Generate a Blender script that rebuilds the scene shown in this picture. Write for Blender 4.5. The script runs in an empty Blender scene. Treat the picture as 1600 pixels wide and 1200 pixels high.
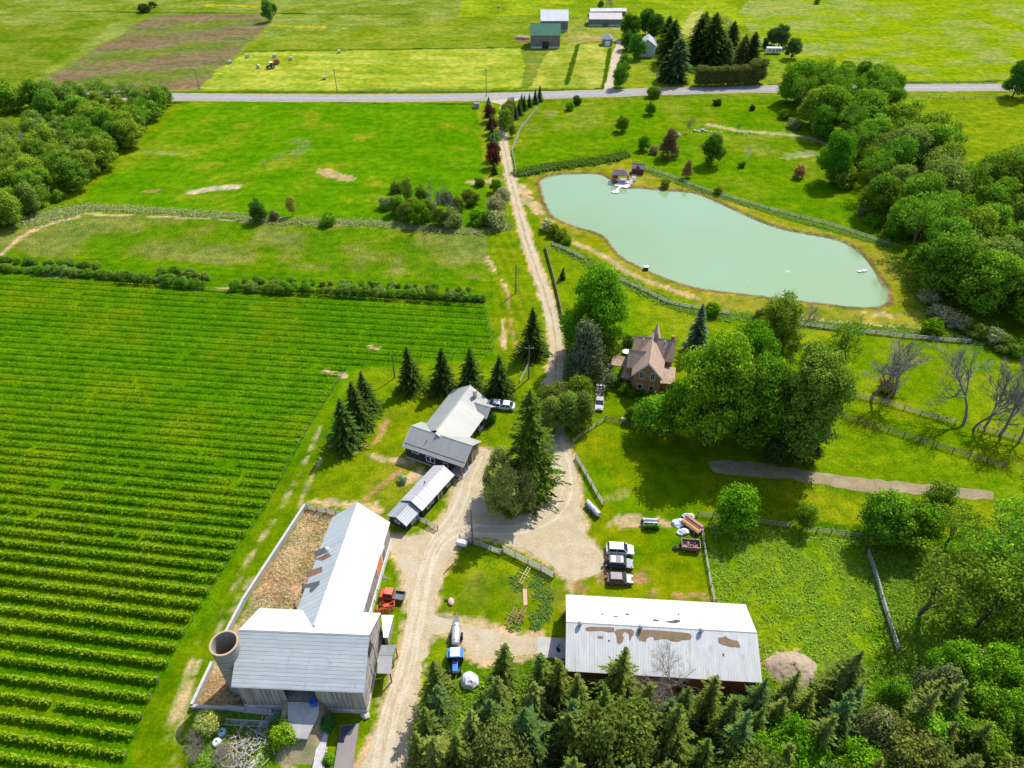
import bpy, math, random
import numpy as np
from mathutils import Vector, Matrix
from mathutils.geometry import tessellate_polygon
R = math.radians
random.seed(7); rng = np.random.default_rng(11)
sc = bpy.context.scene
# ---------------------------------------------------------------- camera, light, exposure
F = 1110.; P = R(40); CH = 98.8
cam = bpy.data.cameras.new('camera'); camo = bpy.data.objects.new('camera', cam)
sc.collection.objects.link(camo); camo.location = (0, 0, CH); camo.rotation_euler = (R(50), 0, 0)
cam.sensor_width = 36; cam.lens = 36 * F / 1600; cam.clip_end = 12000; cam.clip_start = 1
sc.camera = camo
SUN_AZ = math.atan2(.80, .60); SUN_EL = R(51)
w = bpy.data.worlds.new('World'); sc.world = w; w.use_nodes = True
nt = w.node_tree; sky = nt.nodes.new('ShaderNodeTexSky'); sky.sky_type = 'NISHITA'; sky.sun_disc = False
sky.sun_elevation = SUN_EL; sky.sun_rotation = math.pi/2 - SUN_AZ
nt.nodes['Background'].inputs[1].default_value = .15
nt.links.new(sky.outputs[0], nt.nodes['Background'].inputs[0])
sl = bpy.data.lights.new('sun', 'SUN'); sl.energy = 3.7; sl.angle = R(.5); sl.color = (1, .96, .88)
so = bpy.data.objects.new('sun', sl); sc.collection.objects.link(so)
sd = Vector((math.cos(SUN_AZ)*math.cos(SUN_EL), math.sin(SUN_AZ)*math.cos(SUN_EL), math.sin(SUN_EL)))
so.rotation_euler = sd.to_track_quat('Z', 'Y').to_euler(); so.location = (0, 0, 200)
sc.view_settings.view_transform = 'Standard'; sc.view_settings.look = 'None'
sc.view_settings.gamma = 1; sc.view_settings.exposure = .78
sc.cycles.max_bounces = 6; sc.cycles.diffuse_bounces = 3; sc.cycles.transparent_max_bounces = 4

# ---------------------------------------------------------------- helpers
def G(px, py, z=0.):
    u = px-800.; v = py-600.
    t = (CH-z)/(F*math.sin(P)+v*math.cos(P))
    return Vector((u*t, (F*math.cos(P)-v*math.sin(P))*t, z))
def GA(pts, z=0.): return np.array([G(x, y, z)[:2] for x, y in pts])
def link(o, parent=None):
    sc.collection.objects.link(o)
    if parent is not None: o.parent = parent
    return o
def tag(o, label=None, cat=None, group=None, kind=None):
    if label: o['label'] = label
    if cat: o['category'] = cat
    if group: o['group'] = group
    if kind: o['kind'] = kind
    return o
def root(name, label, cat, loc=(0, 0, 0), rz=0, group=None):
    o = bpy.data.objects.new(name, None); o.empty_display_size = .3; link(o)
    o.location = loc; o.rotation_euler = (0, 0, rz)
    return tag(o, label, cat, group)
def copy_tree(o, parent=None, label=None):
    c = o.copy(); link(c, parent)
    if label: c['label'] = label
    for ch in o.children: copy_tree(ch, c)
    return c

class MB:
    def __init__(s): s.v = []; s.f = []; s.m = []; s.M = Matrix.Identity(4)
    def at(s, loc=(0, 0, 0), rz=0, rx=0, ry=0):
        s.M = Matrix.Translation(loc) @ Matrix.Rotation(rz, 4, 'Z') @ Matrix.Rotation(ry, 4, 'Y') @ Matrix.Rotation(rx, 4, 'X'); return s
    def add(s, vs, fs, m=0):
        b = len(s.v); s.v += [tuple(s.M @ Vector(p)) for p in vs]
        s.f += [tuple(i+b for i in f) for f in fs]; s.m += [m]*len(fs); return s
    def box(s, x0, x1, y0, y1, z0, z1, m=0, tx=0, ty=0):
        # tx, ty shrink the top
        vs = [(x0, y0, z0), (x1, y0, z0), (x1, y1, z0), (x0, y1, z0), (x0+tx, y0+ty, z1), (x1-tx, y0+ty, z1), (x1-tx, y1-ty, z1), (x0+tx, y1-ty, z1)]
        return s.add(vs, [(0, 3, 2, 1), (4, 5, 6, 7), (0, 1, 5, 4), (1, 2, 6, 5), (2, 3, 7, 6), (3, 0, 4, 7)], m)
    def prism(s, prof, y0, y1, m=0, axis='y'):
        n = len(prof)
        if axis == 'y': vs = [(a, y0, b) for a, b in prof]+[(a, y1, b) for a, b in prof]
        elif axis == 'x': vs = [(y0, a, b) for a, b in prof]+[(y1, a, b) for a, b in prof]
        else: vs = [(a, b, y0) for a, b in prof]+[(a, b, y1) for a, b in prof]
        fs = [tuple(range(n)), tuple(range(2*n-1, n-1, -1))]+[(i, i+n, (i+1) % n+n, (i+1) % n) for i in range(n)]
        return s.add(vs, fs, m)
    def tube(s, p0, p1, r0, r1=None, n=6, m=0, cap=True):
        r1 = r0 if r1 is None else r1
        p0 = Vector(p0); p1 = Vector(p1); d = (p1-p0)
        if d.length < 1e-6: return s
        d.normalize(); a = d.orthogonal().normalized(); b = d.cross(a)
        vs = []
        for p, r in ((p0, r0), (p1, r1)):
            for i in range(n):
                t = 2*math.pi*i/n; vs.append(tuple(p+(a*math.cos(t)+b*math.sin(t))*r))
        fs = [(i, (i+1) % n, (i+1) % n+n, i+n) for i in range(n)]
        if cap: fs += [tuple(range(n-1, -1, -1)), tuple(range(n, 2*n))]
        return s.add(vs, fs, m)
    def sphere(s, c, r, n=10, k=6, m=0, sz=None, noise=0):
        rx, ry, rz_ = (r, r, r) if sz is None else sz
        vs = []; fs = []
        for j in range(k+1):
            ph = math.pi*j/k
            for i in range(n):
                t = 2*math.pi*i/n; q = 1+noise*random.uniform(-1, 1)
                vs.append((c[0]+rx*q*math.sin(ph)*math.cos(t), c[1]+ry*q*math.sin(ph)*math.sin(t), c[2]+rz_*q*math.cos(ph)))
        for j in range(k):
            for i in range(n): fs.append((j*n+i, (j+1)*n+i, (j+1)*n+(i+1) % n, j*n+(i+1) % n))
        return s.add(vs, fs, m)
    def build(s, name, mats, parent=None, smooth=False, bevel=0):
        me = bpy.data.meshes.new(name); me.from_pydata(s.v, [], s.f)
        if not isinstance(mats, (list, tuple)): mats = [mats]
        for m in mats: me.materials.append(m)
        me.polygons.foreach_set('material_index', s.m)
        if smooth: me.polygons.foreach_set('use_smooth', [True]*len(s.f))
        me.update(); o = link(bpy.data.objects.new(name, me), parent)
        if bevel:
            b = o.modifiers.new('bevel', 'BEVEL'); b.width = bevel; b.segments = 2; b.limit_method = 'ANGLE'
        return o

def N(nt, t, **kw):
    n = nt.nodes.new(t)
    for k, v in kw.items():
        if k.startswith('i_'): n.inputs[k[2:].replace('_', ' ')].default_value = v
        else: setattr(n, k, v)
    return n
def mixc(nt, fac, a, b, mode='MIX'):
    n = nt.nodes.new('ShaderNodeMix'); n.data_type = 'RGBA'; n.blend_type = mode
    for i, x in ((0, fac), (6, a), (7, b)):
        if hasattr(x, 'links') or isinstance(x, bpy.types.NodeSocket): nt.links.new(x, n.inputs[i])
        else: n.inputs[i].default_value = x if i == 0 else (x[0], x[1], x[2], 1)
    return n.outputs[2]
def ramp(nt, fac, a, b):
    n = nt.nodes.new('ShaderNodeMapRange'); n.inputs[1].default_value = a; n.inputs[2].default_value = b
    nt.links.new(fac, n.inputs[0]); return n.outputs[0]
def newmat(name):
    m = bpy.data.materials.new(name); m.use_nodes = True; nt = m.node_tree
    return m, nt, nt.nodes['Principled BSDF']
def noise(nt, co, scale, detail=4, rough=.6, sc3=None):
    if sc3:
        mp = nt.nodes.new('ShaderNodeMapping'); mp.inputs['Scale'].default_value = sc3; nt.links.new(co, mp.inputs[0]); co = mp.outputs[0]
    n = N(nt, 'ShaderNodeTexNoise'); n.inputs['Scale'].default_value = scale; n.inputs['Detail'].default_value = detail; n.inputs['Roughness'].default_value = rough
    nt.links.new(co, n.inputs['Vector']); return n.outputs[0]
def coords(nt, world=False):
    if world: return nt.nodes.new('ShaderNodeNewGeometry').outputs['Position']
    return nt.nodes.new('ShaderNodeTexCoord').outputs['Object']
_mc = {}
def pm(name, c1, c2=None, scale=2., rough=.85, metal=0., bump=0., sc3=None, lo=.35, hi=.65, world=False, spots=None):
    """procedural paint or material: two colours mixed by noise, optional spots (colour, scale, threshold)"""
    if name in _mc: return _mc[name]
    m, nt, b = newmat(name); co = coords(nt, world)
    c2 = c2 or tuple(x*.78 for x in c1)
    nz = noise(nt, co, scale, sc3=sc3); col = mixc(nt, ramp(nt, nz, lo, hi), c1, c2)
    if spots:
        n2 = noise(nt, co, spots[1], 5, .65); col = mixc(nt, ramp(nt, n2, spots[2], spots[2]+.04), col, spots[0])
    nt.links.new(col, b.inputs['Base Color']); b.inputs['Roughness'].default_value = rough; b.inputs['Metallic'].default_value = metal
    if bump:
        bp = nt.nodes.new('ShaderNodeBump'); bp.inputs['Strength'].default_value = bump; bp.inputs['Distance'].default_value = .1
        nt.links.new(nz, bp.inputs['Height']); nt.links.new(bp.outputs[0], b.inputs['Normal'])
    _mc[name] = m; return m
def metal_roof(name, c1, c2, rib=.9, stain=None, thr=.62, ax=0, rough=.55, contrast=.12, sscale=.25, sc3=(1, 1, 1)):
    """ribbed sheet roof: ribs repeat along one object axis, stains by noise"""
    m, nt, b = newmat(name); co = coords(nt)
    sep = nt.nodes.new('ShaderNodeSeparateXYZ'); nt.links.new(co, sep.inputs[0])
    mt = N(nt, 'ShaderNodeMath', operation='MULTIPLY'); nt.links.new(sep.outputs[ax], mt.inputs[0]); mt.inputs[1].default_value = 1/rib
    fr = N(nt, 'ShaderNodeMath', operation='FRACT'); nt.links.new(mt.outputs[0], fr.inputs[0])
    st = ramp(nt, fr.outputs[0], .86, .93)
    fl = N(nt, 'ShaderNodeMath', operation='FLOOR'); nt.links.new(mt.outputs[0], fl.inputs[0])
    wn = N(nt, 'ShaderNodeTexWhiteNoise', noise_dimensions='1D'); nt.links.new(fl.outputs[0], wn.inputs['W'])
    nz = noise(nt, co, 1.2, 5, .65, sc3=(.3, 1.4, 1) if ax == 1 else (1.4, .3, .3))
    col = mixc(nt, ramp(nt, nz, .3, .7), c1, c2)
    col = mixc(nt, contrast, col, wn.outputs[0], 'MULTIPLY')
    dk = mixc(nt, st, (1, 1, 1), (1-contrast*2.2,)*3); col = mixc(nt, 1., col, dk, 'MULTIPLY')
    if stain:
        n2 = noise(nt, co, sscale, 5, .7, sc3=sc3); col = mixc(nt, ramp(nt, n2, thr, thr+.02), col, stain)
    nt.links.new(col, b.inputs['Base Color']); b.inputs['Roughness'].default_value = rough; b.inputs['Metallic'].default_value = .15
    bp = nt.nodes.new('ShaderNodeBump'); bp.inputs['Strength'].default_value = .5; bp.inputs['Distance'].default_value = .04
    nt.links.new(st, bp.inputs['Height']); nt.links.new(bp.outputs[0], b.inputs['Normal'])
    return m
def board_mat(name, c1, c2, w=.25, ax=0, dark=.35, thr=.6):
    """weathered vertical boards running up the wall"""
    m, nt, b = newmat(name); co = coords(nt)
    mp = nt.nodes.new('ShaderNodeMapping'); mp.inputs['Scale'].default_value = (1/w, 1/w, .12); nt.links.new(co, mp.inputs[0])
    n1 = noise(nt, mp.outputs[0], .9, 3, .6); col = mixc(nt, ramp(nt, n1, .38, .62), c1, c2)
    n2 = noise(nt, mp.outputs[0], 1.6, 2, .5); col = mixc(nt, ramp(nt, n2, thr, thr+.08), col, tuple(x*dark for x in c2))
    nt.links.new(col, b.inputs['Base Color']); b.inputs['Roughness'].default_value = .9
    return m
def glass_mat():
    m, nt, b = newmat('window_glass'); b.inputs['Base Color'].default_value = (.03, .04, .045, 1); b.inputs['Roughness'].default_value = .08
    return m
def car_paint(name, c, rough=.38, metal=.0):
    m, nt, b = newmat(name); b.inputs['Base Color'].default_value = (*c, 1); b.inputs['Roughness'].default_value = rough
    b.inputs['Metallic'].default_value = metal; b.inputs['Coat Weight'].default_value = .12; b.inputs['Specular IOR Level'].default_value = .35
    co = coords(nt); nz = noise(nt, co, 3.); nt.links.new(mixc(nt, ramp(nt, nz, .3, .8), c, tuple(x*.88 for x in c)), b.inputs['Base Color'])
    return m
GLASS = glass_mat()
RUBBER = pm('tyre_rubber', (.02, .02, .022), scale=4)
STEEL = pm('bare_steel', (.45, .45, .46), (.3, .3, .31), rough=.4, metal=.6)
WHITE = pm('white_paint', (.78, .78, .76), (.66, .66, .64), scale=1.5)
GREYWOOD = pm('weathered_wood', (.36, .33, .29), (.22, .19, .16), scale=3, bump=.3)
BROWNWOOD = pm('old_brown_wood', (.20, .13, .085), (.12, .08, .055), scale=3)
CONC = pm('concrete', (.40, .38, .36), (.30, .29, .27), scale=.6, bump=.1)
DARK = pm('dark_void', (.025, .022, .02), scale=1)
TIMBER = pm('timber_orange', (.42, .22, .08), (.3, .15, .05), scale=2)

# 2-D value noise in numpy
_lat = rng.random((256, 256))
def vn(x, y, s, seed=0):
    x = np.asarray(x)/s+seed*17.3+1000; y = np.asarray(y)/s+seed*9.7+1000
    xi = np.floor(x).astype(int); yi = np.floor(y).astype(int); fx = x-xi; fy = y-yi
    fx = fx*fx*(3-2*fx); fy = fy*fy*(3-2*fy)
    a = _lat[xi % 256, yi % 256]; b = _lat[(xi+1) % 256, yi % 256]; c = _lat[xi % 256, (yi+1) % 256]; d = _lat[(xi+1) % 256, (yi+1) % 256]
    return (a*(1-fx)+b*fx)*(1-fy)+(c*(1-fx)+d*fx)*fy
def fbm(x, y, s, seed=0): return .55*vn(x, y, s, seed)+.3*vn(x, y, s/2.3, seed+1)+.15*vn(x, y, s/5.1, seed+2)
def inpoly(x, y, poly):
    r = np.zeros(x.shape, bool); n = len(poly)
    x0, y0 = poly.min(0); x1, y1 = poly.max(0)
    bb = (x >= x0) & (x <= x1) & (y >= y0) & (y <= y1)
    if not bb.any(): return r
    xs = x[bb]; ys = y[bb]; q = np.zeros(xs.shape, bool)
    for i in range(n):
        ax, ay = poly[i]; bx, by = poly[(i+1) % n]
        if ay == by: continue
        c = ((ay > ys) != (by > ys)) & (xs < (bx-ax)*(ys-ay)/(by-ay)+ax); q ^= c
    r[bb] = q; return r
def dline(x, y, pl, closed=False):
    d = np.full(x.shape, 1e9); n = len(pl)
    for i in range(n if closed else n-1):
        a = pl[i]; b = pl[(i+1) % n]; v = b-a; L = max((v*v).sum(), 1e-9)
        t = np.clip(((x-a[0])*v[0]+(y-a[1])*v[1])/L, 0, 1)
        d = np.minimum(d, np.hypot(x-a[0]-t*v[0], y-a[1]-t*v[1]))
    return d
def smooth_line(pl, step=2.):
    pl = np.array(pl, float); out = []
    for i in range(len(pl)-1):
        p0 = pl[max(i-1, 0)]; p1 = pl[i]; p2 = pl[i+1]; p3 = pl[min(i+2, len(pl)-1)]
        k = max(1, int(np.hypot(*(p2-p1))/step))
        for j in range(k):
            t = j/k; out.append(.5*((2*p1)+(-p0+p2)*t+(2*p0-5*p1+4*p2-p3)*t*t+(-p0+3*p1-3*p2+p3)*t**3))
    out.append(pl[-1]); return np.array(out)
def smooth_closed(pl, step=2.):
    pl = list(map(tuple, pl)); n = len(pl); o = smooth_line(pl[-2:]+pl+pl[:3], step)
    a = np.argmin(np.hypot(*(o[:len(o)//2]-np.array(pl[0])).T))
    b = len(o)//2+np.argmin(np.hypot(*(o[len(o)//2:]-np.array(pl[0])).T))
    return o[a:b]

def rgb(r, g, b, k=.60):
    """picture colour to a plausible reflectance"""
    f = lambda v: ((v/255+.055)/1.055)**2.4 if v > 10 else v/255/12.92
    return np.array([f(r), f(g), f(b)])*k
# ---------------------------------------------------------------- plan lines (world metres)
POND = smooth_closed(GA([(843, 284), (850, 278), (870, 272.5), (903, 270.5), (935, 271), (948, 276), (958, 283), (968, 292), (1000, 293.5), (1040, 297), (1080, 300), (1110, 310), (1145, 326), (1180, 342), (1215, 355), (1250, 363), (1290, 370), (1320, 379), (1343, 394), (1360, 413), (1374, 435), (1389, 462), (1384, 475), (1362, 480), (1330, 479), (1290, 474), (1230, 467), (1180, 461), (1140, 456), (1095, 450), (1060, 441), (1030, 430), (1003, 418), (975, 403), (958, 388), (945, 370), (930, 362), (905, 355), (883, 347), (865, 338), (855, 325), (846, 300)]), 1.5)
YARD = smooth_closed(GA([(880, 600), (873, 640), (878, 672), (891, 705), (901, 740), (907, 770), (912, 820), (925, 850), (945, 872), (944, 890), (912, 903), (888, 906), (868, 886), (830, 864), (790, 849), (762, 840), (735, 839), (718, 851), (702, 875), (692, 900), (680, 950), (672, 1000), (655, 1060), (644, 1110), (640, 1160), (630, 1240), (550, 1240), (567, 1185), (592, 1130), (610, 1080), (624, 1030), (634, 975), (633, 930), (628, 890), (618, 866), (602, 856), (604, 838), (640, 839), (668, 832), (690, 808), (704, 780), (712, 758), (724, 742), (742, 712), (752, 700), (768, 704), (758, 740), (752, 770), (765, 797), (790, 810), (825, 806), (850, 788), (866, 762), (860, 730), (850, 700), (846, 670), (850, 640), (856, 600)]), 1.2)
DRIVE = smooth_line(GA([(793, 157), (788, 175), (785, 200), (786, 220), (792, 250), (800, 288), (812, 335), (826, 385), (842, 430), (857, 475), (866, 515), (870, 555), (867, 590), (862, 625)]), 2)
DRIVEW = lambda y: np.interp(y, [90, 125, 150, 200, 300, 380], [4.4, 3.3, 2.8, 2.7, 2.8, 3.2])
SPUR = smooth_closed(GA([(664, 962), (700, 966), (735, 976), (780, 990), (842, 998), (842, 1019), (800, 1024), (765, 1032), (735, 1024), (722, 1006), (700, 990), (668, 988)]), 1.2)
ROAD = smooth_line(np.vstack([[(-900, 299)], GA([(0, 147.5), (150, 150), (300, 151.8), (450, 153), (600, 153.3), (700, 152.6), (760, 151.4), (850, 148.6), (950, 145.6), (1100, 141), (1230, 138.5), (1400, 137.2), (1600, 136.5)]), [(900, 322)]]), 6)
TRACK = smooth_closed(GA([(1107, 722), (1140, 719), (1190, 724), (1255, 733), (1330, 745), (1400, 752), (1470, 760), (1552, 769), (1550, 780), (1500, 778), (1430, 772), (1350, 768), (1280, 756), (1220, 747), (1160, 744), (1115, 737)]), 1.5)
STRAW = GA([(480, 793), (545, 806), (520, 850), (500, 900), (470, 960), (480, 1108), (303, 1104), (335, 1040), (350, 1010), (400, 920), (440, 855)])
vl = lambda pts: smooth_line(GA(pts), 3)
# vineyard boundary (picture positions of the row ends)
VEND = [(752, 466), (772, 552), (700, 560), (622, 566), (545, 571), (484, 665), (455, 720), (415, 794), (366, 862), (327, 927), (286, 995), (245, 1072), (227, 1110), (207, 1157), (196, 1190), (178, 1235)]
VPOLY = GA([(-150, 422), (0, 430), (300, 452), (752, 468), (775, 560), (700, 566), (560, 574), (500, 672), (470, 728), (430, 800), (380, 870), (340, 935), (300, 1000), (258, 1080), (222, 1170), (190, 1260), (-150, 1260)])

# ---------------------------------------------------------------- ground sheet
def axis(segs):
    out = []
    for a, b, s in segs: out += list(np.arange(a, b, s))
    return np.array(out+[segs[-1][1]])
far = [450, 520, 620, 780, 1000, 1400, 2000, 3000, 4500]
xs = np.concatenate([-np.array(far[::-1][:-1]), [-380], axis([(-330, -200, 2.4), (-200, -84, 1.2), (-84, 84, .62), (84, 200, 1.2), (200, 330, 2.4)]), [380], far[1:]])
xs = np.unique(np.round(xs, 3))
ys = np.concatenate([[-4000, -2000, -900, -400, -150, -60, -20, 10, 28], axis([(36, 132, .6), (132, 300, 1.0), (300, 500, 1.7)]), [520, 560, 640, 780, 1000, 1400, 2200, 3500, 5500]])
ys = np.unique(np.round(ys, 3))
X, Y = np.meshgrid(xs, ys); X = X.ravel(); Y = Y.ravel(); nx = len(xs); ny = len(ys)
Z = np.zeros_like(X)
WX = X+(fbm(X, Y, 9, 3)-.5)*2.4+(vn(X, Y, 1.7, 8)-.5)*.8; WY = Y+(fbm(X, Y, 9, 6)-.5)*2.4+(vn(X, Y, 1.7, 4)-.5)*.8
big = fbm(X, Y, 55, 1); mid = fbm(X, Y, 12, 2); sm = fbm(X, Y, 3.5, 5)
col = np.empty((len(X), 3)); rough = np.full(len(X), .4)
base = rgb(104, 152, 18); col[:] = base
def lerp(a, b, t): return a*(1-t[:, None])+b*t[:, None]
ss = lambda v, a, b: np.clip((v-a)/(b-a), 0, 1)**2*(3-2*np.clip((v-a)/(b-a), 0, 1))
def zone(pts, c1, c2=None, f=None, r=None, warp=1., world=False):
    pl = np.array(pts) if world else GA(pts)
    wx = X+(WX-X)*warp; wy = Y+(WY-Y)*warp
    m = inpoly(wx, wy, pl)
    if not m.any(): return m
    a = np.broadcast_to(c1, (m.sum(), 3))
    if c2 is not None:
        t = (mid if f is None else f)[m]; a = lerp(a, np.asarray(c2), t)
    col[m] = a
    if r is not None: rough[m] = r
    return m
stripe = lambda ang, s, seed=0: .5+.5*np.sin((X*math.cos(ang)+Y*math.sin(ang)+(mid-.5)*1.0)*2*math.pi/s)
# far land
zone([(-400, -40), (2000, -40), (2000, 160), (-400, 160)], rgb(132, 160, 52), rgb(98, 146, 30), ss(mid*.5+big*.5, .35, .65), .5)
zone([(-300, -20), (740, -20), (735, 25), (640, 40), (390, 62), (350, 95), (318, 140), (-300, 146)], rgb(138, 160, 74), rgb(104, 146, 46), ss(mid, .3, .7), .5)
zone([(-300, 60), (190, 28), (45, 128), (-10, 142), (-300, 140)], rgb(118, 150, 50), rgb(88, 138, 30), ss(mid, .3, .7), .5)
m = zone([(48, 132), (96, 108), (240, 22), (420, 22), (418, 40), (395, 62), (352, 100), (312, 139), (170, 143), (60, 141)], rgb(134, 118, 88), rgb(104, 138, 52), ss(.30*stripe(-1.15, 42)+.45*mid+.25*sm, .36, .72)*.9, .3)
zone([(385, 82), (600, 79), (812, 75), (820, 100), (815, 137), (700, 140), (500, 141), (314, 140), (338, 110)], rgb(172, 186, 70), rgb(136, 170, 44), ss(.2*stripe(1.5, 10)+.8*mid, .3, .75), .3)
zone([(722, -20), (1180, -20), (1230, 60), (980, 30), (880, 22), (718, 26)], rgb(140, 176, 40), rgb(110, 156, 30), ss(mid, .3, .7), .4)
zone([(855, 72), (952, 66), (958, 85), (944, 138), (826, 138), (840, 100)], rgb(178, 184, 78), rgb(144, 166, 52), ss(.22*stripe(.12, 11)+.78*mid, .3, .72), .3)
zone([(812, 75), (845, 70), (858, 76), (828, 137), (812, 138), (824, 100)], rgb(98, 142, 40), rgb(124, 150, 70), mid, .5)
zone([(885, 35), (975, 35), (960, 60), (890, 70)], rgb(140, 160, 66), rgb(176, 166, 100), ss(mid, .4, .7), .4)
zone([(1080, 20), (1100, 12), (1085, 60), (1060, 50)], rgb(178, 182, 90))
zone([(980, 100), (1120, 105), (1080, 137), (965, 138)], rgb(124, 158, 32), rgb(146, 162, 50), mid, .2)
zone([(1190, -20), (2000, -20), (2000, 134), (1240, 132), (1190, 80), (1150, 20)], rgb(126, 170, 22), rgb(146, 166, 84), ss(mid*.6+big*.4, .42, .7), .5)
for pl in (vl([(110, 18), (418, 21), (640, 22)]), vl([(380, 80), (812, 74)]), vl([(0, 142), (300, 144), (700, 144), (940, 139)]), vl([(0, 160), (400, 161), (740, 163)]), vl([(1200, 133), (1560, 127)]), vl([(953, 75), (943, 137)]), vl([(903, 70), (885, 131)])):
    d = dline(X, Y, pl); m = d < .7+.7*mid; col[m] = rgb(64, 108, 24); rough[m] = .8
# near-side fields
zone([(290, 158), (748, 163), (756, 285), (790, 355), (600, 352), (350, 338), (108, 322), (160, 280), (255, 195)], rgb(84, 152, 12), rgb(122, 160, 40), ss(mid*.6+big*.4, .5, .72), .55)
zone([(745, 163), (770, 163), (776, 285), (758, 290)], rgb(134, 158, 34), rgb(112, 150, 24), stripe(0, 2.4), .2)
zone([(770, 355), (800, 340), (815, 420), (830, 500), (840, 590), (800, 610), (780, 560), (768, 450)], rgb(122, 150, 22), rgb(98, 146, 14), ss(.5*stripe(.25, 2.6)+.5*mid, .3, .7), .25)
zone([(-200, 372), (60, 352), (130, 334), (330, 341), (560, 353), (758, 366), (768, 437), (560, 428), (300, 410), (120, 402), (-200, 398)], rgb(126, 146, 64), rgb(88, 148, 20), ss(mid*.5+big*.5, .48, .6), .9)
zone([(-200, 400), (120, 403), (300, 411), (560, 429), (768, 438), (764, 470), (560, 466), (300, 452), (-200, 424)], rgb(70, 138, 8), rgb(96, 148, 18), stripe(1.46, 2.6), .5)
zone([(0, 0)]*3, base) if False else None
m = inpoly(X, Y, VPOLY); col[m] = lerp(np.broadcast_to(rgb(72, 138, 6), (m.sum(), 3)), rgb(98, 152, 14), ss(mid*.7+sm*.3, .35, .7)[m]); rough[m] = .45
zone([(-150, 422), (0, 430), (300, 452), (752, 468), (775, 560), (560, 574), (500, 655), (-150, 560)], rgb(70, 140, 8), rgb(96, 150, 16), ss(mid*.7+sm*.3, .4, .75), .4)
zone([(800, 165), (1235, 150), (1250, 215), (1330, 290), (1370, 380), (1230, 345), (1085, 295), (985, 250), (805, 270)], rgb(92, 152, 14), rgb(128, 158, 52), ss(mid*.5+big*.5, .5, .7), .8)
zone([(800, 165), (880, 160), (860, 200), (815, 225)], rgb(146, 158, 78), rgb(100, 150, 24), ss(mid, .3, .6), .8)
zone([(1395, 152), (2000, 152), (2000, 330), (1560, 268), (1400, 205)], rgb(128, 162, 26), rgb(112, 154, 26), mid, .6)
# right meadows, paddock, lawns
zone([(965, 440), (1100, 488), (1600, 545), (1800, 570), (1800, 760), (1290, 720), (1280, 600), (960, 540)], rgb(98, 152, 12), rgb(126, 160, 30), ss(mid, .4, .7), .5)
zone([(1296, 652), (1560, 732), (1800, 760), (1800, 790), (1550, 765), (1280, 725)], rgb(88, 152, 10), rgb(112, 158, 22), stripe(1.2, 2.2)*.5+mid*.5, .6)
zone([(1110, 745), (1280, 758), (1500, 782), (1700, 800), (1700, 880), (1440, 850), (1240, 822), (1100, 805)], rgb(136, 158, 20), rgb(104, 148, 20), ss(mid, .3, .7), .5)
zone([(1108, 812), (1240, 826), (1360, 845), (1450, 860), (1450, 1010), (1300, 1060), (1190, 1060), (1170, 950), (1116, 945)], rgb(122, 174, 36), rgb(92, 156, 18), ss(sm*.5+mid*.5, .4, .7), 1.)
zone([(880, 650), (985, 660), (1108, 720), (1108, 940), (905, 930), (900, 700)], rgb(90, 146, 8), rgb(124, 150, 14), ss(mid*.6+big*.4, .4, .65), .2)
zone([(880, 560), (1060, 560), (1050, 700), (885, 660)], rgb(96, 150, 10), rgb(118, 152, 18), mid, .2)
zone([(640, 610), (480, 760), (600, 830), (630, 780), (760, 640), (700, 600)], rgb(106, 148, 16), rgb(128, 146, 30), ss(mid, .4, .7), .3)
zone([(560, 595), (600, 640), (500, 760), (430, 860), (330, 1010), (280, 1130), (260, 1240), (190, 1240), (225, 1120), (290, 1000), (370, 870), (455, 730), (520, 640)], rgb(98, 142, 10), rgb(76, 136, 8), mid, .3)
zone([(690, 870), (880, 920), (890, 960), (840, 1000), (760, 990), (680, 965), (685, 900)], rgb(104, 146, 14), rgb(132, 142, 40), ss(mid*.5+sm*.5, .5, .66), .25)
zone([(1190, 800), (1600, 850), (1700, 1240), (640, 1240), (700, 1000), (1180, 1070), (1440, 1010), (1450, 870)], rgb(88, 150, 20), rgb(66, 120, 16), mid, .9)
# sun-dried bank round the pond
dp = dline(X, Y, POND, True); ip = inpoly(X, Y, POND)
ring = GA([(818, 283), (850, 262), (900, 258), (985, 248), (1000, 268), (1085, 292), (1235, 346), (1390, 385), (1440, 440), (1480, 505), (1440, 520), (1250, 502), (1100, 478), (1000, 440), (905, 385), (870, 372), (845, 345), (825, 310)])
m = inpoly(WX, WY, ring); t = ss(mid*.6+sm*.4, .3, .75)[m]
col[m] = lerp(np.broadcast_to(rgb(134, 146, 14), (m.sum(), 3)), rgb(160, 156, 58), t); rough[m] = .2
m = (dp < .9+.6*vn(X, Y, 2, 3)) & ~ip; col[m] = rgb(128, 108, 66)
m = ip; col[m] = rgb(150, 160, 120)
Z[ip] = -1.3*ss(dp[ip], 0, 2.2); 
m = ~ip & (dp < 1.2); Z[m] = -.10*(1-dp[m]/1.2)
# straw yard
m = inpoly(WX*.3+X*.7, WY*.3+Y*.7, STRAW); col[m] = lerp(np.broadcast_to(rgb(210, 184, 136), (m.sum(), 3)), rgb(172, 148, 100), ss(sm*.8+mid*.2, .42, .62)[m]); rough[m] = 1.; strawm = m
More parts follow.
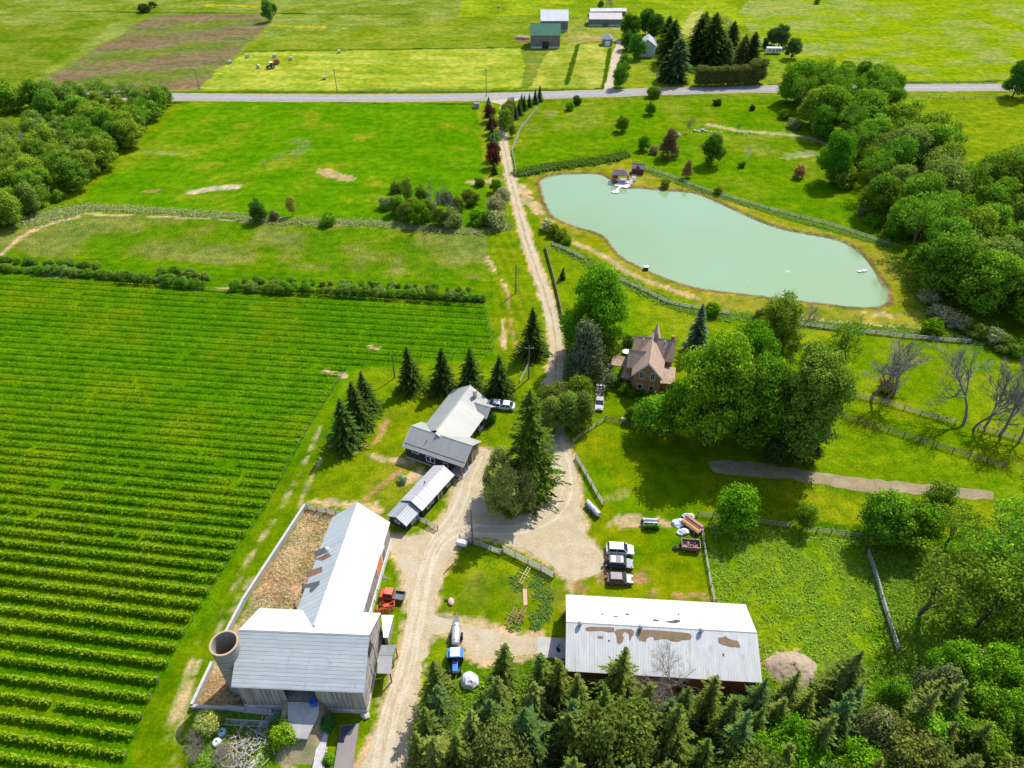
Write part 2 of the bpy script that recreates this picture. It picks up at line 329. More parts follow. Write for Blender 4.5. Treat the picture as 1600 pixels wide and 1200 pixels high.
# worn soil beside the gravel, tracks and patches
DIRT = rgb(206, 182, 138); DIRT2 = rgb(178, 146, 96)
def worn(d, wdt, dens=.5, c=DIRT):
    t = ss(1-d/wdt, 0, .8)*dens+(fbm(X, Y, 2.2, 7)-.5)*1.1+(vn(X, Y, .8, 12)-.5)*.55
    m = (d < wdt*1.3) & (t > .30); k = ss(t, .30, .5)[m]; col[m] = lerp(col[m], c, k); rough[m] = .3
near = (np.abs(X) < 60) & (Y < 140)
dy = np.where(near, 0, 1e9); dy[near] = dline(X[near], Y[near], YARD, True); worn(dy, 1.15, .68)
worn(dline(X, Y, DRIVE)-1.3, 1.1, .7)
worn(dline(X, Y, SPUR, True), 1.8, .8)
for pts in ([(500, 668), (470, 735), (435, 800), (385, 880), (345, 960), (308, 1010), (285, 1080), (262, 1150), (257, 1240)], [(520, 690), (485, 745), (470, 790)], [(395, 900), (355, 965), (318, 1012), (296, 1080), (277, 1150), (275, 1240)]):
    d = dline(X, Y, vl(pts)); f_ = fbm(X, Y, 5, 21); m = d < .62; k = np.clip((1-d[m]/.62)*1.5, 0, 1)*ss(f_[m]+(vn(X, Y, 1.1, 3)[m]-.5)*.5, .3, .62)*.85; col[m] = lerp(col[m], DIRT, k)
for pts, wd, de, c in [
    ([(484, 786), (520, 785), (560, 790), (600, 800)], 1.5, .5, DIRT), ([(558, 702), (600, 718), (640, 722), (660, 740)], 1.3, .55, DIRT),
    ([(570, 780), (600, 755), (640, 725)], .8, .85, DIRT2), ([(608, 645), (590, 690), (565, 700)], 1.1, .5, DIRT2),
    ([(634, 755), (655, 735), (660, 752)], 2., .6, DIRT),
    ([(0, 398), (35, 370), (70, 352), (125, 338)], 1.3, .95, DIRT), ([(125, 334), (330, 342), (420, 348), (560, 352)], .7, .75, DIRT),
    ([(60, 428), (110, 432)], 1., .9, DIRT), ([(300, 449), (365, 452)], .9, .7, DIRT),
    ([(795, 455), (800, 520), (822, 570)], .5, .65, DIRT2), ([(786, 500), (788, 545)], .8, .9, DIRT), ([(760, 400), (795, 460)], .8, .4, DIRT),
    ([(810, 290), (822, 305), (842, 330)], 3.4, .75, DIRT), ([(870, 385), (905, 405)], 1.5, .4, DIRT2),
    ([(893, 378), (940, 398), (980, 425), (1020, 442), (1090, 466)], 1.5, .72, rgb(196, 172, 128)),
    ([(1200, 498), (1290, 503), (1400, 515), (1450, 518)], 1.6, .8, rgb(206, 192, 152)), ([(1350, 490), (1410, 492)], 1.2, .5, DIRT),
    ([(935, 590), (945, 560), (955, 575)], .5, .0, DIRT),
    ([(975, 815), (1000, 812)], 2.2, .85, DIRT), ([(1030, 815), (1045, 820)], 1.2, .7, DIRT), ([(950, 780), (975, 770)], 1.8, .55, rgb(140, 158, 70)),
    ([(1020, 925), (1110, 935)], 1.4, .45, DIRT2), ([(905, 915), (960, 900), (1000, 905)], 2.2, .5, DIRT2), ([(888, 905), (892, 935)], .8, .7, DIRT),
    ([(1195, 1035), (1240, 1030)], 2.5, .5, DIRT2), ([(410, 1150), (405, 1240)], 1., .9, DIRT), ([(450, 1150), (445, 1240)], 1.3, .95, DIRT),
    ([(305, 1000), (305, 1000)], .5, 0, DIRT), ([(510, 580), (540, 588)], 1., .8, DIRT), ([(590, 545), (576, 541)], .8, .95, DIRT),
    ([(505, 268), (545, 280)], 3.2, .95, rgb(190, 168, 120)), ([(305, 300), (345, 293), (368, 292)], 2.6, 1., rgb(206, 190, 160)), ([(220, 300), (250, 297)], 2., .6, DIRT2),
    ([(735, 285), (780, 282)], 2.6, .9, rgb(170, 165, 110)), ([(1110, 195), (1160, 205), (1250, 212), (1290, 225)], 2.2, .8, rgb(176, 176, 120)),
    ([(1225, 245), (1270, 240)], 4., .6, rgb(156, 166, 110)), ([(880, 60), (960, 62)], 2.2, .6, DIRT2), ([(808, 62), (830, 66)], 5., .8, rgb(150, 120, 84)),
    ([(425, 40), (540, 44)], 3., .5, rgb(206, 186, 30)), ([(320, 8), (400, 10)], 4., .5, rgb(190, 180, 40)),
    ([(225, 237), (300, 243)], 2.5, .3, rgb(140, 168, 100)), ([(420, 250), (470, 235), (470, 220)], 5, .45, rgb(110, 152, 90)),
    ([(1505, 252), (1560, 262)], 4., .4, DIRT2)]:
    if de > 0: worn(dline(X, Y, vl(pts)), wd, de, c)
# ponded clumps of pale weeds in the two rough fields
me = bpy.data.meshes.new('ground')
idx = np.arange(nx*ny).reshape(ny, nx)
quads = np.stack([idx[:-1, :-1], idx[:-1, 1:], idx[1:, 1:], idx[1:, :-1]], -1).reshape(-1, 4)
me.vertices.add(len(X)); me.vertices.foreach_set('co', np.stack([X, Y, Z], 1).ravel())
me.loops.add(quads.size); me.loops.foreach_set('vertex_index', quads.ravel())
me.polygons.add(len(quads)); me.polygons.foreach_set('loop_start', np.arange(0, quads.size, 4)); me.polygons.foreach_set('use_smooth', np.ones(len(quads), bool))
gr_ = np.clip((col[:, 1]/np.maximum(col[:, 0], 1e-4)-1.15)/.9, 0, 1)[:, None]; col = col*(1-gr_)+col*np.array([1.27, .92, .55])*gr_
at = me.color_attributes.new('Zone', 'FLOAT_COLOR', 'POINT')
at.data.foreach_set('color', np.concatenate([np.clip(col, 0, 1), rough[:, None]], 1).ravel().astype(np.float32))
me.update()
gm, nt, b = newmat('meadow_ground'); co = coords(nt, True)
ca = N(nt, 'ShaderNodeVertexColor', layer_name='Zone')
n1 = noise(nt, co, .045, 4, .6); n2 = noise(nt, co, .35, 5, .65); n3 = noise(nt, co, 2.1, 4, .7); n4 = noise(nt, co, .12, 3, .5, sc3=(.5, 1.1, 1))
c = mixc(nt, ramp(nt, n1, .38, .62), ca.outputs[0], (1.0, .96, .9), 'MULTIPLY')
c = mixc(nt, 1., c, mixc(nt, ramp(nt, n4, .35, .65), (.80, .9, .78), (1.24, 1.1, 1.2)), 'MULTIPLY')
c = mixc(nt, 1., c, mixc(nt, ramp(nt, n2, .36, .64), (.66, .78, .66), (1.36, 1.2, 1.22)), 'MULTIPLY')
d = mixc(nt, ramp(nt, n3, .36, .64), (.5, .56, .5), (1.42, 1.36, 1.5))
c3 = mixc(nt, 1., c, d, 'MULTIPLY'); c4 = mixc(nt, ramp(nt, n3, .34, .66), (.84,)*3, (1.16,)*3); c4 = mixc(nt, 1., c, c4, 'MULTIPLY')
c = mixc(nt, ca.outputs[1], c4, c3)
nt.links.new(c, b.inputs['Base Color']); b.inputs['Roughness'].default_value = .95; b.inputs['Specular IOR Level'].default_value = 0.
bp = nt.nodes.new('ShaderNodeBump'); bp.inputs['Distance'].default_value = .5
nt.links.new(ramp(nt, ca.outputs[1], -.3, 1.3), bp.inputs['Strength']); nt.links.new(n3, bp.inputs['Height']); nt.links.new(bp.outputs[0], b.inputs['Normal'])
me.materials.append(gm); ground = tag(link(bpy.data.objects.new('ground', me)), kind='structure')

def sheet(name, poly, m, z, kind='structure', jit=.25):
    p = np.array(poly); n = len(p)
    if jit:
        q = np.roll(p, -1, 0)-np.roll(p, 1, 0); nn = np.stack([q[:, 1], -q[:, 0]], 1)/np.maximum(np.hypot(*q.T), 1e-6)[:, None]
        p = p+nn*((rng.random(n)-.5)*2*jit)[:, None]
    v3 = [Vector((a, b_, 0)) for a, b_ in p]; tri = tessellate_polygon([v3])
    me = bpy.data.meshes.new(name); me.from_pydata([(a, b_, z) for a, b_ in p], [], [tuple(t) for t in tri]); me.update()
    for f in me.polygons:
        if f.normal.z < 0: f.flip()
    me.materials.append(m); o = link(bpy.data.objects.new(name, me)); 
    if kind: o['kind'] = kind
    return o
def ribbon(name, pl, wd, m, z, jit=0., offs=0.):
    pl = np.array(pl); d = np.gradient(pl, axis=0); nn = np.stack([-d[:, 1], d[:, 0]], 1)/np.hypot(*d.T)[:, None]
    wv = wd(pl[:, 1]) if callable(wd) else np.full(len(pl), wd)
    j = (rng.random((2, len(pl)))-.5)*2*jit
    L = pl+nn*(offs+wv/2+j[0])[:, None]; Q = pl+nn*(offs-wv/2+j[1])[:, None]
    vs = [(a, b_, z) for a, b_ in L]+[(a, b_, z) for a, b_ in Q]; n = len(pl)
    me = bpy.data.meshes.new(name); me.from_pydata(vs, [], [(i+n, i+n+1, i+1, i) for i in range(n-1)]); me.update(); me.materials.append(m)
    return tag(link(bpy.data.objects.new(name, me)), kind='structure')
def gravel(name, c1, c2, spot):
    m, nt, b = newmat(name); co = coords(nt, True)
    a = noise(nt, co, .5, 5, .65); f = noise(nt, co, 3.5, 4, .75); e = noise(nt, co, .16, 3, .5)
    c = mixc(nt, ramp(nt, a, .35, .65), c1, c2); c = mixc(nt, 1., c, mixc(nt, ramp(nt, f, .3, .7), (.70,)*3, (1.24,)*3), 'MULTIPLY')
    c = mixc(nt, ramp(nt, e, .55, .75), c, spot)
    nt.links.new(c, b.inputs['Base Color']); b.inputs['Roughness'].default_value = .95
    bp = nt.nodes.new('ShaderNodeBump'); bp.inputs['Strength'].default_value = .6; bp.inputs['Distance'].default_value = .12
    nt.links.new(f, bp.inputs['Height']); nt.links.new(bp.outputs[0], b.inputs['Normal']); return m
GRAV = gravel('pale_gravel', rgb(220, 200, 164), rgb(200, 180, 142), rgb(212, 200, 176))
ASPH = gravel('grey_asphalt', rgb(178, 172, 176), rgb(160, 156, 160), rgb(172, 168, 170))
SHOU = gravel('gravel_shoulder', rgb(196, 180, 142), rgb(168, 158, 110), rgb(150, 156, 88))
MUD = gravel('trodden_earth', rgb(180, 158, 120), rgb(154, 134, 100), rgb(200, 184, 150))
sheet('gravel_yard', YARD, GRAV, .012, jit=.4)
ribbon('driveway', DRIVE, DRIVEW, GRAV, .018, jit=.22)
sheet('gravel_path', SPUR, GRAV, .014, jit=.3)
sheet('dirt_track', TRACK, MUD, .012, jit=.3)
TRK = gravel('compacted_track', rgb(232, 216, 186), rgb(214, 196, 162), rgb(222, 208, 180)); MIDT = gravel('lane_middle', rgb(196, 174, 130), rgb(174, 156, 104), rgb(150, 150, 80))
ribbon('lane_middle', DRIVE, .45, MIDT, .024, jit=.22)
lane = smooth_line(GA([(858, 640), (872, 690), (884, 735), (884, 775), (862, 808), (820, 826), (770, 828), (725, 828), (690, 846), (668, 890), (655, 960), (638, 1040), (612, 1120), (592, 1240)]), 1.5)
lane2 = smooth_line(GA([(748, 712), (732, 745), (722, 780), (705, 812), (680, 845), (664, 890), (650, 960), (632, 1040), (606, 1120), (586, 1240)]), 1.5)
for l_ in (lane, lane2):
    for o_ in (-.8, .8): ribbon('wheel_track', l_, .5, TRK, .02 if l_ is lane else .016, jit=.16, offs=o_)
ribbon('road_shoulder', ROAD, 9.6, SHOU, .02, jit=.3)
ribbon('road', ROAD, 7.0, ASPH, .05)
ribbon('road_marking', ROAD, .22, pm('road_line_paint', (.62, .52, .16), world=True), .07)
jn = GA([(757, 156.5), (772, 156), (800, 154.5), (815, 154), (797, 162), (790, 170), (784, 164)]); sheet('driveway_mouth', jn, GRAV, .03, jit=0)
fd = smooth_line(GA([(950, 146), (953, 132), (958, 115), (962, 95), (966, 78), (970, 66), (960, 62)]), 3); ribbon('farm_driveway', fd, 4.2, GRAV, .034, jit=.4)
ribbon('house_path', smooth_line(GA([(934, 620), (938, 600), (945, 583), (952, 570), (965, 566)]), 1), 1.2, pm('paving_stone', tuple(rgb(214, 190, 160)), tuple(rgb(190, 168, 140)), scale=1.5, world=True), .02, jit=.1)
sheet('concrete_apron', GA([(838, 995), (885, 997), (885, 1029), (840, 1027)]), CONC, .03, jit=0)
0 and sheet('concrete_ramp', GA([(457, 1090), (499, 1095), (500, 1104), (492, 1112), (493, 1120), (486, 1129), (474, 1127), (460, 1130), (457, 1118), (462, 1105)]), CONC, .03, jit=.05)
# water
m, nt, b = newmat('milky_green_water'); co = coords(nt, True)
a = noise(nt, co, .03, 3, .5); c = mixc(nt, ramp(nt, a, .35, .65), tuple(rgb(166, 200, 152, .5)), tuple(rgb(162, 193, 136, .5)))
f = noise(nt, co, .16, 5, .7); g2 = noise(nt, co, .045, 2, .5)
mu = N(nt, 'ShaderNodeMath', operation='MULTIPLY'); nt.links.new(ramp(nt, f, .64, .70), mu.inputs[0]); nt.links.new(ramp(nt, g2, .56, .64), mu.inputs[1])
c = mixc(nt, mu.outputs[0], c, tuple(rgb(196, 218, 176)))
nt.links.new(c, b.inputs['Base Color']); b.inputs['Roughness'].default_value = .06; b.inputs['Specular IOR Level'].default_value = .5
wv = noise(nt, co, 1.3, 3, .5); bp = nt.nodes.new('ShaderNodeBump'); bp.inputs['Strength'].default_value = .3; bp.inputs['Distance'].default_value = .06
nt.links.new(wv, bp.inputs['Height']); nt.links.new(bp.outputs[0], b.inputs['Normal'])
cen = POND.mean(0); sheet('pond_water', POND, m, -.22, jit=0)

# ---------------------------------------------------------------- foliage
def leaf_mat(name, lo=.62, hi=1.4, yel=(1.5, 1.18, .7), trans=.32, tint=None, growth_lit=None):
    m = bpy.data.materials.new(name); m.use_nodes = True; nt = m.node_tree; nt.nodes.clear()
    out = nt.nodes.new('ShaderNodeOutputMaterial'); oi = nt.nodes.new('ShaderNodeObjectInfo'); ge = nt.nodes.new('ShaderNodeNewGeometry')
    rnd = ge.outputs['Random Per Island']
    v = mixc(nt, rnd, (lo, lo, lo*.9), (hi, hi, hi)); c = mixc(nt, 1., oi.outputs['Color'], v, 'MULTIPLY')
    wn = N(nt, 'ShaderNodeMath', operation='MULTIPLY'); wn.inputs[1].default_value = 7.31; nt.links.new(rnd, wn.inputs[0])
    fr = N(nt, 'ShaderNodeMath', operation='FRACT'); nt.links.new(wn.outputs[0], fr.inputs[0])
    c = mixc(nt, ramp(nt, fr.outputs[0], .55, 1.), c, mixc(nt, 1., c, yel, 'MULTIPLY'))
    if growth_lit:
        an = N(nt, 'ShaderNodeAttribute', attribute_name='tint'); c = mixc(nt, an.outputs['Fac'], c, mixc(nt, 1., c, growth_lit, 'MULTIPLY'))  # yellow new growth on spruces, sunlight painted into the colour on clumped crowns
    if tint:
        co = nt.nodes.new('ShaderNodeTexCoord').outputs['Object']; sp = nt.nodes.new('ShaderNodeSeparateXYZ'); nt.links.new(co, sp.inputs[0])
        c = mixc(nt, ramp(nt, sp.outputs[2], tint[0], tint[1]), c, tint[2])
    df = nt.nodes.new('ShaderNodeBsdfDiffuse'); tr = nt.nodes.new('ShaderNodeBsdfTranslucent'); mx = nt.nodes.new('ShaderNodeMixShader')
    nt.links.new(c, df.inputs[0]); nt.links.new(mixc(nt, 1., c, (1.25, 1.2, .6), 'MULTIPLY'), tr.inputs[0]); mx.inputs[0].default_value = trans
    nt.links.new(df.outputs[0], mx.inputs[1]); nt.links.new(tr.outputs[0], mx.inputs[2]); nt.links.new(mx.outputs[0], out.inputs[0])
    return m
LEAF = leaf_mat('broadleaf_foliage', .7, 1.3, (1.3, 1.12, .8), .34, growth_lit=(2.2, 1.8, 1.2)); NEED = leaf_mat('needle_foliage', .7, 1.3, (1.3, 1.15, .8), .15, growth_lit=(2.1, 1.9, 1.2)); NEED2 = leaf_mat('soft_needle_foliage', .75, 1.25, (1.25, 1.12, .85), .25, growth_lit=(1.5, 1.38, 1.05)); GRASS = leaf_mat('grass_blades', .8, 1.25, (1.3, 1.12, .8), .4)
def bark(name, c):
    return pm(name, c, tuple(x*.6 for x in c), scale=5, rough=.95, bump=.3)
BARK = bark('grey_brown_bark', (.13, .10, .08)); DEADB = bark('bleached_bark', (.26, .225, .19)); BIRCH = bark('pale_bark', (.30, .26, .22))
def unit(v): return v/np.maximum(np.linalg.norm(v, axis=1, keepdims=True), 1e-9)
def leaves(name, C, Nn, S, asp=.6, mat=None, parent=None, along=None, growth_lit_v=None):
    n = len(C); Nn = unit(Nn); r = rng.normal(size=(n, 3)) if along is None else along
    a = unit(np.cross(Nn, r)) if along is None else unit(r-Nn*(r*Nn).sum(1, keepdims=True)); b = np.cross(Nn, a)
    S = np.asarray(S)[:, None] if np.ndim(S) else S
    fold = Nn*(S*.25)
    V = np.stack([C+a*S, C+b*S*asp-fold, C-a*S, C-b*S*asp-fold], 1).reshape(-1, 3)
    me = bpy.data.meshes.new(name); me.vertices.add(4*n); me.vertices.foreach_set('co', V.ravel().astype(np.float32))
    me.loops.add(4*n); me.loops.foreach_set('vertex_index', np.arange(4*n)); me.polygons.add(n); me.polygons.foreach_set('loop_start', np.arange(0, 4*n, 4))
    if growth_lit_v is not None: me.attributes.new('tint', 'FLOAT', 'FACE').data.foreach_set('value', np.asarray(growth_lit_v, np.float32))
    me.update(); me.materials.append(mat or LEAF)
    if parent == 'mesh': return me
    return link(bpy.data.objects.new(name, me), parent)
def sphere_pts(n):
    return unit(rng.normal(size=(n, 3)))
def crown_mesh(H, Rr, nb=18, leaf=.26, dens=1., base=.22, prof='round', br=(.34, .52), up=.35, mat=None, sparse=0, cl=.8):
    """clumped crown: leaf sprays gathered in tufts over many lobes inside an egg-shaped envelope"""
    cz = H*(base+1)/2; rz = H*(1-base)/2; B = []
    for i in range(nb):
        t = (i+.5)/nb; z = -1+2*t; z = z*.84+.06*rng.normal(); ang = i*2.39996+rng.normal()*.35
        if prof == 'round': rr = math.sqrt(max(0, 1-z*z))*.68
        elif prof == 'cone': rr = (1-(z+1)/2)**.8*.72
        elif prof == 'column': rr = .5*math.sqrt(max(0, 1-z**4))
        elif prof == 'egg': rr = math.sqrt(max(0, 1-z*z))*(.82-.28*z)*.8
        else: rr = (.35+.65*math.sqrt(max(0, 1-z*z)))*.62
        rr *= rng.uniform(.7, 1.22); s = rng.uniform(*br)*Rr*(1 if prof != 'cone' else (1.15-.55*t))
        B.append((rr*Rr*math.cos(ang), rr*Rr*math.sin(ang), cz+z*rz*.86, s))
    for k in range(max(2, nb//6)): B.append((rng.normal()*.12*Rr, rng.normal()*.12*Rr, cz+rng.uniform(-.4, .75)*rz, .5*Rr*rng.uniform(.8, 1)*(br[1]/.45)))
    B = np.array(B); Cs = []; Ds = []; Ts = []
    for x, y, z, s in B:
        n = max(5, int(4*math.pi*s*s*(1-sparse)/(cl*cl*.50))); d = sphere_pts(n); rad = s*(.72+.42*rng.random(n)); p = np.stack([d[:, 0], d[:, 1], d[:, 2]*.82], 1)*rad[:, None]+[x, y, z]
        k = np.ones(n, bool)
        for x2, y2, z2, s2 in B:
            if (x2, y2, z2) != (x, y, z): k &= np.hypot(np.hypot(p[:, 0]-x2, p[:, 1]-y2), (p[:, 2]-z2)/.82) > .6*s2
        Cs.append(p[k]); Ds.append(d[k])
    P_ = np.vstack(Cs); D = np.vstack(Ds); m = max(6, int(dens*.42*cl*cl/(leaf*leaf))); n = len(P_)
    lit_v = np.repeat(rng.random(n)**2.5*(.35+.65*np.clip(D[:, 2]+.6, 0, 1)), m); P_ = np.repeat(P_, m, 0); D = np.repeat(D, m, 0)  # tufts facing up get paler leaves, a sunlit look put into the colour
    o = rng.normal(size=P_.shape)*np.array([.44, .44, .26])*cl; C = P_+o; k = C[:, 2] > .05; C = C[k]; D = D[k]; o = o[k]; lit_v = lit_v[k]; n = len(C)
    Nn = D*.5+o/cl*.8+rng.normal(size=(n, 3))*.42+[0, 0, up]
    return leaves('crown', C, Nn, leaf*rng.uniform(.65, 1.3, n), .55, mat, 'mesh', growth_lit_v=lit_v), B
def trunk_mesh(H, r, B=None, mat=None, top=.7, bend=.03, limbs=8):
    mb = MB(); p = Vector((0, 0, -.15)); k = 6; pts = [p]
    for i in range(1, k+1): pts.append(Vector((rng.normal()*bend*H*i/k, rng.normal()*bend*H*i/k, H*top*i/k)))
    for i in range(k): mb.tube(pts[i], pts[i+1], r*(1-.75*i/k), r*(1-.75*(i+1)/k), 6, cap=False)
    if B is not None:
        for b_ in B[rng.permutation(len(B))[:limbs]]:
            j = int(rng.integers(1, k)); q = pts[j]; e = Vector(b_[:3]); mid_ = q.lerp(e, .5)+Vector((0, 0, .06*H))
            rr = r*(1-.75*j/k)*.55; mb.tube(q, mid_, rr, rr*.6, 5, cap=False); mb.tube(mid_, e, rr*.6, rr*.2, 5, cap=False)
    o = mb.build('trunk', mat or BARK, smooth=True); me = o.data; bpy.data.objects.remove(o); return me
def spruce_mesh(H, Rr, dz=.46, nbr=9, leaf=.24, base=.04, droop=.28, pw=.85, ragged=.3):
    C = []; A = []; Nn = []; TV = []; z = H*base
    while z < H*.985:
        t = z/H; rad = Rr*(1-t)**pw*rng.uniform(1-ragged, 1+ragged*.6)+.08; nb = max(4, int(nbr*(.45+.75*(1-t))))
        a0 = rng.random()*6.28
        for i in range(nb):
            a = a0+6.283*i/nb+rng.normal()*.18; L = rad*rng.uniform(.7, 1.12); dirv = np.array([math.cos(a), math.sin(a), 0]); side = np.array([-math.sin(a), math.cos(a), 0])
            m_ = max(2, int(L/(leaf*.85)))
            for j in range(m_):
                s = (j+.7)/m_; wdt = .26*L*(1-s)+.05
                zz = z+L*(.12*s-droop*s*s)+rng.normal()*.05
                for q in (-1, 1) if s < .85 else (0,):
                    pos = dirv*L*s+side*q*wdt*rng.uniform(.3, 1); C.append((pos[0], pos[1], zz)); TV.append(max(0, s-.45)*1.5*rng.random()); al = dirv+side*q*.8+np.array([0, 0, -.25]); A.append(al)
                    Nn.append((dirv[0]*.25+rng.normal()*.25, dirv[1]*.25+rng.normal()*.25, 1))
        z += dz*(1.1-.45*t)*rng.uniform(.8, 1.2)
    TV.append(.5); C.append((0, 0, H)); A.append((0, 0, 1)); Nn.append((1, 0, 0)); C = np.array(C); n = len(C)
    return leaves('crown', C, np.array(Nn), leaf*rng.uniform(.75, 1.3, n), .5, NEED, 'mesh', along=np.array(A, float), growth_lit_v=TV)
def dead_mesh(H, r, mat, lev=4, spread=.55, name='trunk', kids=3, seedlen=.33):
    mb = MB()
    def grow(p, d, L, rr, lv):
        q = p
        for i in range(3):
            d = (d+Vector(rng.normal(size=3)*.12)).normalized(); q2 = q+d*L/3; mb.tube(q, q2, rr*(1-.15*i), rr*(1-.15*(i+1)), 5 if lv > 1 else 3, cap=False); q = q2
            if lv > 0 and i > 0:
                for _ in range(kids-1 if lv < lev else 1):
                    n = (d+Vector(rng.normal(size=3))*spread+Vector((0, 0, .3))).normalized(); grow(q, n, L*rng.uniform(.5, .75), rr*.5, lv-1)
        if lv > 0:
            for _ in range(kids-1):
                n = (d+Vector(rng.normal(size=3))*spread*.7+Vector((0, 0, .3))).normalized(); grow(q, n, L*rng.uniform(.6, .85), rr*.55, lv-1)
    grow(Vector((0, 0, -.1)), Vector((0, 0, 1)), H*seedlen*1.1, r, lev)
    o = mb.build(name, mat, smooth=True); me = o.data; bpy.data.objects.remove(o); return me
KIND = {}
def reg(k, H, cm, tm): KIND.setdefault(k, []).append((H, cm, tm))
for i in range(2): c_, B_ = crown_mesh(25, 9.6, 44, .32, 1., .06, 'egg', br=(.15, .30), cl=1.2); reg('huge', 25, c_, trunk_mesh(25, .6, B_))
for i in range(4): c_, B_ = crown_mesh(15, 5.6, 34, .27, 1., .08, 'egg', br=(.18, .36), cl=.95); reg('big', 15, c_, trunk_mesh(15, .36, B_))
for i in range(4): c_, B_ = crown_mesh(9, 3.7, 22, .21, 1., .06, 'egg', br=(.2, .4), cl=.75); reg('mid', 9, c_, trunk_mesh(9, .22, B_))
for i in range(2): c_, B_ = crown_mesh(9, 2.6, 15, .2, .8, .12, 'round', sparse=.35, cl=.7); reg('loose', 9, c_, trunk_mesh(9, .18, B_))
for i in range(3): c_, B_ = crown_mesh(12, 4.8, 26, .2, .6, .36, 'round', br=(.12, .24), sparse=.5, cl=.85); reg('open', 12, c_, trunk_mesh(12, .26, B_, limbs=20, bend=.05))
for i in range(3): c_, B_ = crown_mesh(2.4, 1.4, 9, .13, 1., .0, cl=.42); reg('bush', 2.4, c_, trunk_mesh(2.4, .06, B_, top=.4, limbs=3))
for i in range(3): c_, B_ = crown_mesh(9, 3.3, 26, .17, 1.1, .03, 'cone', br=(.24, .4), up=.5, mat=NEED2, cl=.7); reg('pine', 9, c_, trunk_mesh(9, .22))
for i in range(1): c_, B_ = crown_mesh(26, 8.4, 64, .30, 1., .06, 'cone', br=(.14, .28), up=.6, mat=NEED2, cl=1.1); reg('whitepine', 26, c_, trunk_mesh(26, .45, B_))
for i in range(1): c_, B_ = crown_mesh(26, 7.8, 60, .30, .9, .06, 'wide', br=(.12, .26), up=.6, mat=NEED2, cl=1.1); reg('whitepine', 26, c_, trunk_mesh(26, .45, B_))
for i in range(3): c_, B_ = crown_mesh(11, 3.3, 24, .18, 1.1, .03, 'egg', br=(.22, .4), up=.5, mat=NEED2, cl=.75); reg('roundpine', 11, c_, trunk_mesh(11, .25))
for i in range(1): c_, B_ = crown_mesh(7, 1.5, 16, .15, 1.1, .0, 'column', br=(.5, .7), up=.3, mat=NEED2, cl=.5); reg('cedar', 7, c_, trunk_mesh(7, .15))
for i in range(2): reg('broadspruce', 19, spruce_mesh(19, 4.8, dz=.6, nbr=12, leaf=.42, droop=.3, ragged=.3, pw=.48), trunk_mesh(19, .3, top=.9, bend=.003))
for i in range(5): reg('wildspruce', 13, spruce_mesh(13, 3.9, dz=.62, nbr=8, leaf=.27, droop=.18+.1*rng.random(), pw=.68+.15*rng.random(), ragged=.45), trunk_mesh(13, .2, top=.95, bend=.006))
for i in range(3): reg('spruce', 12, spruce_mesh(12, 3.9, leaf=.27), trunk_mesh(12, .2, top=.95, bend=.003))
for i in range(2): reg('slim', 12, spruce_mesh(12, 2.7, droop=.4, nbr=9, ragged=.3), trunk_mesh(12, .17, top=.95, bend=.003))
for i in range(2): reg('bigspruce', 19, spruce_mesh(19, 5.6, dz=.62, nbr=11, leaf=.34, droop=.16, ragged=.5, pw=.6), trunk_mesh(19, .35, top=.95, bend=.003))
for i in range(2): reg('youngspruce', 4, spruce_mesh(4, 1.3, dz=.24, nbr=8, leaf=.18), trunk_mesh(4, .07, top=.9, bend=.003))
for i in range(3): reg('dead', 12, None, dead_mesh(12, .26, DEADB, lev=4))
reg('twiggy', 9, dead_mesh(9, .12, pm('fine_twigs', (.27, .21, .18), (.19, .15, .12)), lev=5, spread=.75, name='crown', kids=3, seedlen=.26), trunk_mesh(9, .13))
C_SPR = (.036, .068, .013); C_SPRY = (.12, .15, .025); C_MAP = (.08, .20, .008); C_DEC = (.10, .19, .018); C_YEL = (.135, .20, .02)
C_BLUE = (.055, .095, .06); C_OLV = (.095, .155, .022); C_PINE = (.115, .165, .028); C_RED = (.05, .014, .018); C_BRN = (.13, .075, .04); C_GRY = (.11, .12, .085)
BASEC = (C_SPR, C_SPRY, C_MAP, C_DEC, C_YEL, C_BLUE, C_OLV, C_PINE, C_RED, C_BRN, C_GRY)
NAMES = dict(roundpine='pine_tree', broadspruce='spruce_tree', huge='maple_tree', wildspruce='spruce_tree', whitepine='pine_tree', big='maple_tree', mid='leafy_tree', loose='young_tree', open='tall_leafy_tree', bush='bush', pine='pine_tree', cedar='cedar_tree', spruce='spruce_tree', slim='spruce_tree', bigspruce='spruce_tree', youngspruce='young_spruce', dead='dead_tree', twiggy='bare_tree')
CATS = dict(roundpine='tree', broadspruce='spruce', huge='tree', wildspruce='spruce', whitepine='tree', big='tree', mid='tree', loose='tree', open='tree', bush='bush', pine='tree', cedar='tree', spruce='spruce', slim='spruce', bigspruce='spruce', youngspruce='spruce', dead='dead tree', twiggy='bare tree')
def tree(kind, loc, H, colr, label, group=None, wid=1., var=None, name=None, cat=None, lean=0.):
    vs = KIND[kind]; k = int(rng.integers(len(vs))) if var is None else var; H0, cm, tm = vs[k]; s = H/H0
    o = root(name or NAMES[kind], label, cat or CATS[kind], loc, rng.random()*6.28, group); o.rotation_euler.x = rng.normal()*.025; o.rotation_euler.y = rng.normal()*.025; o.scale = (s*wid, s*wid, s)
    if lean: o.rotation_euler = (0, lean, rng.uniform(-.3, .3) if lean > .2 else 0)
    q = rng.uniform(.86, 1.14)
    t = link(bpy.data.objects.new('trunk', tm), o)
    if cm:
        c = link(bpy.data.objects.new('crown', cm), o); kb = 1.1 if colr in BASEC else 1.85; c.color = (colr[0]*kb*q*rng.uniform(.92, 1.1), colr[1]*kb*q, colr[2]*kb*q, 1)
    return o
def T(kind, px, py, H, colr, label, group=None, wid=1., **kw): return tree(kind, G(px, py), H, colr, label, group, wid, **kw)
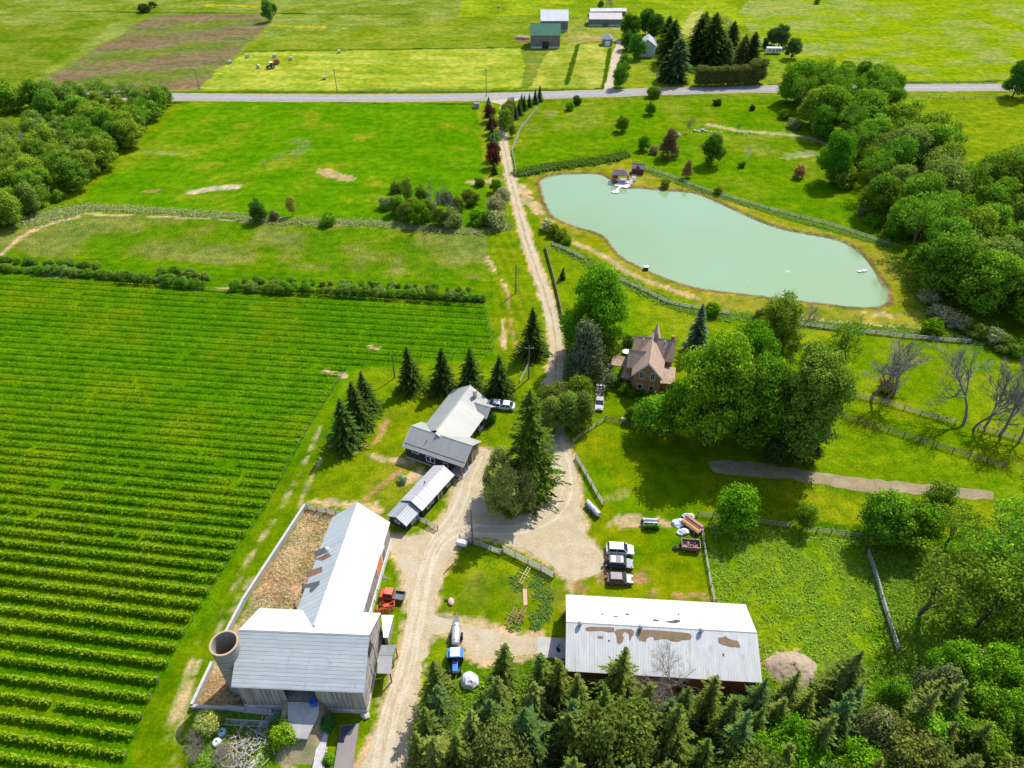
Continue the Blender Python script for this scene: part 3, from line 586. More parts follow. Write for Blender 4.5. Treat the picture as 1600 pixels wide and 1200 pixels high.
def scatter(poly, spacing, kinds, hr, cols, label, group, keep=None, wid=(.85, 1.15), seed=0):
    """one tree object after another at irregular spots inside a plan outline"""
    pl = GA(poly); x0, y0 = pl.min(0); x1, y1 = pl.max(0); pts = []; rg = np.random.default_rng(seed+5)
    for _ in range(9000):
        p = rg.uniform((x0, y0), (x1, y1))
        if not inpoly(np.array([p[0]]), np.array([p[1]]), pl)[0]: continue
        if keep and not keep(p): continue
        if all((p[0]-q[0])**2+(p[1]-q[1])**2 > (spacing*rg.uniform(.85, 1.2))**2 for q in pts): pts.append(p)
    for p in pts:
        i = int(rg.integers(len(kinds))); k = kinds[i]; h = rg.uniform(*hr)
        if k in ('bush',): h *= .35
        lb = label[k] if isinstance(label, dict) else label
        tree(k, (p[0], p[1], 0), h, cols[int(rg.integers(len(cols)))], lb, group[k] if isinstance(group, dict) else group, rg.uniform(*wid))
    return len(pts)

# single trees, named by what they stand beside
g4 = 'spruces in the row behind the grey hall'
for i, (x, y, h, lb) in enumerate([(643, 607, 11, 'dark spruce behind the grey-roofed hall, standing farthest from the driveway in its row of four'), (693, 609, 11.3, 'dark spruce second from the vineyard end of the row behind the grey-roofed hall'), (736, 612, 11.5, 'dark spruce second from the driveway end of the row behind the grey-roofed hall'), (781, 617, 11.2, 'dark spruce behind the hall right beside the driveway, end of its row of four')]):
    T('spruce', x, y, h, C_SPR, lb, g4, 1.15)
T('spruce', 543, 695, 12, C_SPR, 'dark spruce at the vineyard edge, nearest of a clump of three', 'spruces in the clump beside the vineyard', 1.2)
T('spruce', 562, 664, 11.5, C_SPR, 'dark spruce at the vineyard edge, middle one of a clump of three', 'spruces in the clump beside the vineyard', 1.2)
T('spruce', 574, 640, 10.5, C_SPR, 'dark spruce at the vineyard edge, farthest of a clump of three', 'spruces in the clump beside the vineyard', 1.1)
T('spruce', 831, 553, 13, C_SPR, 'broad dark spruce standing alone left of the long driveway', wid=1.1)
T('bigspruce', 829, 766, 25.5, (.034, .060, .007), 'tallest green spruce with spreading branches on the turning circle island', wid=.82)
T('roundpine', 786, 803, 12.2, (.125, .155, .038), 'round olive green pine at the near end of the turning circle island', wid=.92)
T('roundpine', 784, 772, 11, (.115, .14, .038), 'smaller olive pine behind the round one on the turning circle island', wid=.95)
T('roundpine', 820, 796, 11, (.10, .125, .036), 'olive pine in front of the tallest spruce, right of the round one', wid=.7)
for x, y, h, k, c_, lb in [(860, 674, 9.5, 'roundpine', (.085, .125, .022), 'olive bushy pine touching the right side of the tallest spruce'), (884, 670, 10, 'roundpine', (.08, .13, .02), 'olive leafy tree in the middle of the clump left of the silver car'), (904, 666, 9.5, 'roundpine', (.055, .09, .015), 'dark olive pine nearest the silver car'), (862, 648, 8, 'mid', C_OLV, 'low leafy tree over the bend of the driveway'), (900, 640, 8.5, 'mid', C_DEC, 'small green leafy tree behind the clump left of the silver car')]:
    T(k, x, y, h, c_, lb, 'trees in the clump over the driveway bend', 1.0)
T('pine', 914, 600, 16.5, C_BLUE[:1]+(.07, .035), 'tall grey-green conifer between the driveway and the brick house', wid=.85)
T('youngspruce', 913, 609, 5, (.05, .085, .02), 'small light green spruce in front of the tall grey-green conifer')
T('huge', 922, 557, 24.5, (.042, .12, .006), 'huge dark green maple right of the driveway above the brick house', wid=.78)
T('mid', 940, 566, 10, C_DEC, 'lighter green leafy tree at the foot of the huge dark maple')
T('mid', 903, 545, 9, C_MAP, 'leafy tree squeezed between driveway and huge dark maple', wid=.9)
T('spruce', 1087, 548, 13, C_BLUE, 'blue-grey spruce standing behind the brick house to its right', wid=1.0)
T('youngspruce', 879, 436, 3.5, C_SPR, 'little dark spruce by the old log fence beside the driveway', wid=1.1)
T('bush', 1112, 492, 3, C_MAP, 'round green bush beside the fence behind the blue-grey spruce')
g5 = 'maples crowded right of the brick house'
for x, y, h, c_, lb, wd in [(1102, 688, 26, (.072, .148, .008), 'bright green big maple just right of the brick house', .82), (1168, 694, 22, (.040, .098, .006), 'big maple in front of the tall conifer, over the end of the dirt track', .9), (1058, 680, 14, C_MAP, 'medium maple in front of the bright big one, beside the lawn shade', .9), (1150, 640, 22, C_MAP, 'tall maple hidden behind the bright big one', .9), (1192, 684, 16, (.06, .15, .008), 'bright maple at the left foot of the tall olive conifer', .8), (1197, 596, 23, C_YEL, 'yellowish leafy tree between pond fence and the maples', .75), (1168, 574, 17, C_OLV, 'olive leafy tree rising in front of the pond bank', .8)]:
    T('whitepine' if y < 605 else ('huge' if h > 18 else 'big'), x, y, h, c_, lb, g5, wd)
T('mid', 1014, 676, 10, (.07, .16, .01), 'round light green tree nearest the lawn gate, left of the maples', wid=.95)
T('mid', 985, 656, 3.5, C_MAP, 'small round garden tree below the brick house')
T('whitepine', 1234, 714, 27.5, (.075, .12, .014), 'tall olive pine towering at the right end of the maples', wid=.86)
T('pine', 1208, 722, 10, C_SPR, 'dark conifer at the foot of the tall olive one', wid=.9)
T('pine', 1255, 722, 9, C_SPR, 'low dark conifer beside the start of the dirt track', wid=.9)
T('open', 1296, 600, 18, C_DEC, 'slender leafy tree with dark bare lower trunk near the pond corner', wid=.6)
T('loose', 1286, 604, 12, C_DEC, 'thin leaning tree with few leaves beside the paddock fence', wid=.5, lean=.12)
T('dead', 1246, 540, 12, C_GRY, 'bare branching tree standing against the pond', var=0)
T('dead', 1362, 620, 14, C_GRY, 'bare tree with wide forked branches in the middle of the meadow', var=1, wid=1.35)
T('dead', 1385, 624, 14, C_GRY, 'leaning bare tree with a thick split trunk beside the fence', var=2, lean=.5)
for x, y, h, lb in [(1505, 664, 17.5, 'bare grey tree, left of the four dead ones by the fence'), (1521, 670, 14, 'bare grey tree, second from the left of the dead ones by the fence'), (1538, 668, 14, 'bare grey tree, third of the dead ones by the fence'), (1562, 680, 17, 'bare grey tree, tallest and rightmost of the dead ones by the fence'), (1592, 690, 13, 'bare grey tree cut by the right picture edge')]:
    T('dead', x, y, h, C_GRY, lb, 'dead trees along the paddock fence')
T('bush', 1384, 612, 3, C_BRN[:1]+(.10, .03), 'brownish bush behind the leaning bare tree')
T('mid', 1144, 822, 10, (.055, .15, .006), 'round bright green tree standing alone by the paddock fence corner', wid=.95)
T('loose', 1254, 824, 6, C_DEC, 'thin little tree growing through the paddock fence')
T('mid', 1371, 842, 11.5, (.06, .15, .01), 'round light green tree at the paddock fence, left of the wood')
T('mid', 1416, 846, 10, C_MAP, 'leafy tree just right of the round light green one')
T('loose', 1455, 800, 8, C_DEC, 'pale leafy tree at the dirt track end')
g6 = 'tall leafy trees at the edge of the lower wood'
n = 0
for x, y, h in [(1436, 960, 16), (1505, 930, 17), (1550, 880, 14), (1525, 978, 16), (1590, 945, 16), (1640, 900, 16), (1590, 1010, 14), (1604, 800, 11), (1655, 1000, 14), (1478, 850, 10)]:
    T('open', x, y, h, (.07, .15, .012) if n % 3 else C_DEC, 'tall airy leafy tree in the grove right of the clumpy paddock', g6, 1.05); n += 1
# hill above the pond
for k, x, y, h, c_, lb, wd in [('mid', 971, 205, 5, C_DEC, 'small round tree alone on the slope below the road', 1), ('mid', 1015, 179, 4.2, C_MAP, 'small dark tree nearest the road on the slope', 1), ('mid', 1006, 235, 4.5, C_MAP, 'small tree just above the red shed', 1), ('pine', 1043, 246, 8.5, (.085, .06, .035), 'reddish brown pine on the slope above the pond', .95), ('twiggy', 1077, 209, 6, C_GRY, 'bare twiggy tree by the stone line on the slope', .7), ('mid', 1111, 256, 8.5, (.035, .085, .01), 'dark round tree on the middle of the slope above the pond', 1), ('pine', 1072, 278, 5.5, (.14, .10, .04), 'brownish little conifer behind the pond fence', .8), ('big', 1297, 285, 14, (.035, .11, .006), 'big round dark tree with long shadow above the pond corner', .85), ('bush', 1247, 277, 3.5, (.16, .10, .05), 'little brown bush between big round tree and slope', .8), ('twiggy', 1151, 206, 4, C_GRY, 'small bare stem by the stone line', .6), ('bush', 1021, 240, 2.5, (.12, .11, .06), 'tawny bush left of the reddish pine', .9), ('bush', 890, 172, 2.6, C_MAP, 'low bush on the slope, left of two below the road', 1), ('bush', 901, 163, 2.8, C_SPR, 'dark low bush just below the road', 1), ('bush', 1020, 152, 3.6, C_DEC, 'shrub at the road edge by the utility pole', 1.2), ('bush', 1120, 164, 2, C_SPR, 'tiny dark bush on the slope near the road', 1.2), ('bush', 1175, 172, 1.8, C_SPR, 'tiny dark shrub near the right end of the slope', 1), ('bush', 1040, 292, 2.4, C_YEL, 'yellow-green bush on the pond fence', 1), ('bush', 1122, 303, 2.2, C_YEL, 'light green bush beyond the pond fence', 1), ('bush', 1316, 290, 4.5, C_DEC, 'green bush at the foot of the big round dark tree', 1.3), ('bush', 1159, 261, 1.8, C_DEC, 'tiny bush below the windmill', 1)]:
    T(k, x, y, h*(1.22 if h > 4 else 1.1), c_, lb, None, wd)
# far farm
for k, x, y, h, c_, lb, wd in [('big', 985, 62, 13, (.03, .075, .012), 'dark broad tree behind the far farmhouse, leftmost', 1), ('big', 1008, 55, 13, (.03, .08, .012), 'dark broad tree behind the far farmhouse, middle', 1), ('big', 1022, 62, 13, (.028, .07, .01), 'dark broad tree behind the far farmhouse, right', 1), ('mid', 992, 92, 11, (.03, .10, .01), 'round green tree in front of the far farmhouse', 1), ('mid', 980, 78, 9, (.03, .08, .012), 'dark green tree beside the far farmhouse drive', 1), ('broadspruce', 1046, 100, 19, C_SPR, 'tall dark spruce right of the far farmhouse', 1.7), ('broadspruce', 1040, 80, 16, C_SPR, 'dark spruce behind the tall one right of the far farmhouse', 1.7), ('broadspruce', 1054, 128, 18, (.028, .055, .022), 'spruce nearest the road on the far farm lawn', 1.7), ('broadspruce', 1038, 126, 11, C_SPR, 'smaller spruce left of the one nearest the road', 1.7), ('broadspruce', 1088, 96, 20, C_SPR, 'tall spruce at the left of the far windbreak', 1.7), ('broadspruce', 1108, 100, 22, C_SPR, 'tallest spruce of the far windbreak', 1.7), ('broadspruce', 1122, 100, 15, (.03, .06, .02), 'conifer with pointed top in the middle of the far windbreak', 1.7), ('broadspruce', 1133, 104, 12, (.04, .075, .02), 'lighter pointed conifer in the far windbreak', 1.7), ('broadspruce', 1098, 78, 17, C_SPR, 'spruce at the back of the far windbreak', 1.7), ('broadspruce', 1140, 86, 15, C_SPR, 'spruce in the middle back of the far windbreak', 1.7), ('broadspruce', 1158, 100, 13, (.05, .065, .02), 'brownish conifer above the clipped hedge', 1.7), ('broadspruce', 1172, 100, 14, C_SPR, 'dark conifer at the right of the far windbreak', 1.7), ('twiggy', 1130, 68, 16, C_GRY, 'bare tall tree behind the far windbreak', .8), ('mid', 968, 137, 11, (.045, .11, .012), 'leafy tree beside the far farm drive at the road', .75), ('mid', 974, 116, 9, (.045, .11, .012), 'second leafy tree along the far farm drive', .75), ('mid', 1216, 74, 11, (.025, .055, .02), 'dark round tree behind the white trailer', 1), ('mid', 1236, 92, 10, (.03, .06, .022), 'dark round tree right of the white trailer', 1), ('mid', 1204, 70, 8, (.025, .055, .02), 'dark tree left behind the white trailer', 1), ('cedar', 1194, 78, 6, C_SPR, 'narrow dark cedar left of the white trailer', 1), ('twiggy', 946, 18, 12, (.2, .2, .15), 'grey bare tree on the top edge behind the pole shed', .8), ('mid', 938, 14, 5, C_MAP, 'small green tree beside the grey bare one', 1), ('mid', 420, 34, 12, (.04, .10, .02), 'leafy tree standing alone in the far fields by the ploughed land', .65), ('mid', 430, 22, 6, (.04, .09, .02), 'small tree right behind the lone one in the far fields', .8), ('big', 1582, 151, 16, (.025, .085, .01), 'big round dark tree at the right end of the road', .9), ('big', 1618, 152, 15, (.03, .085, .01), 'big tree cut by the right picture edge at the road', .9), ('bush', 1276, 6, 3, C_MAP, 'small bush on the top edge of the far meadow', 1), ('bush', 239, 12, 3, C_SPR, 'small bush on the far field boundary', 1.15), ('bush', 227, 19, 4, C_SPR, 'dark bush at the corner of the ploughed field', 1.4)]:
    T(k, x, y, h, c_, lb, None, wd)
for i, (x, y) in enumerate([(1092, 134), (1101, 134.5), (1110, 134.5), (1119, 134.5), (1128, 134), (1137, 134), (1146, 133), (1155, 133), (1164, 132.5), (1175, 131), (1184, 130)]):
    T('cedar', x, y, 9 if i < 9 else 11, (.065, .075, .02), 'brownish green cedar in the clipped roadside hedge', 'cedars of the clipped roadside hedge', 1.25)
# trees along the driveway, from the road inwards
k = 0
for x, y, kd, h, c_ in [(762, 172, 'youngspruce', 4, C_BLUE), (763, 182, 'spruce', 5, C_SPR), (765, 190, 'loose', 6, C_RED), (767, 200, 'spruce', 5.5, C_BLUE), (768, 208, 'loose', 5.5, C_RED), (769, 217, 'spruce', 5.5, C_SPR), (770, 228, 'spruce', 5, C_BLUE), (773, 224, 'mid', 4, (.05, .13, .01)), (770, 240, 'spruce', 5, C_SPR), (772, 250, 'loose', 6, C_RED), (771, 262, 'loose', 6.5, C_RED), (773, 272, 'youngspruce', 4, C_SPR), (764, 166, 'spruce', 4, C_BLUE), (768, 196, 'youngspruce', 4, C_SPR), (769, 234, 'youngspruce', 4, C_BLUE)]:
    red = c_ == C_RED
    T(kd, x, y, h, c_, 'purple-leaved tree in the row left of the upper driveway' if red else ('light green round tree in the row left of the upper driveway' if kd == 'mid' else 'young conifer in the row left of the upper driveway'), 'purple-leaved trees along the upper driveway' if red else 'young conifers along the upper driveway', 1.25, name='purple_tree' if red else None)
for x, y, kd, h, c_ in [(789, 210, 'loose', 10, C_DEC), (793, 200, 'loose', 9, C_OLV), (790, 190, 'mid', 7, C_DEC), (797, 186, 'loose', 8, C_SPRY), (800, 214, 'loose', 5, C_OLV)]:
    T(kd, x, y, h, c_, 'leafy tree in the narrow group right of the upper driveway', 'leafy trees right of the upper driveway', .9)
for x, y, h in [(803, 176, 6), (811, 180, 6.5), (819, 172, 6), (827, 167, 5.5), (836, 162, 6), (843, 158, 6.5), (815, 168, 5.5), (806, 186, 5)]:
    T('spruce', x, y, h, C_SPR if int(x) % 2 else C_BLUE, 'small dark conifer in the group at the road end of the driveway', 'small conifers at the road end of the driveway', 1.1)
# thicket between the fields
for k_, x, y, h, c_, lb, wd in [('mid', 406, 345, 7, (.03, .08, .012), 'dark round tree on the weedy bank between two fields', .9), ('bush', 430, 343, 2.5, C_GRY, 'greyish shrub beside the dark round tree on the weedy bank', 1), ('loose', 458, 338, 7, (.14, .15, .03), 'thin yellow-green tree on the weedy bank', .6), ('bush', 514, 350, 3.4, (.06, .14, .01), 'round bright bush on the weedy bank between two fields', 1.1), ('loose', 638, 318, 9, (.07, .12, .02), 'tall thin tree in the thicket by the driveway, left', .6), ('dead', 676, 350, 13, C_GRY, 'bare slim tree in the middle of the thicket', .5), ('dead', 698, 350, 12, C_GRY, 'bare slim tree right of the middle in the thicket', .5)]:
    T(k_, x, y, h, c_, lb, None, wd)
for x, y, kd, h, c_ in [(605, 325, 'bush', 3.5, (.10, .14, .05)), (622, 335, 'mid', 6, C_DEC), (634, 345, 'mid', 6, C_OLV), (655, 350, 'mid', 7, C_MAP), (668, 340, 'mid', 6, C_DEC), (688, 352, 'mid', 5.5, C_OLV), (708, 353, 'bush', 4.5, (.08, .12, .04)), (716, 330, 'mid', 5, C_OLV), (735, 318, 'bush', 4, C_OLV), (748, 350, 'bush', 4, C_MAP), (762, 352, 'mid', 5, C_DEC), (775, 335, 'mid', 6.5, (.14, .16, .09)), (785, 322, 'mid', 6, (.13, .15, .08)), (775, 355, 'bush', 4.5, (.12, .14, .07)), (750, 290, 'bush', 2.5, C_OLV), (775, 300, 'mid', 4.5, C_MAP), (698, 315, 'bush', 3, C_OLV), (620, 300, 'bush', 3, C_OLV), (660, 312, 'mid', 5, C_DEC), (645, 330, 'bush', 3.6, C_OLV)]:
    T(kd, x, y, h, c_, 'shrubby tree in the thicket left of the driveway' if kd == 'mid' else 'low shrub in the thicket left of the driveway', 'shrubby trees in the thicket' if kd == 'mid' else 'low shrubs in the thicket', 1.1)
for x, y, h, c_, lb in [(855, 360, 3.2, (.17, .19, .12), 'whitish flowering bush at the pond fence end by the driveway'), (866, 368, 3.2, C_DEC, 'green bush second along the pond fence from the driveway'), (877, 374, 3.0, C_YEL, 'light green bush third along the pond fence from the driveway'), (886, 381, 2.2, C_MAP, 'low dark green bush on the pond fence above the log fence')]:
    T('bush', x, y, h, c_, lb)
# woods
dl = {'mid': 'leafy tree in the dense wood left of the field, below the road', 'big': 'tall broad tree in the dense wood left of the field, below the road', 'open': 'airy leafy tree in the dense wood left of the field', 'bush': 'low bush in the dense wood left of the field'}
gl = {k: v.split(' in ')[0].replace('tree', 'trees').replace('bush', 'bushes')+' of the left wood' for k, v in dl.items()}
scatter([(-120, 166), (70, 166), (180, 166), (265, 160), (262, 178), (235, 205), (205, 232), (170, 262), (135, 292), (95, 312), (60, 330), (20, 360), (-90, 385), (-160, 300)], 5.4, ['mid', 'mid', 'big', 'mid', 'open', 'bush'], (8, 12.5), [(.062, .13, .012), (.05, .115, .012), (.08, .14, .014), (.068, .12, .024)], dl, gl, lambda p: not ((-208 < p[0] < -176 and 246 < p[1] < 284) or (-215 < p[0] < -190 and 292 < p[1] < 312)), seed=1)
dr = {'mid': 'leafy tree in the dense wood right of the pond', 'big': 'tall broad tree in the dense wood right of the pond', 'open': 'airy leafy tree in the dense wood right of the pond', 'bush': 'low bush at the edge of the wood right of the pond', 'loose': 'pale slender tree in the dense wood right of the pond'}
gr = {k: v.split(' in ')[0].split(' at ')[0].replace('tree', 'trees').replace('bush', 'bushes')+' of the right wood' for k, v in dr.items()}
scatter([(1230, 165), (1290, 150), (1385, 155), (1392, 200), (1410, 235), (1480, 262), (1560, 290), (1640, 300), (1760, 420), (1700, 560), (1600, 520), (1500, 500), (1470, 470), (1440, 420), (1400, 370), (1370, 350), (1355, 320), (1350, 280), (1320, 250), (1260, 205)], 7.6, ['mid', 'big', 'big', 'open', 'big', 'loose', 'bush'], (12, 18.5), [(.062, .135, .010), (.05, .115, .010), (.085, .145, .012), (.062, .135, .012), (.075, .125, .028)], dr, gr, seed=2)
for x, y, h in [(1228, 158, 12), (1245, 140, 12), (1265, 150, 12), (1290, 146, 11), (1315, 140, 12), (1340, 140, 12), (1362, 146, 12), (1385, 150, 11)]:
    T('big', x, y, h, (.065, .125, .012), 'broad tree at the road end of the right wood', 'broad trees where the right wood meets the road', .9)
T('bush', 1262, 130, 5, (.3, .3, .2), 'cream flowering shrub beyond the road behind the wood', wid=2)
for i, (x, y, c_) in enumerate([(1365, 352, C_MAP), (1350, 335, (.10, .14, .08)), (1448, 470, (.11, .14, .08)), (1465, 498, (.13, .15, .10)), (1490, 510, (.14, .15, .11)), (1455, 520, C_MAP), (1520, 525, C_OLV), (1550, 535, (.10, .12, .07)), (1240, 200, (.11, .13, .07)), (1225, 185, C_DEC), (1430, 400, C_MAP), (1450, 440, C_MAP), (1400, 372, C_MAP), (1570, 548, C_OLV), (1592, 552, C_MAP)]):
    T('bush', x, y, 3.2, c_, 'low scrubby bush along the edge of the right wood', 'scrubby bushes at the edge of the right wood', 1.3)
db = {'wildspruce': 'yellow-tipped spruce in the plantation filling the bottom of the picture', 'spruce': 'yellow-tipped spruce in the plantation filling the bottom of the picture', 'slim': 'narrow spruce in the plantation at the bottom', 'pine': 'soft olive pine in the plantation at the bottom', 'mid': 'light green leafy tree among the bottom conifers', 'big': 'broad light green tree among the bottom conifers'}
gb = {k: v.split(' in ')[0].split(' among ')[0].replace('tree', 'trees').replace('spruce', 'spruces').replace('pine', 'pines')+' of the bottom plantation' for k, v in db.items()}
SPY = [(.050, .070, .014), (.040, .066, .012), (.034, .062, .018), (.060, .078, .018)]
for x, y, h in [(688, 1100, 10.5), (686, 1128, 10), (680, 1165, 9.5), (785, 1075, 10.5), (775, 1120, 10.5), (770, 1150, 10), (845, 1090, 11), (868, 1100, 11), (835, 1130, 10.5), (900, 1120, 10), (960, 1090, 12), (945, 1140, 10.5), (1000, 1130, 10), (1030, 1150, 10.5), (1060, 1130, 9), (1100, 1120, 9.5), (1125, 1150, 10), (1170, 1120, 9.5), (1165, 1160, 9), (1220, 1105, 9), (1300, 1095, 12.5), (1310, 1130, 9), (1240, 1130, 8), (660, 1200, 9), (720, 1210, 10), (1420, 1120, 10), (1455, 1130, 11), (890, 1160, 11), (1200, 1140, 9), (1005, 1165, 9)]:
    T('wildspruce', x, y, h*1.13, SPY[int(x) % 4], db['spruce'], gb['spruce'], .95)
scatter([(665, 1180), (900, 1165), (1150, 1180), (1390, 1150), (1500, 1150), (1640, 1200), (1640, 1420), (600, 1420), (640, 1250)], 4.4, ['wildspruce', 'wildspruce', 'wildspruce', 'pine', 'wildspruce', 'mid'], (10, 14.5), SPY, db, gb, seed=3)
scatter([(1330, 1130), (1420, 1090), (1560, 1060), (1700, 1060), (1700, 1190), (1450, 1190), (1340, 1180)], 4.6, ['mid', 'pine', 'mid', 'big', 'pine'], (8, 11), [(.06, .135, .008), (.07, .09, .035), (.05, .12, .01)], db, gb, seed=4)
for x, y, h, kd in [(1180, 1215, 9, 'mid'), (1225, 1190, 9.5, 'mid'), (1240, 1240, 9, 'mid'), (1330, 1225, 9, 'mid'), (1480, 1080, 11, 'big'), (1530, 1090, 11, 'big'), (1580, 1080, 11, 'big'), (780, 1170, 7, 'mid'), (1350, 1250, 9, 'mid'), (1560, 1150, 10, 'big')]:
    T(kd, x, y, h, (.055, .14, .006), db[kd], gb[kd])
T('twiggy', 1045, 1112, 15, C_GRY, 'brown bare spruce in front of the long metal shed', wid=.9, var=0)
for x, y, h in [(1000, 1085, 6), (1020, 1088, 6), (985, 1085, 5)]: T('twiggy', x, y, h, C_GRY, 'pale bare saplings along the wall of the long metal shed', 'bare saplings by the long metal shed', .8, var=0)
for x, y, h, c_, lb in [(975, 612, 2.2, C_MAP, 'dark round shrub at the left front corner of the brick house'), (985, 618, 1.8, C_DEC, 'low shrub in front of the brick house, beside the corner one'), (963, 600, 2.6, (.04, .11, .01), 'tall round shrub beside the porch of the brick house'), (1000, 615, 1.4, C_MAP, 'low shrub under the left window of the brick house'), (1018, 617, 1.3, C_MAP, 'low shrub under the right window of the brick house'), (958, 548, 2.4, (.18, .20, .02), 'yellow-leaved shrub behind the porch of the brick house'), (980, 540, 2.4, C_SPR, 'dark shrub behind the left wing of the brick house'), (630, 752, 1.4, (.12, .2, .12), 'pale green shrub beside the grey-roofed hall shade'), (764, 660, 2.4, (.02, .06, .01), 'dark bush by the hall entrance bench'), (448, 1158, 3, (.1, .2, .01), 'bright bush beside the blue frame behind the old barn'), (514, 1135, 1.8, (.02, .09, .02), 'dark weed clump at the foot of the old barn'), (515, 1188, 1.2, (.06, .16, .01), 'green weed on the pile of stones')]:
    T('bush', x, y, h, c_, lb)
for x, y, h, kd in [(320, 1170, 4, 'twiggy'), (345, 1200, 4.5, 'twiggy'), (372, 1215, 3.5, 'twiggy'), (330, 1140, 4, 'loose')]:
    T(kd, x, y, h, (.16, .2, .06), 'straggly half-bare shrub behind the old barn' if kd == 'twiggy' else 'light green slender sapling behind the old barn', 'straggly shrubs behind the old barn' if kd == 'twiggy' else None, 1.3)
# bushes of the hedgerow above the vines
for (x0, y0, x1, y1, n_, hh) in [(-60, 418, 150, 432, 22, 1.8), (150, 432, 322, 450, 18, 2.0), (365, 452, 760, 470, 42, 2.0), (0, 408, 160, 420, 12, 1.6), (250, 428, 330, 438, 7, 2.0), (380, 440, 740, 455, 24, 1.4)]:
    for i in range(n_):
        t = (i+.5*rng.random())/n_; T('bush', x0+(x1-x0)*t, y0+(y1-y0)*t+rng.uniform(-1, 1), hh*rng.uniform(.6, 1.35), [(.055, .12, .012), (.07, .125, .02), (.06, .135, .012), (.075, .13, .03)][int(rng.integers(4))], 'leafy berry bush in the hedgerow along the top of the vineyard', 'bushes of the hedgerow above the vineyard', 1.05)

# ---------------------------------------------------------------- vineyard rows
VLEAF = leaf_mat('vine_foliage', .7, 1.25, (1.2, 1.1, .8), .3, tint=(.85, 1.25, (.27, .36, .012)))
bpl = np.array(VEND, float); y0 = 434.; rows = []
while y0 < 1330:
    s = float(np.interp(y0, [430, 520, 600, 750, 960, 1100, 1300], [.060, .067, .073, .1, .13, .15, .175])); best = None
    for i in range(len(bpl)-1):
        (ax, ay), (bx, by) = bpl[i], bpl[i+1]; fa = ay-(y0+s*ax); fb = by-(y0+s*bx)
        if fa*fb <= 0 and fa != fb:
            t = fa/(fa-fb); best = ax+(bx-ax)*t if best is None else max(best, ax+(bx-ax)*t)
    if best is None: best = 175
    rows.append((y0, s, best)); y0 += float(np.interp(y0, [430, 600, 680, 850, 1000, 1180], [8.2, 10.4, 12.9, 18.8, 27, 34]))
pmb = MB(); pmb.box(-.05, .05, -.05, .05, 0, 1.75); tmp = pmb.build('post', GREYWOOD); POSTM = tmp.data; bpy.data.objects.remove(tmp)
pmb = MB(); pmb.tube((0, 0, 0), (-.55, 0, 1.95), .07, .06, 6); tmp = pmb.build('end_post', GREYWOOD); EPOSTM = tmp.data; bpy.data.objects.remove(tmp)
for i, (yy, s, xe) in enumerate(rows):
    a = G(-130, yy-130*s)[:2]; b_ = G(xe, yy+s*xe)[:2]; a = np.array(a); b_ = np.array(b_); L = np.hypot(*(b_-a)); d = (b_-a)/L; nrm = np.array([-d[1], d[0]])
    farf = float(np.clip((yy-620)/300, 0, 1)); nleaf = int(L*(24+30*farf))
    t = rng.random(nleaf)*L; kx = a[0]+d[0]*t; dn = vn(t, np.full(nleaf, i*3.7), 4.0, 2); gap = (vn(t, np.full(nleaf, i*9.1), 2.2, 5) > (.08 if farf > .5 else .12)); t = t[gap & (dn > .035)]; n_ = len(t)
    hgt = (.55+.38*farf)+.3*(vn(t, np.full(n_, i*5.), 1.3, 9)-.5); w_ = (.12+.09*farf)
    z = .32+(hgt)*rng.random(n_)**.75; off = rng.normal(size=n_)*w_*(1.15-.45*(z-.32)/1.2)
    C = np.stack([d[0]*t+nrm[0]*off, d[1]*t+nrm[1]*off, z], 1)
    Nn = np.stack([nrm[0]*np.sign(off)*.6+rng.normal(size=n_)*.4, nrm[1]*np.sign(off)*.6+rng.normal(size=n_)*.4, .5+rng.random(n_)], 1)
    lab = 'row of grapevines in the big vineyard' if i < len(rows)-1 else 'row of grapevines in the big vineyard'
    o = root('vine_row', 'long trellised row of leafy grapevines in the vineyard', 'vine row', (a[0], a[1], 0), 0, 'rows of grapevines in the vineyard')
    f_ = leaves('foliage', C, Nn, (.15+.07*farf)*rng.uniform(.7, 1.3, n_), .7, VLEAF, o); f_.color = (.13+.04*(1-farf), .26+.04*(1-farf), .010, 1)
    e = link(bpy.data.objects.new('end_post', EPOSTM), o); e.location = (d[0]*L, d[1]*L, 0); e.rotation_euler = (0, 0, math.atan2(d[1], d[0])+math.pi)
    if yy > 800:
        for j in range(1, int(L/14)):
            q = link(bpy.data.objects.new('post', POSTM), o); q.location = (d[0]*(L-14*j), d[1]*(L-14*j), 0)
# ---------------------------------------------------------------- rough grass and weeds (uncountable)
def tufts(name, label, C, size, colr, hgt=1.4, per=5, cat='grass'):
    n = len(C)*per; base = np.repeat(C, per, 0); sz = np.repeat(size, per); P_ = base+np.stack([rng.normal(size=n)*sz*.7, rng.normal(size=n)*sz*.7, sz*rng.uniform(.2, 1., n)*hgt*.5], 1)
    a = rng.random(n)*6.28; Nn = np.stack([np.cos(a), np.sin(a), rng.uniform(.7, 1.8, n)], 1); al = np.stack([rng.normal(size=n)*.5, rng.normal(size=n)*.5, np.ones(n)], 1)
    o = leaves(name, P_, Nn, sz*rng.uniform(.5, 1.1, n), .4, GRASS, None, along=al); o.color = (*colr, 1)
    return tag(o, label, cat, kind='stuff')
def inside(poly, n, seed=0, world=False):
    pl = np.array(poly) if world else GA(poly); x0, y0 = pl.min(0); x1, y1 = pl.max(0); p = rng.uniform((x0, y0), (x1, y1), (n*3, 2)); p = p[inpoly(p[:, 0], p[:, 1], pl)][:n]; return p
def z0(p): return np.concatenate([p, np.zeros((len(p), 1))], 1)
p = inside([(1108, 814), (1240, 828), (1360, 846), (1450, 862), (1470, 1010), (1300, 1090), (1190, 1060), (1176, 950), (1118, 945)], 9000); p = p[(fbm(p[:, 0], p[:, 1], 1.6, 4) > .5)]
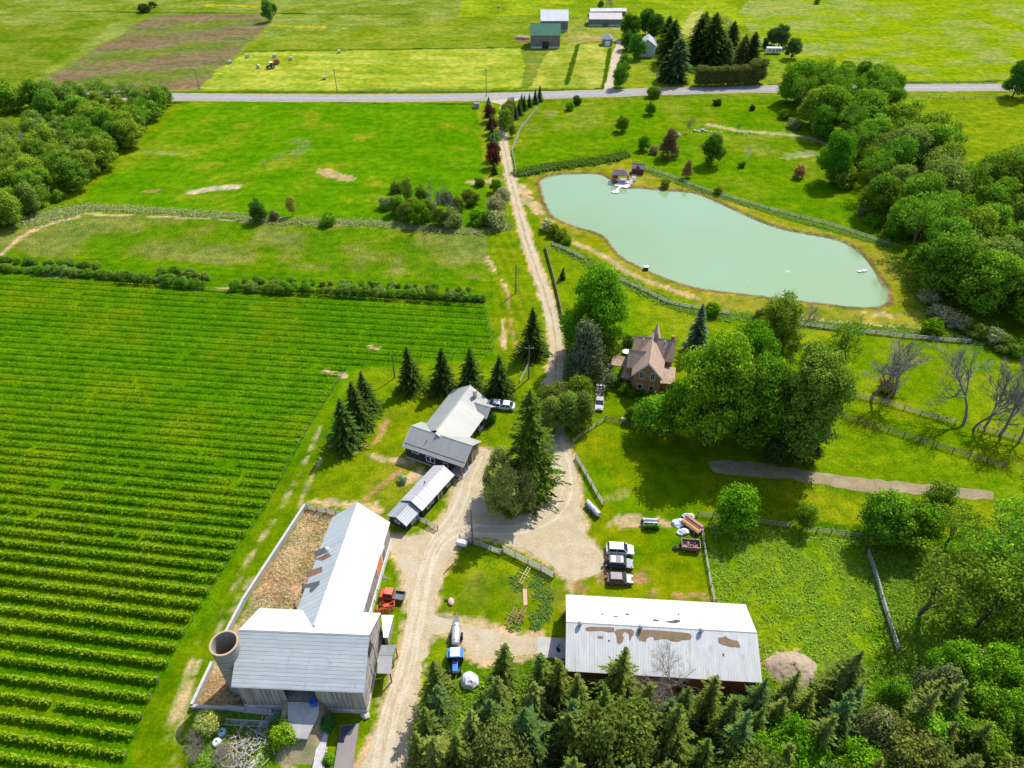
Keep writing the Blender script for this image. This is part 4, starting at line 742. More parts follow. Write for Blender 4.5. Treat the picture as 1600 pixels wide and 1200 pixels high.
tufts('tall_weeds', 'knee-high bright weeds covering the paddock right of the cars', z0(p), rng.uniform(.16, .42, len(p)), (.26, .42, .04), 1.0, 5)
def along_line(pts, n, wd): 
    l = vl(pts); i = rng.integers(0, len(l)-1, n); t = rng.random(n)[:, None]; return l[i]*(1-t)+l[i+1]*t+rng.normal(size=(n, 2))*wd
p = np.vstack([along_line([(60, 350), (100, 328), (130, 324), (330, 335), (420, 345), (560, 348), (745, 362), (795, 352)], 5200, .9), along_line([(40, 345), (75, 338), (120, 330)], 900, 2.2)])
tufts('rough_grass', 'pale tall grass on the weedy bank between the two left fields', z0(p), rng.uniform(.25, .6, len(p)), (.30, .36, .14), 1.3, 4)
p = np.vstack([along_line([(870, 385), (905, 402), (960, 432), (1040, 472), (1100, 490), (1200, 500), (1330, 512), (1450, 522), (1580, 540)], 5000, .9), along_line([(1000, 262), (1085, 294), (1200, 330), (1300, 358), (1385, 384)], 2600, .7)])
tufts('bank_weeds', 'rank green weeds along the fences round the pond', z0(p), rng.uniform(.2, .5, len(p)), (.20, .34, .05), 1.4, 4)
p = np.vstack([inside([(705, 1065), (1180, 1090), (1600, 1000), (1650, 1250), (690, 1250)], 6000), inside([(1340, 850), (1600, 860), (1650, 1080), (1400, 1060)], 5000), inside([(1340, 330), (1500, 430), (1600, 560), (1460, 520)], 2200), inside([(300, 1110), (450, 1110), (430, 1160), (420, 1230), (300, 1230)], 1800)])
tufts('undergrowth', 'green undergrowth beneath and between the woodland trees', z0(p), rng.uniform(.2, .5, len(p)), (.19, .34, .03), 1.1, 4)
p = inside([(798, 892), (830, 886), (862, 905), (866, 935), (858, 965), (840, 985), (795, 985), (785, 965), (800, 945)], 1500); p = p[(np.abs(p[:, 0]-G(822, 935)[0]) > .7) & (fbm(p[:, 0], p[:, 1], 1.5, 9) > .44)]
tufts('garden_plants', 'mixed green plants filling the garden bed beside the long metal shed', z0(p), rng.uniform(.15, .38, len(p)), (.15, .26, .05), 1.2, 4, 'plants')
p = along_line([(812, 272), (860, 262), (920, 254), (960, 248), (975, 242)], 3200, 1.0)
tufts('reeds', 'tall green reeds on the bank above the upper left end of the pond', z0(p), rng.uniform(.4, .9, len(p)), (.11, .20, .025), 2.2, 4, 'reeds')
# straw on the barn yard floor
sp = inside([(482, 797), (535, 806), (500, 880), (470, 950), (440, 1010), (400, 960), (415, 900), (445, 850)], 1500); n_ = len(sp)
o = leaves('straw_litter', np.concatenate([sp, rng.uniform(.02, .14, (n_, 1))], 1), np.stack([rng.normal(size=n_)*.4, rng.normal(size=n_)*.4, np.ones(n_)], 1), rng.uniform(.1, .3, n_), .5, GRASS); o.color = (.50, .42, .28, 1)
tag(o, 'trampled straw litter on the floor of the barn yard', 'straw', kind='stuff')

# ---------------------------------------------------------------- buildings
def plane_hit(px, py, p, n):
    """where the sight line through a picture point meets a roof plane (used only to copy outlines of roof patches)"""
    o = Vector((0, 0, CH)); d = G(px, py)-o; t = (Vector(p)-o).dot(n)/d.dot(n); return o+d*t
def frame(o): return Matrix.Translation(o.location) @ Matrix.Rotation(o.rotation_euler.z, 4, 'Z')
def sub(o, par, wx, wy, wz, rz):
    """give a child mesh its own spot and turn, stated in world terms"""
    M = frame(par).inverted() @ Matrix.Translation((wx, wy, wz)) @ Matrix.Rotation(rz, 4, 'Z')
    o.parent = par; o.location = M.to_translation(); o.rotation_euler = (0, 0, M.to_euler().z); return o
def gable_walls(L, W, e, r, z0=0, pent=0):
    mb = MB(); mb.prism([(-W/2, z0), (W/2, z0), (W/2, e), (0, r), (-W/2, e)], -L/2, L/2, axis='x'); return mb
def gable_roof(L, W, e, r, oe=.35, og=.35, th=.1, cap=True):
    mb = MB(); sl = (r-e)/(W/2); h = W/2+oe
    for s in (-1, 1):
        pr = [(0, r+th), (s*h, r-sl*h+th), (s*h, r-sl*h), (0, r)]
        if s > 0: pr = pr[::-1]
        mb.prism(pr, -L/2-og, L/2+og, axis='x')
    if cap: mb.prism([(-.16, r+.03), (0, r+th+.07), (.16, r+.03)], -L/2-og-.02, L/2+og+.02, axis='x', m=0)
    return mb
def window(par, wx, wy, wz, rz, w_=1., h=1.2, name='window', fm=None, bars=1):
    """window facing the local -y side; wz is its middle"""
    fm = fm or WHITE; mb = MB(); t = .1
    mb.box(-w_/2-t, -w_/2, -.08, .04, -h/2-t, h/2+t); mb.box(w_/2, w_/2+t, -.08, .04, -h/2-t, h/2+t)
    mb.box(-w_/2, w_/2, -.077, .04, h/2, h/2+t); mb.box(-w_/2, w_/2, -.10, .04, -h/2-t, -h/2)
    for k in range(bars): x = -w_/2+w_*(k+1)/(bars+1); mb.box(x-.035, x+.035, -.06, .04, -h/2, h/2)
    f = sub(mb.build(name, fm), par, wx, wy, wz, rz); g = MB(); g.box(-w_/2, w_/2, -.03, .03, -h/2, h/2); g.build('pane', GLASS, f); return f
def door(par, wx, wy, wz, rz, w_, h, m, trim=None, name='door'):
    mb = MB(); mb.box(-w_/2, w_/2, -.09, .03, -h/2, h/2); d = sub(mb.build(name, m), par, wx, wy, wz, rz)
    t = MB(); q = .12
    t.box(-w_/2-q, -w_/2, -.11, .03, -h/2, h/2+q); t.box(w_/2, w_/2+q, -.11, .03, -h/2, h/2+q); t.box(-w_/2, w_/2, -.11, .03, h/2, h/2+q)
    t.build('door_frame', trim or WHITE, d); return d
def slab(par, name, pts, th, m):
    """roof plate through picture corners given with their heights"""
    P3 = [G(x, y, z) for x, y, z in pts]; inv = frame(par).inverted(); n = len(P3); mb = MB()
    v = [tuple(inv @ p) for p in P3]+[tuple(inv @ (p-Vector((0, 0, th)))) for p in P3]
    mb.add(v, [tuple(range(n)), tuple(range(2*n-1, n-1, -1))]+[(i, (i+1) % n, (i+1) % n+n, i+n) for i in range(n)]); return mb.build(name, m, par)
def patch(mb, obj_inv, poly, p, n, mi, lift=.02):
    pts = [plane_hit(x, y, p, n)+n*lift for x, y in poly]; pts = [obj_inv @ q for q in pts]
    tri = tessellate_polygon([pts]); fs = []
    for t in tri:
        a, b_, c = [pts[i] for i in t]; fs.append(tuple(t))
    mb.M = Matrix.Identity(4); mb.add([tuple(q) for q in pts], fs, mi)
def along(o, t, off, z, ang): return (o[0]+math.cos(ang)*t-math.sin(ang)*off, o[1]+math.sin(ang)*t+math.cos(ang)*off, z)
OLDB = board_mat('silvered_barn_boards', (.36, .32, .28), (.20, .17, .145), .28)
STONE = pm('field_stone_base', (.62, .58, .54), (.36, .33, .30), scale=1.6, bump=.4)
RUST = pm('rusty_sheet', (.33, .15, .075), (.20, .09, .05), scale=2.5)
RUSTB = pm('brown_rust_sheet', (.235, .155, .085), (.17, .11, .065), scale=1.5)
DKMET = pm('dull_dark_sheet', (.13, .135, .14), (.09, .09, .1), scale=.8, rough=.5)
ORNG = pm('orange_door_paint', (.75, .19, .035), (.62, .15, .03), scale=1)
REDP = pm('red_brown_paint', (.45, .12, .035), (.34, .09, .03), scale=1)
BLACKB = board_mat('near_black_boards', (.035, .032, .032), (.022, .02, .021), .22)
TANW = board_mat('tan_stained_boards', (.33, .24, .17), (.27, .19, .13), .3)

# old barn: broad end and the long wing behind it
AB = root('barn', 'big weathered L-shaped barn with silvery metal roofs beside the round silo', 'barn', (-28.4, 52.4, 0), R(-2.6))
L, W_, e, r = 17.2, 11.4, 6.6, 10.5
mb = MB(); t = .16
for sx in (-1, 1):
    mb.prism([(-W_/2, 0), (W_/2, 0), (W_/2, e), (0, r), (-W_/2, e)], sx*L/2-(t if sx > 0 else 0), sx*L/2+(0 if sx > 0 else t), axis='x')
mb.box(-L/2+t, L/2-t, W_/2-t, W_/2, 0, e)
dx0, dx1 = -2.2, 2.1
mb.box(-L/2+t, dx0, -W_/2, -W_/2+t, 0, e); mb.box(dx1, L/2-t, -W_/2, -W_/2+t, 0, e)
mb.box(dx0, dx1, -W_/2, -W_/2+t, 0, 3.0); mb.box(dx0, dx1, -W_/2, -W_/2+t, 6.35, e)
mb.box(-L/2+t, L/2-t, -W_/2+t, W_/2-t, 2.8, 2.98)
mb.build('wall', OLDB, AB)
rfA = metal_roof('grey_ribbed_roof', (.58, .585, .56), (.46, .47, .46), .42, (.43, .435, .43), .58, ax=1, contrast=.14, sscale=.7, sc3=(1.6, .4, 1))
gable_roof(L, W_, e, r, .3, .4).build('roof', rfA, AB)
for q in ((-L/2-.06, dx0, -W_/2-.08, -W_/2-.005, 0, 1.1), (dx1, L/2+.06, -W_/2-.08, -W_/2-.005, 0, 1.1), (L/2+.005, L/2+.08, -W_/2, W_/2, 0, .8)): f = MB(); f.box(*q); f.build('foundation', STONE, AB)
f = MB()
for z in (1.9, 4.4): f.box(L/2+.01, L/2+.06, -W_/2+.3, W_/2-.3, z, z+.16)
f.box(L/2+.01, L/2+.07, -1.2, -.9, 1.5, 5.2); f.box(L/2+.01, L/2+.07, 1.3, 1.55, 2., 6.4); f.build('wall_batten', GREYWOOD, AB)
f = MB(); f.box(L/2+.02, L/2+.09, -.9, .9, 6.3, 7.9); f.build('hay_door', DARK, AB)
f = MB(); f.box(dx1+.05, dx1+2.2, -W_/2-.14, -W_/2-.09, 2.7, 6.2); f.build('sliding_door', OLDB, AB)
# long wing
bo = (-26.35, 65.1); ba = R(83.9); BL, BW, be, br_ = 21.6, 9.3, 5.5, 9.6
wv_ = sub(gable_walls(BL, BW, be, br_).build('wing_wall', OLDB), AB, bo[0], bo[1], 0, ba)
rfB = metal_roof('silver_sheet_roof', (.60, .61, .60), (.51, .53, .53), .85, (.46, .49, .50), .60, ax=0, contrast=.10, sscale=.35)
mb = gable_roof(BL, BW, be, br_, .3, .35)
Mb = Matrix.Translation((bo[0], bo[1], 0)) @ Matrix.Rotation(ba, 4, 'Z'); inv = Mb.inverted(); sl = (br_-be)/(BW/2)
nL = (Mb.to_3x3() @ Vector((0, sl, 1))).normalized(); pp = Mb @ Vector((0, 0, br_+.1))
for poly, mi in [([(491, 862), (507, 855), (512, 863), (492, 871)], 2), ([(490, 874), (514, 864), (518, 869), (504, 876)], 1), ([(478, 894), (504, 885), (503, 894), (479, 903)], 1), ([(474, 914), (500, 907), (499, 914), (487, 925.5), (483, 925), (485, 918), (472, 919)], 2)]:
    patch(mb, inv, poly, pp, nL, mi)
sub(mb.build('wing_roof', [rfB, RUST, DKMET]), AB, bo[0], bo[1], 0, ba)
v = MB(); v.tube((0, 0, 0), (0, 0, .9), .16, .16, 8); v.tube((0, 0, .9), (0, 0, 1.05), .26, .2, 8); q = plane_hit(513, 861, pp, nL); v_ = sub(v.build('roof_vent', WHITE), AB, q.x, q.y, q.z-.2, 0)
s_ = MB(); s_.box(-BL/2-.05, BL/2, -BW/2-.12, -BW/2-.005, 0, 1.3); sub(s_.build('wing_foundation', pm('whitewashed_stone', (.72, .66, .62), (.55, .5, .46), scale=1.2)), AB, bo[0], bo[1], 0, ba)
for tt, w2 in ((4.0, 2.6), (-6.0, 2.6)):
    x, y, z = along(bo, tt, -BW/2, 3.35, ba); door(AB, x, y, z, ba, w2, 2.6, ORNG, WHITE, 'orange_door')
x, y, z = along(bo, 6.4, -BW/2, 2.9, ba); door(AB, x, y, z, ba, 1.6, 2.2, DKMET, WHITE, 'small_door')
for tt in (-2.6, -.4, 1.6): x, y, z = along(bo, tt, -BW/2-.12, .75, ba); window(AB, x, y, z, ba, .5, .5, bars=0)
# sheds leaning on the barn's road side
cn = MB(); cn.box(0, 2.6, 0, .9, 0, 0)
slab(AB, 'canopy_roof', [(596, 1008, 3.2), (620, 1007.5, 2.8), (613.5, 1024, 2.8), (591, 1024.5, 3.2)], .12, pm('mid_grey_sheet', (.2, .205, .2), scale=.8))
slab(AB, 'canopy_roof', [(591, 1025, 3.3), (613.5, 1024.5, 2.9), (611, 1053, 2.9), (589, 1052, 3.3)], .12, DKMET)
for px, py in ((618, 1011), (609, 1050), (612, 1026)):
    q = frame(AB).inverted() @ G(px, py, 2.8); cp = MB(); cp.box(q.x-.08, q.x+.08, q.y-.08, q.y+.08, 0, 2.7); cp.build('canopy_post', BROWNWOOD, AB)
slab(AB, 'lean_to_roof', [(596, 961, 4.2), (615, 961, 3.0), (606, 996, 3.0), (599, 996, 4.0)], .1, WHITE)
q0 = [frame(AB).inverted() @ G(x, y, 2.9) for x, y in ((598, 964), (613, 963), (604.5, 993), (599, 993))]
lt = MB(); lt.prism([(q.x, q.y) for q in q0], 0, 2.85, axis='z'); lt.build('lean_to_wall', OLDB, AB)

# silo
SI = root('silo', 'open-topped round concrete silo at the corner of the old barn', 'silo', (-38.75, 50.8, 0))
n_, ro, ri, hs = 40, 1.85, 1.68, 10.6; vs = []; fs = []
for z, rr in ((0, ro), (hs, ro), (hs, ri), (.6, ri)):
    for i in range(n_): a = 6.2832*i/n_; vs.append((rr*math.cos(a), rr*math.sin(a), z))
for k in range(3):
    for i in range(n_): fs.append((k*n_+i, k*n_+(i+1) % n_, (k+1)*n_+(i+1) % n_, (k+1)*n_+i))
fs.append(tuple(3*n_+i for i in range(n_)))
mb = MB(); mb.add(vs, fs); m, nt, b = newmat('silo_concrete_staves'); co = coords(nt)
a = noise(nt, co, 1.1, 4, .6, sc3=(1, 1, 2.6)); c = mixc(nt, ramp(nt, a, .35, .65), (.31, .29, .25), (.22, .21, .18)); nt.links.new(c, b.inputs['Base Color']); b.inputs['Roughness'].default_value = .9
mb.build('barrel', m, SI)
rim = MB(); vs = []; fs = []
for z, rr in ((hs-.02, ro+.05), (hs+.16, ro+.05), (hs+.16, ri-.02), (hs-.02, ri-.02)):
    for i in range(n_): a = 6.2832*i/n_; vs.append((rr*math.cos(a), rr*math.sin(a), z))
for k in range(4):
    for i in range(n_): fs.append((k*n_+i, k*n_+(i+1) % n_, ((k+1) % 4)*n_+(i+1) % n_, ((k+1) % 4)*n_+i))
rim.add(vs, fs); rim.build('rim', pm('rusty_rim', (.42, .27, .17), (.36, .27, .2), scale=1.5), SI)
hm_ = pm('iron_hoop', (.15, .14, .13), scale=3)
for z in np.arange(.8, hs-.3, .72):
    hb = MB()
    for i in range(n_):
        a = 6.2832*i/n_; b2 = 6.2832*(i+1)/n_; hb.tube((ro*1.006*math.cos(a), ro*1.006*math.sin(a), z), (ro*1.006*math.cos(b2), ro*1.006*math.sin(b2), z), .025, n=4, cap=False)
    hb.build('hoop', hm_, SI)

# grey-roofed hall (front hall plus long wing)
wa = R(-24.3); HA = root('hall', 'long dark-boarded hall with T-shaped grey metal roof beside the turning circle', 'hall', (-13.34, 96.31, 0), wa)
hm = metal_roof('charcoal_grey_roof', (.34, .335, .30), (.30, .30, .27), .5, None, ax=0, contrast=.08)
HL, HW, he, hr = 12.1, 6.8, 3.2, 5.2
wl = MB(); t = .14
wl.prism([(-HW/2, 0), (HW/2, 0), (HW/2, he), (0, hr), (-HW/2, he)], -HL/2, HL/2-2.6, axis='x'); wl.build('wall', BLACKB, HA)
wl = MB(); wl.box(HL/2-2.6, HL/2, .2, HW/2, 0, he-.05); wl.build('porch_wall', TANW, HA)
gb_ = MB(); gb_.prism([(-HW/2, he), (HW/2, he), (0, hr)], HL/2-.15, HL/2-.02, axis='x'); gb_.build('porch_gable', TANW, HA)
gable_roof(HL, HW, he, hr, .35, .45).build('roof', hm, HA)
for sx in (-1, 1):
    for sy in (-1, 1):
        fb = MB(); fb.tube((sx*(HL/2+.48), 0, hr+.06), (sx*(HL/2+.48), sy*(HW/2+.35), he-.15), .07, n=4); fb.build('fascia', pm('pale_trim', (.5, .5, .48), scale=2), HA)
tr = MB(); tr.box(-HL/2-.4, HL/2+.4, -3.02, -2.94, 3.5, 3.62); tr.build('snow_rail', DKMET, HA)
for y in (-HW/2-.3, -1.5):
    p_ = MB(); p_.box(HL/2-.05, HL/2+.17, y-.11, y+.11, 0, he-.1); p_.build('porch_post', TIMBER, HA)
F_ = MB(); F_.box(-HL/2-.06, HL/2-2.6, -HW/2-.05, -HW/2-.004, 0, .4); F_.build('foundation', CONC, HA)
pf = MB(); pf.box(HL/2-2.6, HL/2+.5, -HW/2-.5, .2, 0, .12); pf.build('porch_floor', CONC, HA)
oh = (-13.34, 96.31)
for tt in (-1.15, -.2): x, y, z = along(oh, tt, -HW/2, 1.75, wa); window(HA, x, y, z, wa, .75, 1.3, bars=0)
x, y, z = along(oh, -3.9, -HW/2, 2.45, wa); window(HA, x, y, z, wa, 1.3, .45, bars=0)
x, y, z = along(oh, 2.6, -HW/2, 1.7, wa); window(HA, x, y, z, wa, .8, 1., bars=0)
x, y, z = along(oh, HL/2, 1.2, 1.15, wa); door(HA, x, y, z, wa+math.pi/2, 1.2, 2.2, GLASS, WHITE)
vp = MB(); vp.tube((-2.3, -1.6, 4.0), (-2.3, -1.6, 4.9), .09, .09, 8); vp.build('vent_pipe', STEEL, HA)
# wing
wo = (-11.5, 103.9); wb = R(65.7); WL, WW, we, wr = 13.6, 7.2, 3.4, 5.7
sub(gable_walls(WL, WW, we, wr).build('wing_wall', board_mat('dark_brown_boards', (.10, .06, .045), (.06, .04, .03), .25)), HA, wo[0], wo[1], 0, wb)
sub(gable_roof(WL, WW, we, wr, .5, .45).build('wing_roof', metal_roof('aged_grey_roof', (.34, .345, .32), (.29, .295, .275), .5, (.30, .35, .32), .6, ax=0, contrast=.06)), HA, wo[0], wo[1], 0, wb)
pr = MB(); pr.prism([(-WW/2-1.9, 3.02), (-WW/2-1.9, 3.12), (-.4, 5.75), (-.4, 5.6)], -WL/2-1.2, 2.6, axis='x'); sub(pr.build('porch_roof', hm), HA, wo[0], wo[1], 0, wb)
for tt in (-5.5, -2.5, .5, 2.4):
    p_ = MB(); p_.box(-.09, .09, -.09, .09, 0, 3.0); x, y, z = along(wo, tt, -WW/2-1.7, 0, wb); sub(p_.build('porch_post', TIMBER), HA, x, y, 0, wb)
for tt in (-3.8, -1.2, 1.2): x, y, z = along(wo, tt, -WW/2, 1.7, wb); window(HA, x, y, z, wb, .8, 1.2, bars=0)
cg = MB(); cg.prism([(-1.7, 0), (1.7, 0), (1.7, 3.1), (0, 4.2), (-1.7, 3.1)], -2.9, 2.9, axis='x'); x, y, z = along(wo, 4.3, -2.8, 0, wb); sub(cg.build('entrance_wall', BLACKB), HA, x, y, 0, wb-math.pi/2)
sub(gable_roof(5.8, 3.4, 3.1, 4.2, .4, .4).build('entrance_roof', hm), HA, x, y, 0, wb-math.pi/2)
ch = MB(); ch.box(-.3, .3, -.3, .3, 3, 6.3); x, y, z = along(wo, 5.6, -1.9, 0, wb); sub(ch.build('chimney', pm('pale_chimney', (.6, .5, .42), (.4, .3, .25), scale=4)), HA, x, y, 0, wb)

# low shed in two steps
so_ = (-15.1, 86.0); sa = R(58.7)
SH = root('shed', 'low black shed with white-topped metal roof between the hall and the barn', 'shed', (so_[0], so_[1], 0), sa)
gable_walls(9.3, 4.1, 2.4, 3.5).build('wall', BLACKB, SH)
m_ = metal_roof('pale_worn_roof', (.50, .47, .47), (.40, .38, .38), .8, (.32, .30, .29), .66, ax=0, contrast=.08, sscale=.5); gable_roof(9.3, 4.1, 2.4, 3.5, .3, .3).build('roof', m_, SH)
lo_ = along(so_, -6.6, .35, 0, sa)
sub(gable_walls(3.7, 3.7, 2.0, 2.9).build('annex_wall', BLACKB), SH, lo_[0], lo_[1], 0, sa)
sub(gable_roof(3.7, 3.7, 2.0, 2.9, .35, .35).build('annex_roof', metal_roof('blue_grey_old_roof', (.34, .37, .38), (.28, .31, .32), .4, None, ax=1, contrast=.12)), SH, lo_[0], lo_[1], 0, sa)
x, y, z = along(lo_, -1.85, .1, 1.35, sa); window(SH, x, y, z, sa-math.pi/2, .8, .5, bars=0)
for tt, w2, h2 in ((3.2, .8, .8), (-2.8, .8, .8), (-1.6, .5, .6)): x, y, z = along(so_, tt, -2.05, 1.4, sa); window(SH, x, y, z, sa, w2, h2, bars=0)
x, y, z = along(so_, .6, -2.05, 1.1, sa); door(SH, x, y, z, sa, .95, 2.1, DKMET, WHITE)
for tt in (.9, 0): x, y, z = along(lo_, tt, -1.85, 1.0, sa); door(SH, x, y, z, sa, .8, 1.8, pm('grey_door', (.3, .32, .34), scale=2), WHITE)
v = MB(); v.tube((-.2, .5, 3.1), (-.2, .5, 3.9), .1, .1, 8); v.build('flue', DARK, SH)

# brick farmhouse
BRK = None
m, nt, b = newmat('red_brown_brick'); co = coords(nt); bt = N(nt, 'ShaderNodeTexBrick'); bt.inputs['Scale'].default_value = 4; bt.inputs['Color1'].default_value = (.42, .18, .085, 1); bt.inputs['Color2'].default_value = (.32, .13, .065, 1); bt.inputs['Mortar'].default_value = (.4, .3, .22, 1); bt.inputs['Mortar Size'].default_value = .012
mp = nt.nodes.new('ShaderNodeMapping'); mp.inputs['Rotation'].default_value = (R(90), 0, 0); nt.links.new(co, mp.inputs[0]); nt.links.new(mp.outputs[0], bt.inputs['Vector']); nt.links.new(bt.outputs['Color'], b.inputs['Base Color']); b.inputs['Roughness'].default_value = .9; BRK = m
SHG = pm('pinkish_brown_shingles', (.41, .29, .21), (.31, .215, .16), scale=1.6, sc3=(1, 1, 1), rough=.95)
ha = R(76.5); ho = (29.35, 119.4); HO = root('house', 'red-brown brick farmhouse with steep shingled gables among the maples', 'house', (29.35, 119.4, 0), ha)
HBL = 10.2; HBW = 5.7
gable_walls(HBL, HBW, 5.2, 8.5).build('wall', BRK, HO); gable_roof(HBL, HBW, 5.2, 8.5, .4, .4, .14).build('roof', SHG, HO)
bb = MB(); s2 = 3.3/2.85
for s in (-1, 1):
    prf = [(0, 8.52), (s*3.25, 8.52-s2*3.25), (s*3.25, 8.24-s2*3.25), (0, 8.24)]
    bb.prism(prf if s < 0 else prf[::-1], -HBL/2-.46, -HBL/2-.405, axis='x')
bb.build('bargeboard', WHITE, HO)
front = ha-math.pi/2+math.pi/2
def onfront(off, z): x, y, z = along(ho, -HBL/2, off, z, ha); return x, y, z
for off in (1.15, -1.15):
    x, y, z = onfront(off, 5.0); window(HO, x, y, z, ha-math.pi/2, .8, 1.7, bars=1); x, y, z = onfront(off*1.02, 1.9); window(HO, x, y, z, ha-math.pi/2, .8, 1.2, bars=0)
co2 = (30.7, 123.1); cr = R(-11); 
sub(gable_walls(8.3, 5.8, 5.2, 8.3).build('cross_wall', BRK), HO, co2[0], co2[1], 0, cr); sub(gable_roof(8.3, 5.8, 5.2, 8.3, .35, .3, .14).build('cross_roof', SHG), HO, co2[0], co2[1], 0, cr)
x, y, z = along(co2, -3.1, -2.9, 2.6, cr); window(HO, x, y, z, cr, .8, 1.3, bars=0)
sp_ = MB(); sp_.prism([(-1.5, 5.0), (1.5, 5.0), (0, 10.2)], -1.7, 1.7, axis='x'); x, y, z = along(co2, .3, 1.6, 0, cr); sub(sp_.build('gable_peak', SHG), HO, x, y, 0, cr+math.pi/2)
ch = MB(); ch.box(-.35, .35, -.3, .3, 6, 9.3); x, y, z = along(co2, 3.7, .3, 0, cr); sub(ch.build('chimney', BRK), HO, x, y, 0, cr)
for tt in (-2.4, 2.2):
    v = MB(); v.tube((0, 0, 0), (0, 0, .6), .1, .1, 8); x, y, z = along(co2, tt, -.5, 7.7, cr); sub(v.build('vent_pipe', WHITE), HO, x, y, z, 0)
# left cross gable, porch and side wings
x, y, z = along(ho, -.4, 2.2, 0, ha); sub(gable_walls(4.2, 4.6, 5.0, 7.6).build('side_gable_wall', BRK), HO, x, y, 0, ha+math.pi/2); sub(gable_roof(4.2, 4.6, 5.0, 7.6, .3, .3, .14).build('side_gable_roof', SHG), HO, x, y, 0, ha+math.pi/2)
slab(HO, 'porch_roof', [(958, 554, 3.6), (990, 560, 3.8), (984, 574, 2.9), (955, 570, 2.9)], .18, SHG)
slab(HO, 'side_wing_roof', [(975, 571, 3.4), (990, 568, 3.9), (989, 578, 3.4), (984, 591, 2.8), (970.5, 589.5, 2.8)], .18, SHG)
slab(HO, 'right_wing_roof', [(1034, 573, 3.9), (1056, 574, 3.6), (1054, 600, 2.8), (1029.5, 598.5, 2.9)], .18, SHG)
def wingbox(pts, z1, m, name):
    q = [frame(HO).inverted() @ G(x, y) for x, y in pts]; mb = MB(); mb.prism([(p.x, p.y) for p in q], 0, z1, axis='z'); return mb.build(name, m, HO)
wingbox([(972, 603), (989, 605), (991, 592), (979, 590)], 2.7, BRK, 'side_wing_wall'); wingbox([(1029, 611), (1051, 612), (1053, 594), (1032, 592)], 2.75, BRK, 'right_wing_wall')
x_ = G(981, 604); window(HO, x_.x, x_.y, 1.5, R(-7), .9, .8, bars=0); x_ = G(1046, 611.8); window(HO, x_.x, x_.y, 1.3, R(-3), 1.3, 1.2, bars=0)
for px, py in ((957, 583), (967, 586), (978, 586)):
    q = frame(HO).inverted() @ G(px, py); p_ = MB(); p_.box(q.x-.07, q.x+.07, q.y-.07, q.y+.07, 0, 2.7); p_.build('porch_post', WHITE, HO)

# long metal shed
da = R(-3.6); do = (21.5, 55.9); DS = root('machine_shed', 'long pale metal shed with rust-blotched roof and orange-red walls', 'shed', (do[0], do[1], 0), da)
DL, DW, de, dr_ = 26.8, 11.9, 3.7, 6.0
gable_walls(DL, DW, de, dr_).build('wall', pm('orange_red_steel_wall', (.42, .11, .03), (.33, .085, .025), scale=.8), DS)
rfD = metal_roof('galvanised_old_roof', (.56, .56, .53), (.45, .45, .425), .38, (.44, .40, .34), .60, ax=0, contrast=.05, sscale=1.1, sc3=(1.3, .14, 1))
mb = gable_roof(DL, DW, de, dr_, .25, .25); MD = frame(DS); sl = (dr_-de)/(DW/2)
nF = (MD.to_3x3() @ Vector((0, -sl, 1))).normalized(); nB = (MD.to_3x3() @ Vector((0, sl, 1))).normalized(); pp = MD @ Vector((0, 0, dr_+.1)); iv = MD.inverted()
Q = lambda pts: [(800+x/4, 900+y/4) for x, y in pts]
for poly in [Q([(460, 322), (490, 316), (560, 318), (640, 322), (640, 350), (600, 352), (560, 342), (510, 345), (470, 345), (458, 335)]), Q([(650, 335), (690, 330), (745, 332), (765, 345), (760, 370), (745, 385), (740, 405), (732, 400), (730, 365), (712, 350), (698, 352), (690, 372), (700, 385), (690, 415), (668, 428), (655, 410), (652, 372), (640, 352)]), Q([(785, 337), (850, 335), (950, 342), (1060, 352), (1115, 360), (1125, 378), (1115, 400), (1060, 402), (1040, 412), (1000, 408), (970, 395), (930, 395), (905, 400), (888, 402), (885, 382), (862, 380), (842, 390), (835, 412), (815, 408), (795, 402), (782, 382)]), Q([(1288, 385), (1320, 382), (1335, 374), (1348, 388), (1380, 400), (1410, 405), (1428, 440), (1420, 450), (1400, 445), (1370, 445), (1320, 432), (1292, 420)]), Q([(535, 374), (570, 376), (570, 392), (535, 390)])]:
    patch(mb, iv, poly, pp, nF, 1)
for poly in [Q([(600, 400), (612, 400), (610, 412), (602, 410)]), Q([(1315, 484), (1324, 484), (1326, 504), (1316, 500)])]: patch(mb, iv, poly, pp, nF, 2)
for poly in [Q([(560, 234), (570, 234), (570, 243), (560, 243)]), Q([(635, 250), (662, 250), (662, 256), (635, 256)]), Q([(708, 234), (732, 236), (730, 245), (710, 242)]), Q([(880, 275), (890, 270), (905, 274), (920, 276), (918, 283), (884, 282)]), Q([(955, 284), (1000, 280), (1025, 272), (1052, 278), (1050, 286), (1025, 296), (985, 294)]), Q([(1037, 235), (1048, 237), (1046, 246), (1038, 244)])]: patch(mb, iv, poly, pp, nB, 2)
mb.build('roof', [rfD, RUSTB, pm('tar_spot', (.06, .055, .06), scale=2)], DS)
for tt in (-11.7, -3.0, 5.6):
    v = MB(); v.tube((0, 0, 0), (0, 0, .45), .22, .2, 10); v.tube((0, 0, .45), (0, 0, .75), .36, .3, 10); v.tube((0, 0, .75), (0, 0, .95), .3, .06, 10); v.at((0, 0, 0)); o = v.build('roof_ventilator', STEEL, DS); o.location = (tt, -.35, dr_-.05)
x, y, z = along(do, -9.4, -DW/2, 3.2, da); f = MB(); f.box(-2.6, 2.6, -.1, .02, -.3, .3); sub(f.build('green_strip_window', pm('green_fascia', (.05, .16, .09), scale=1)), DS, x, y, z, da)
x, y, z = along(do, -DL/2, 1.2, 1.5, da); door(DS, x, y, z, da-math.pi/2, 3.4, 2.9, pm('grey_steel_door', (.35, .36, .37), scale=1), WHITE, 'sliding_door')

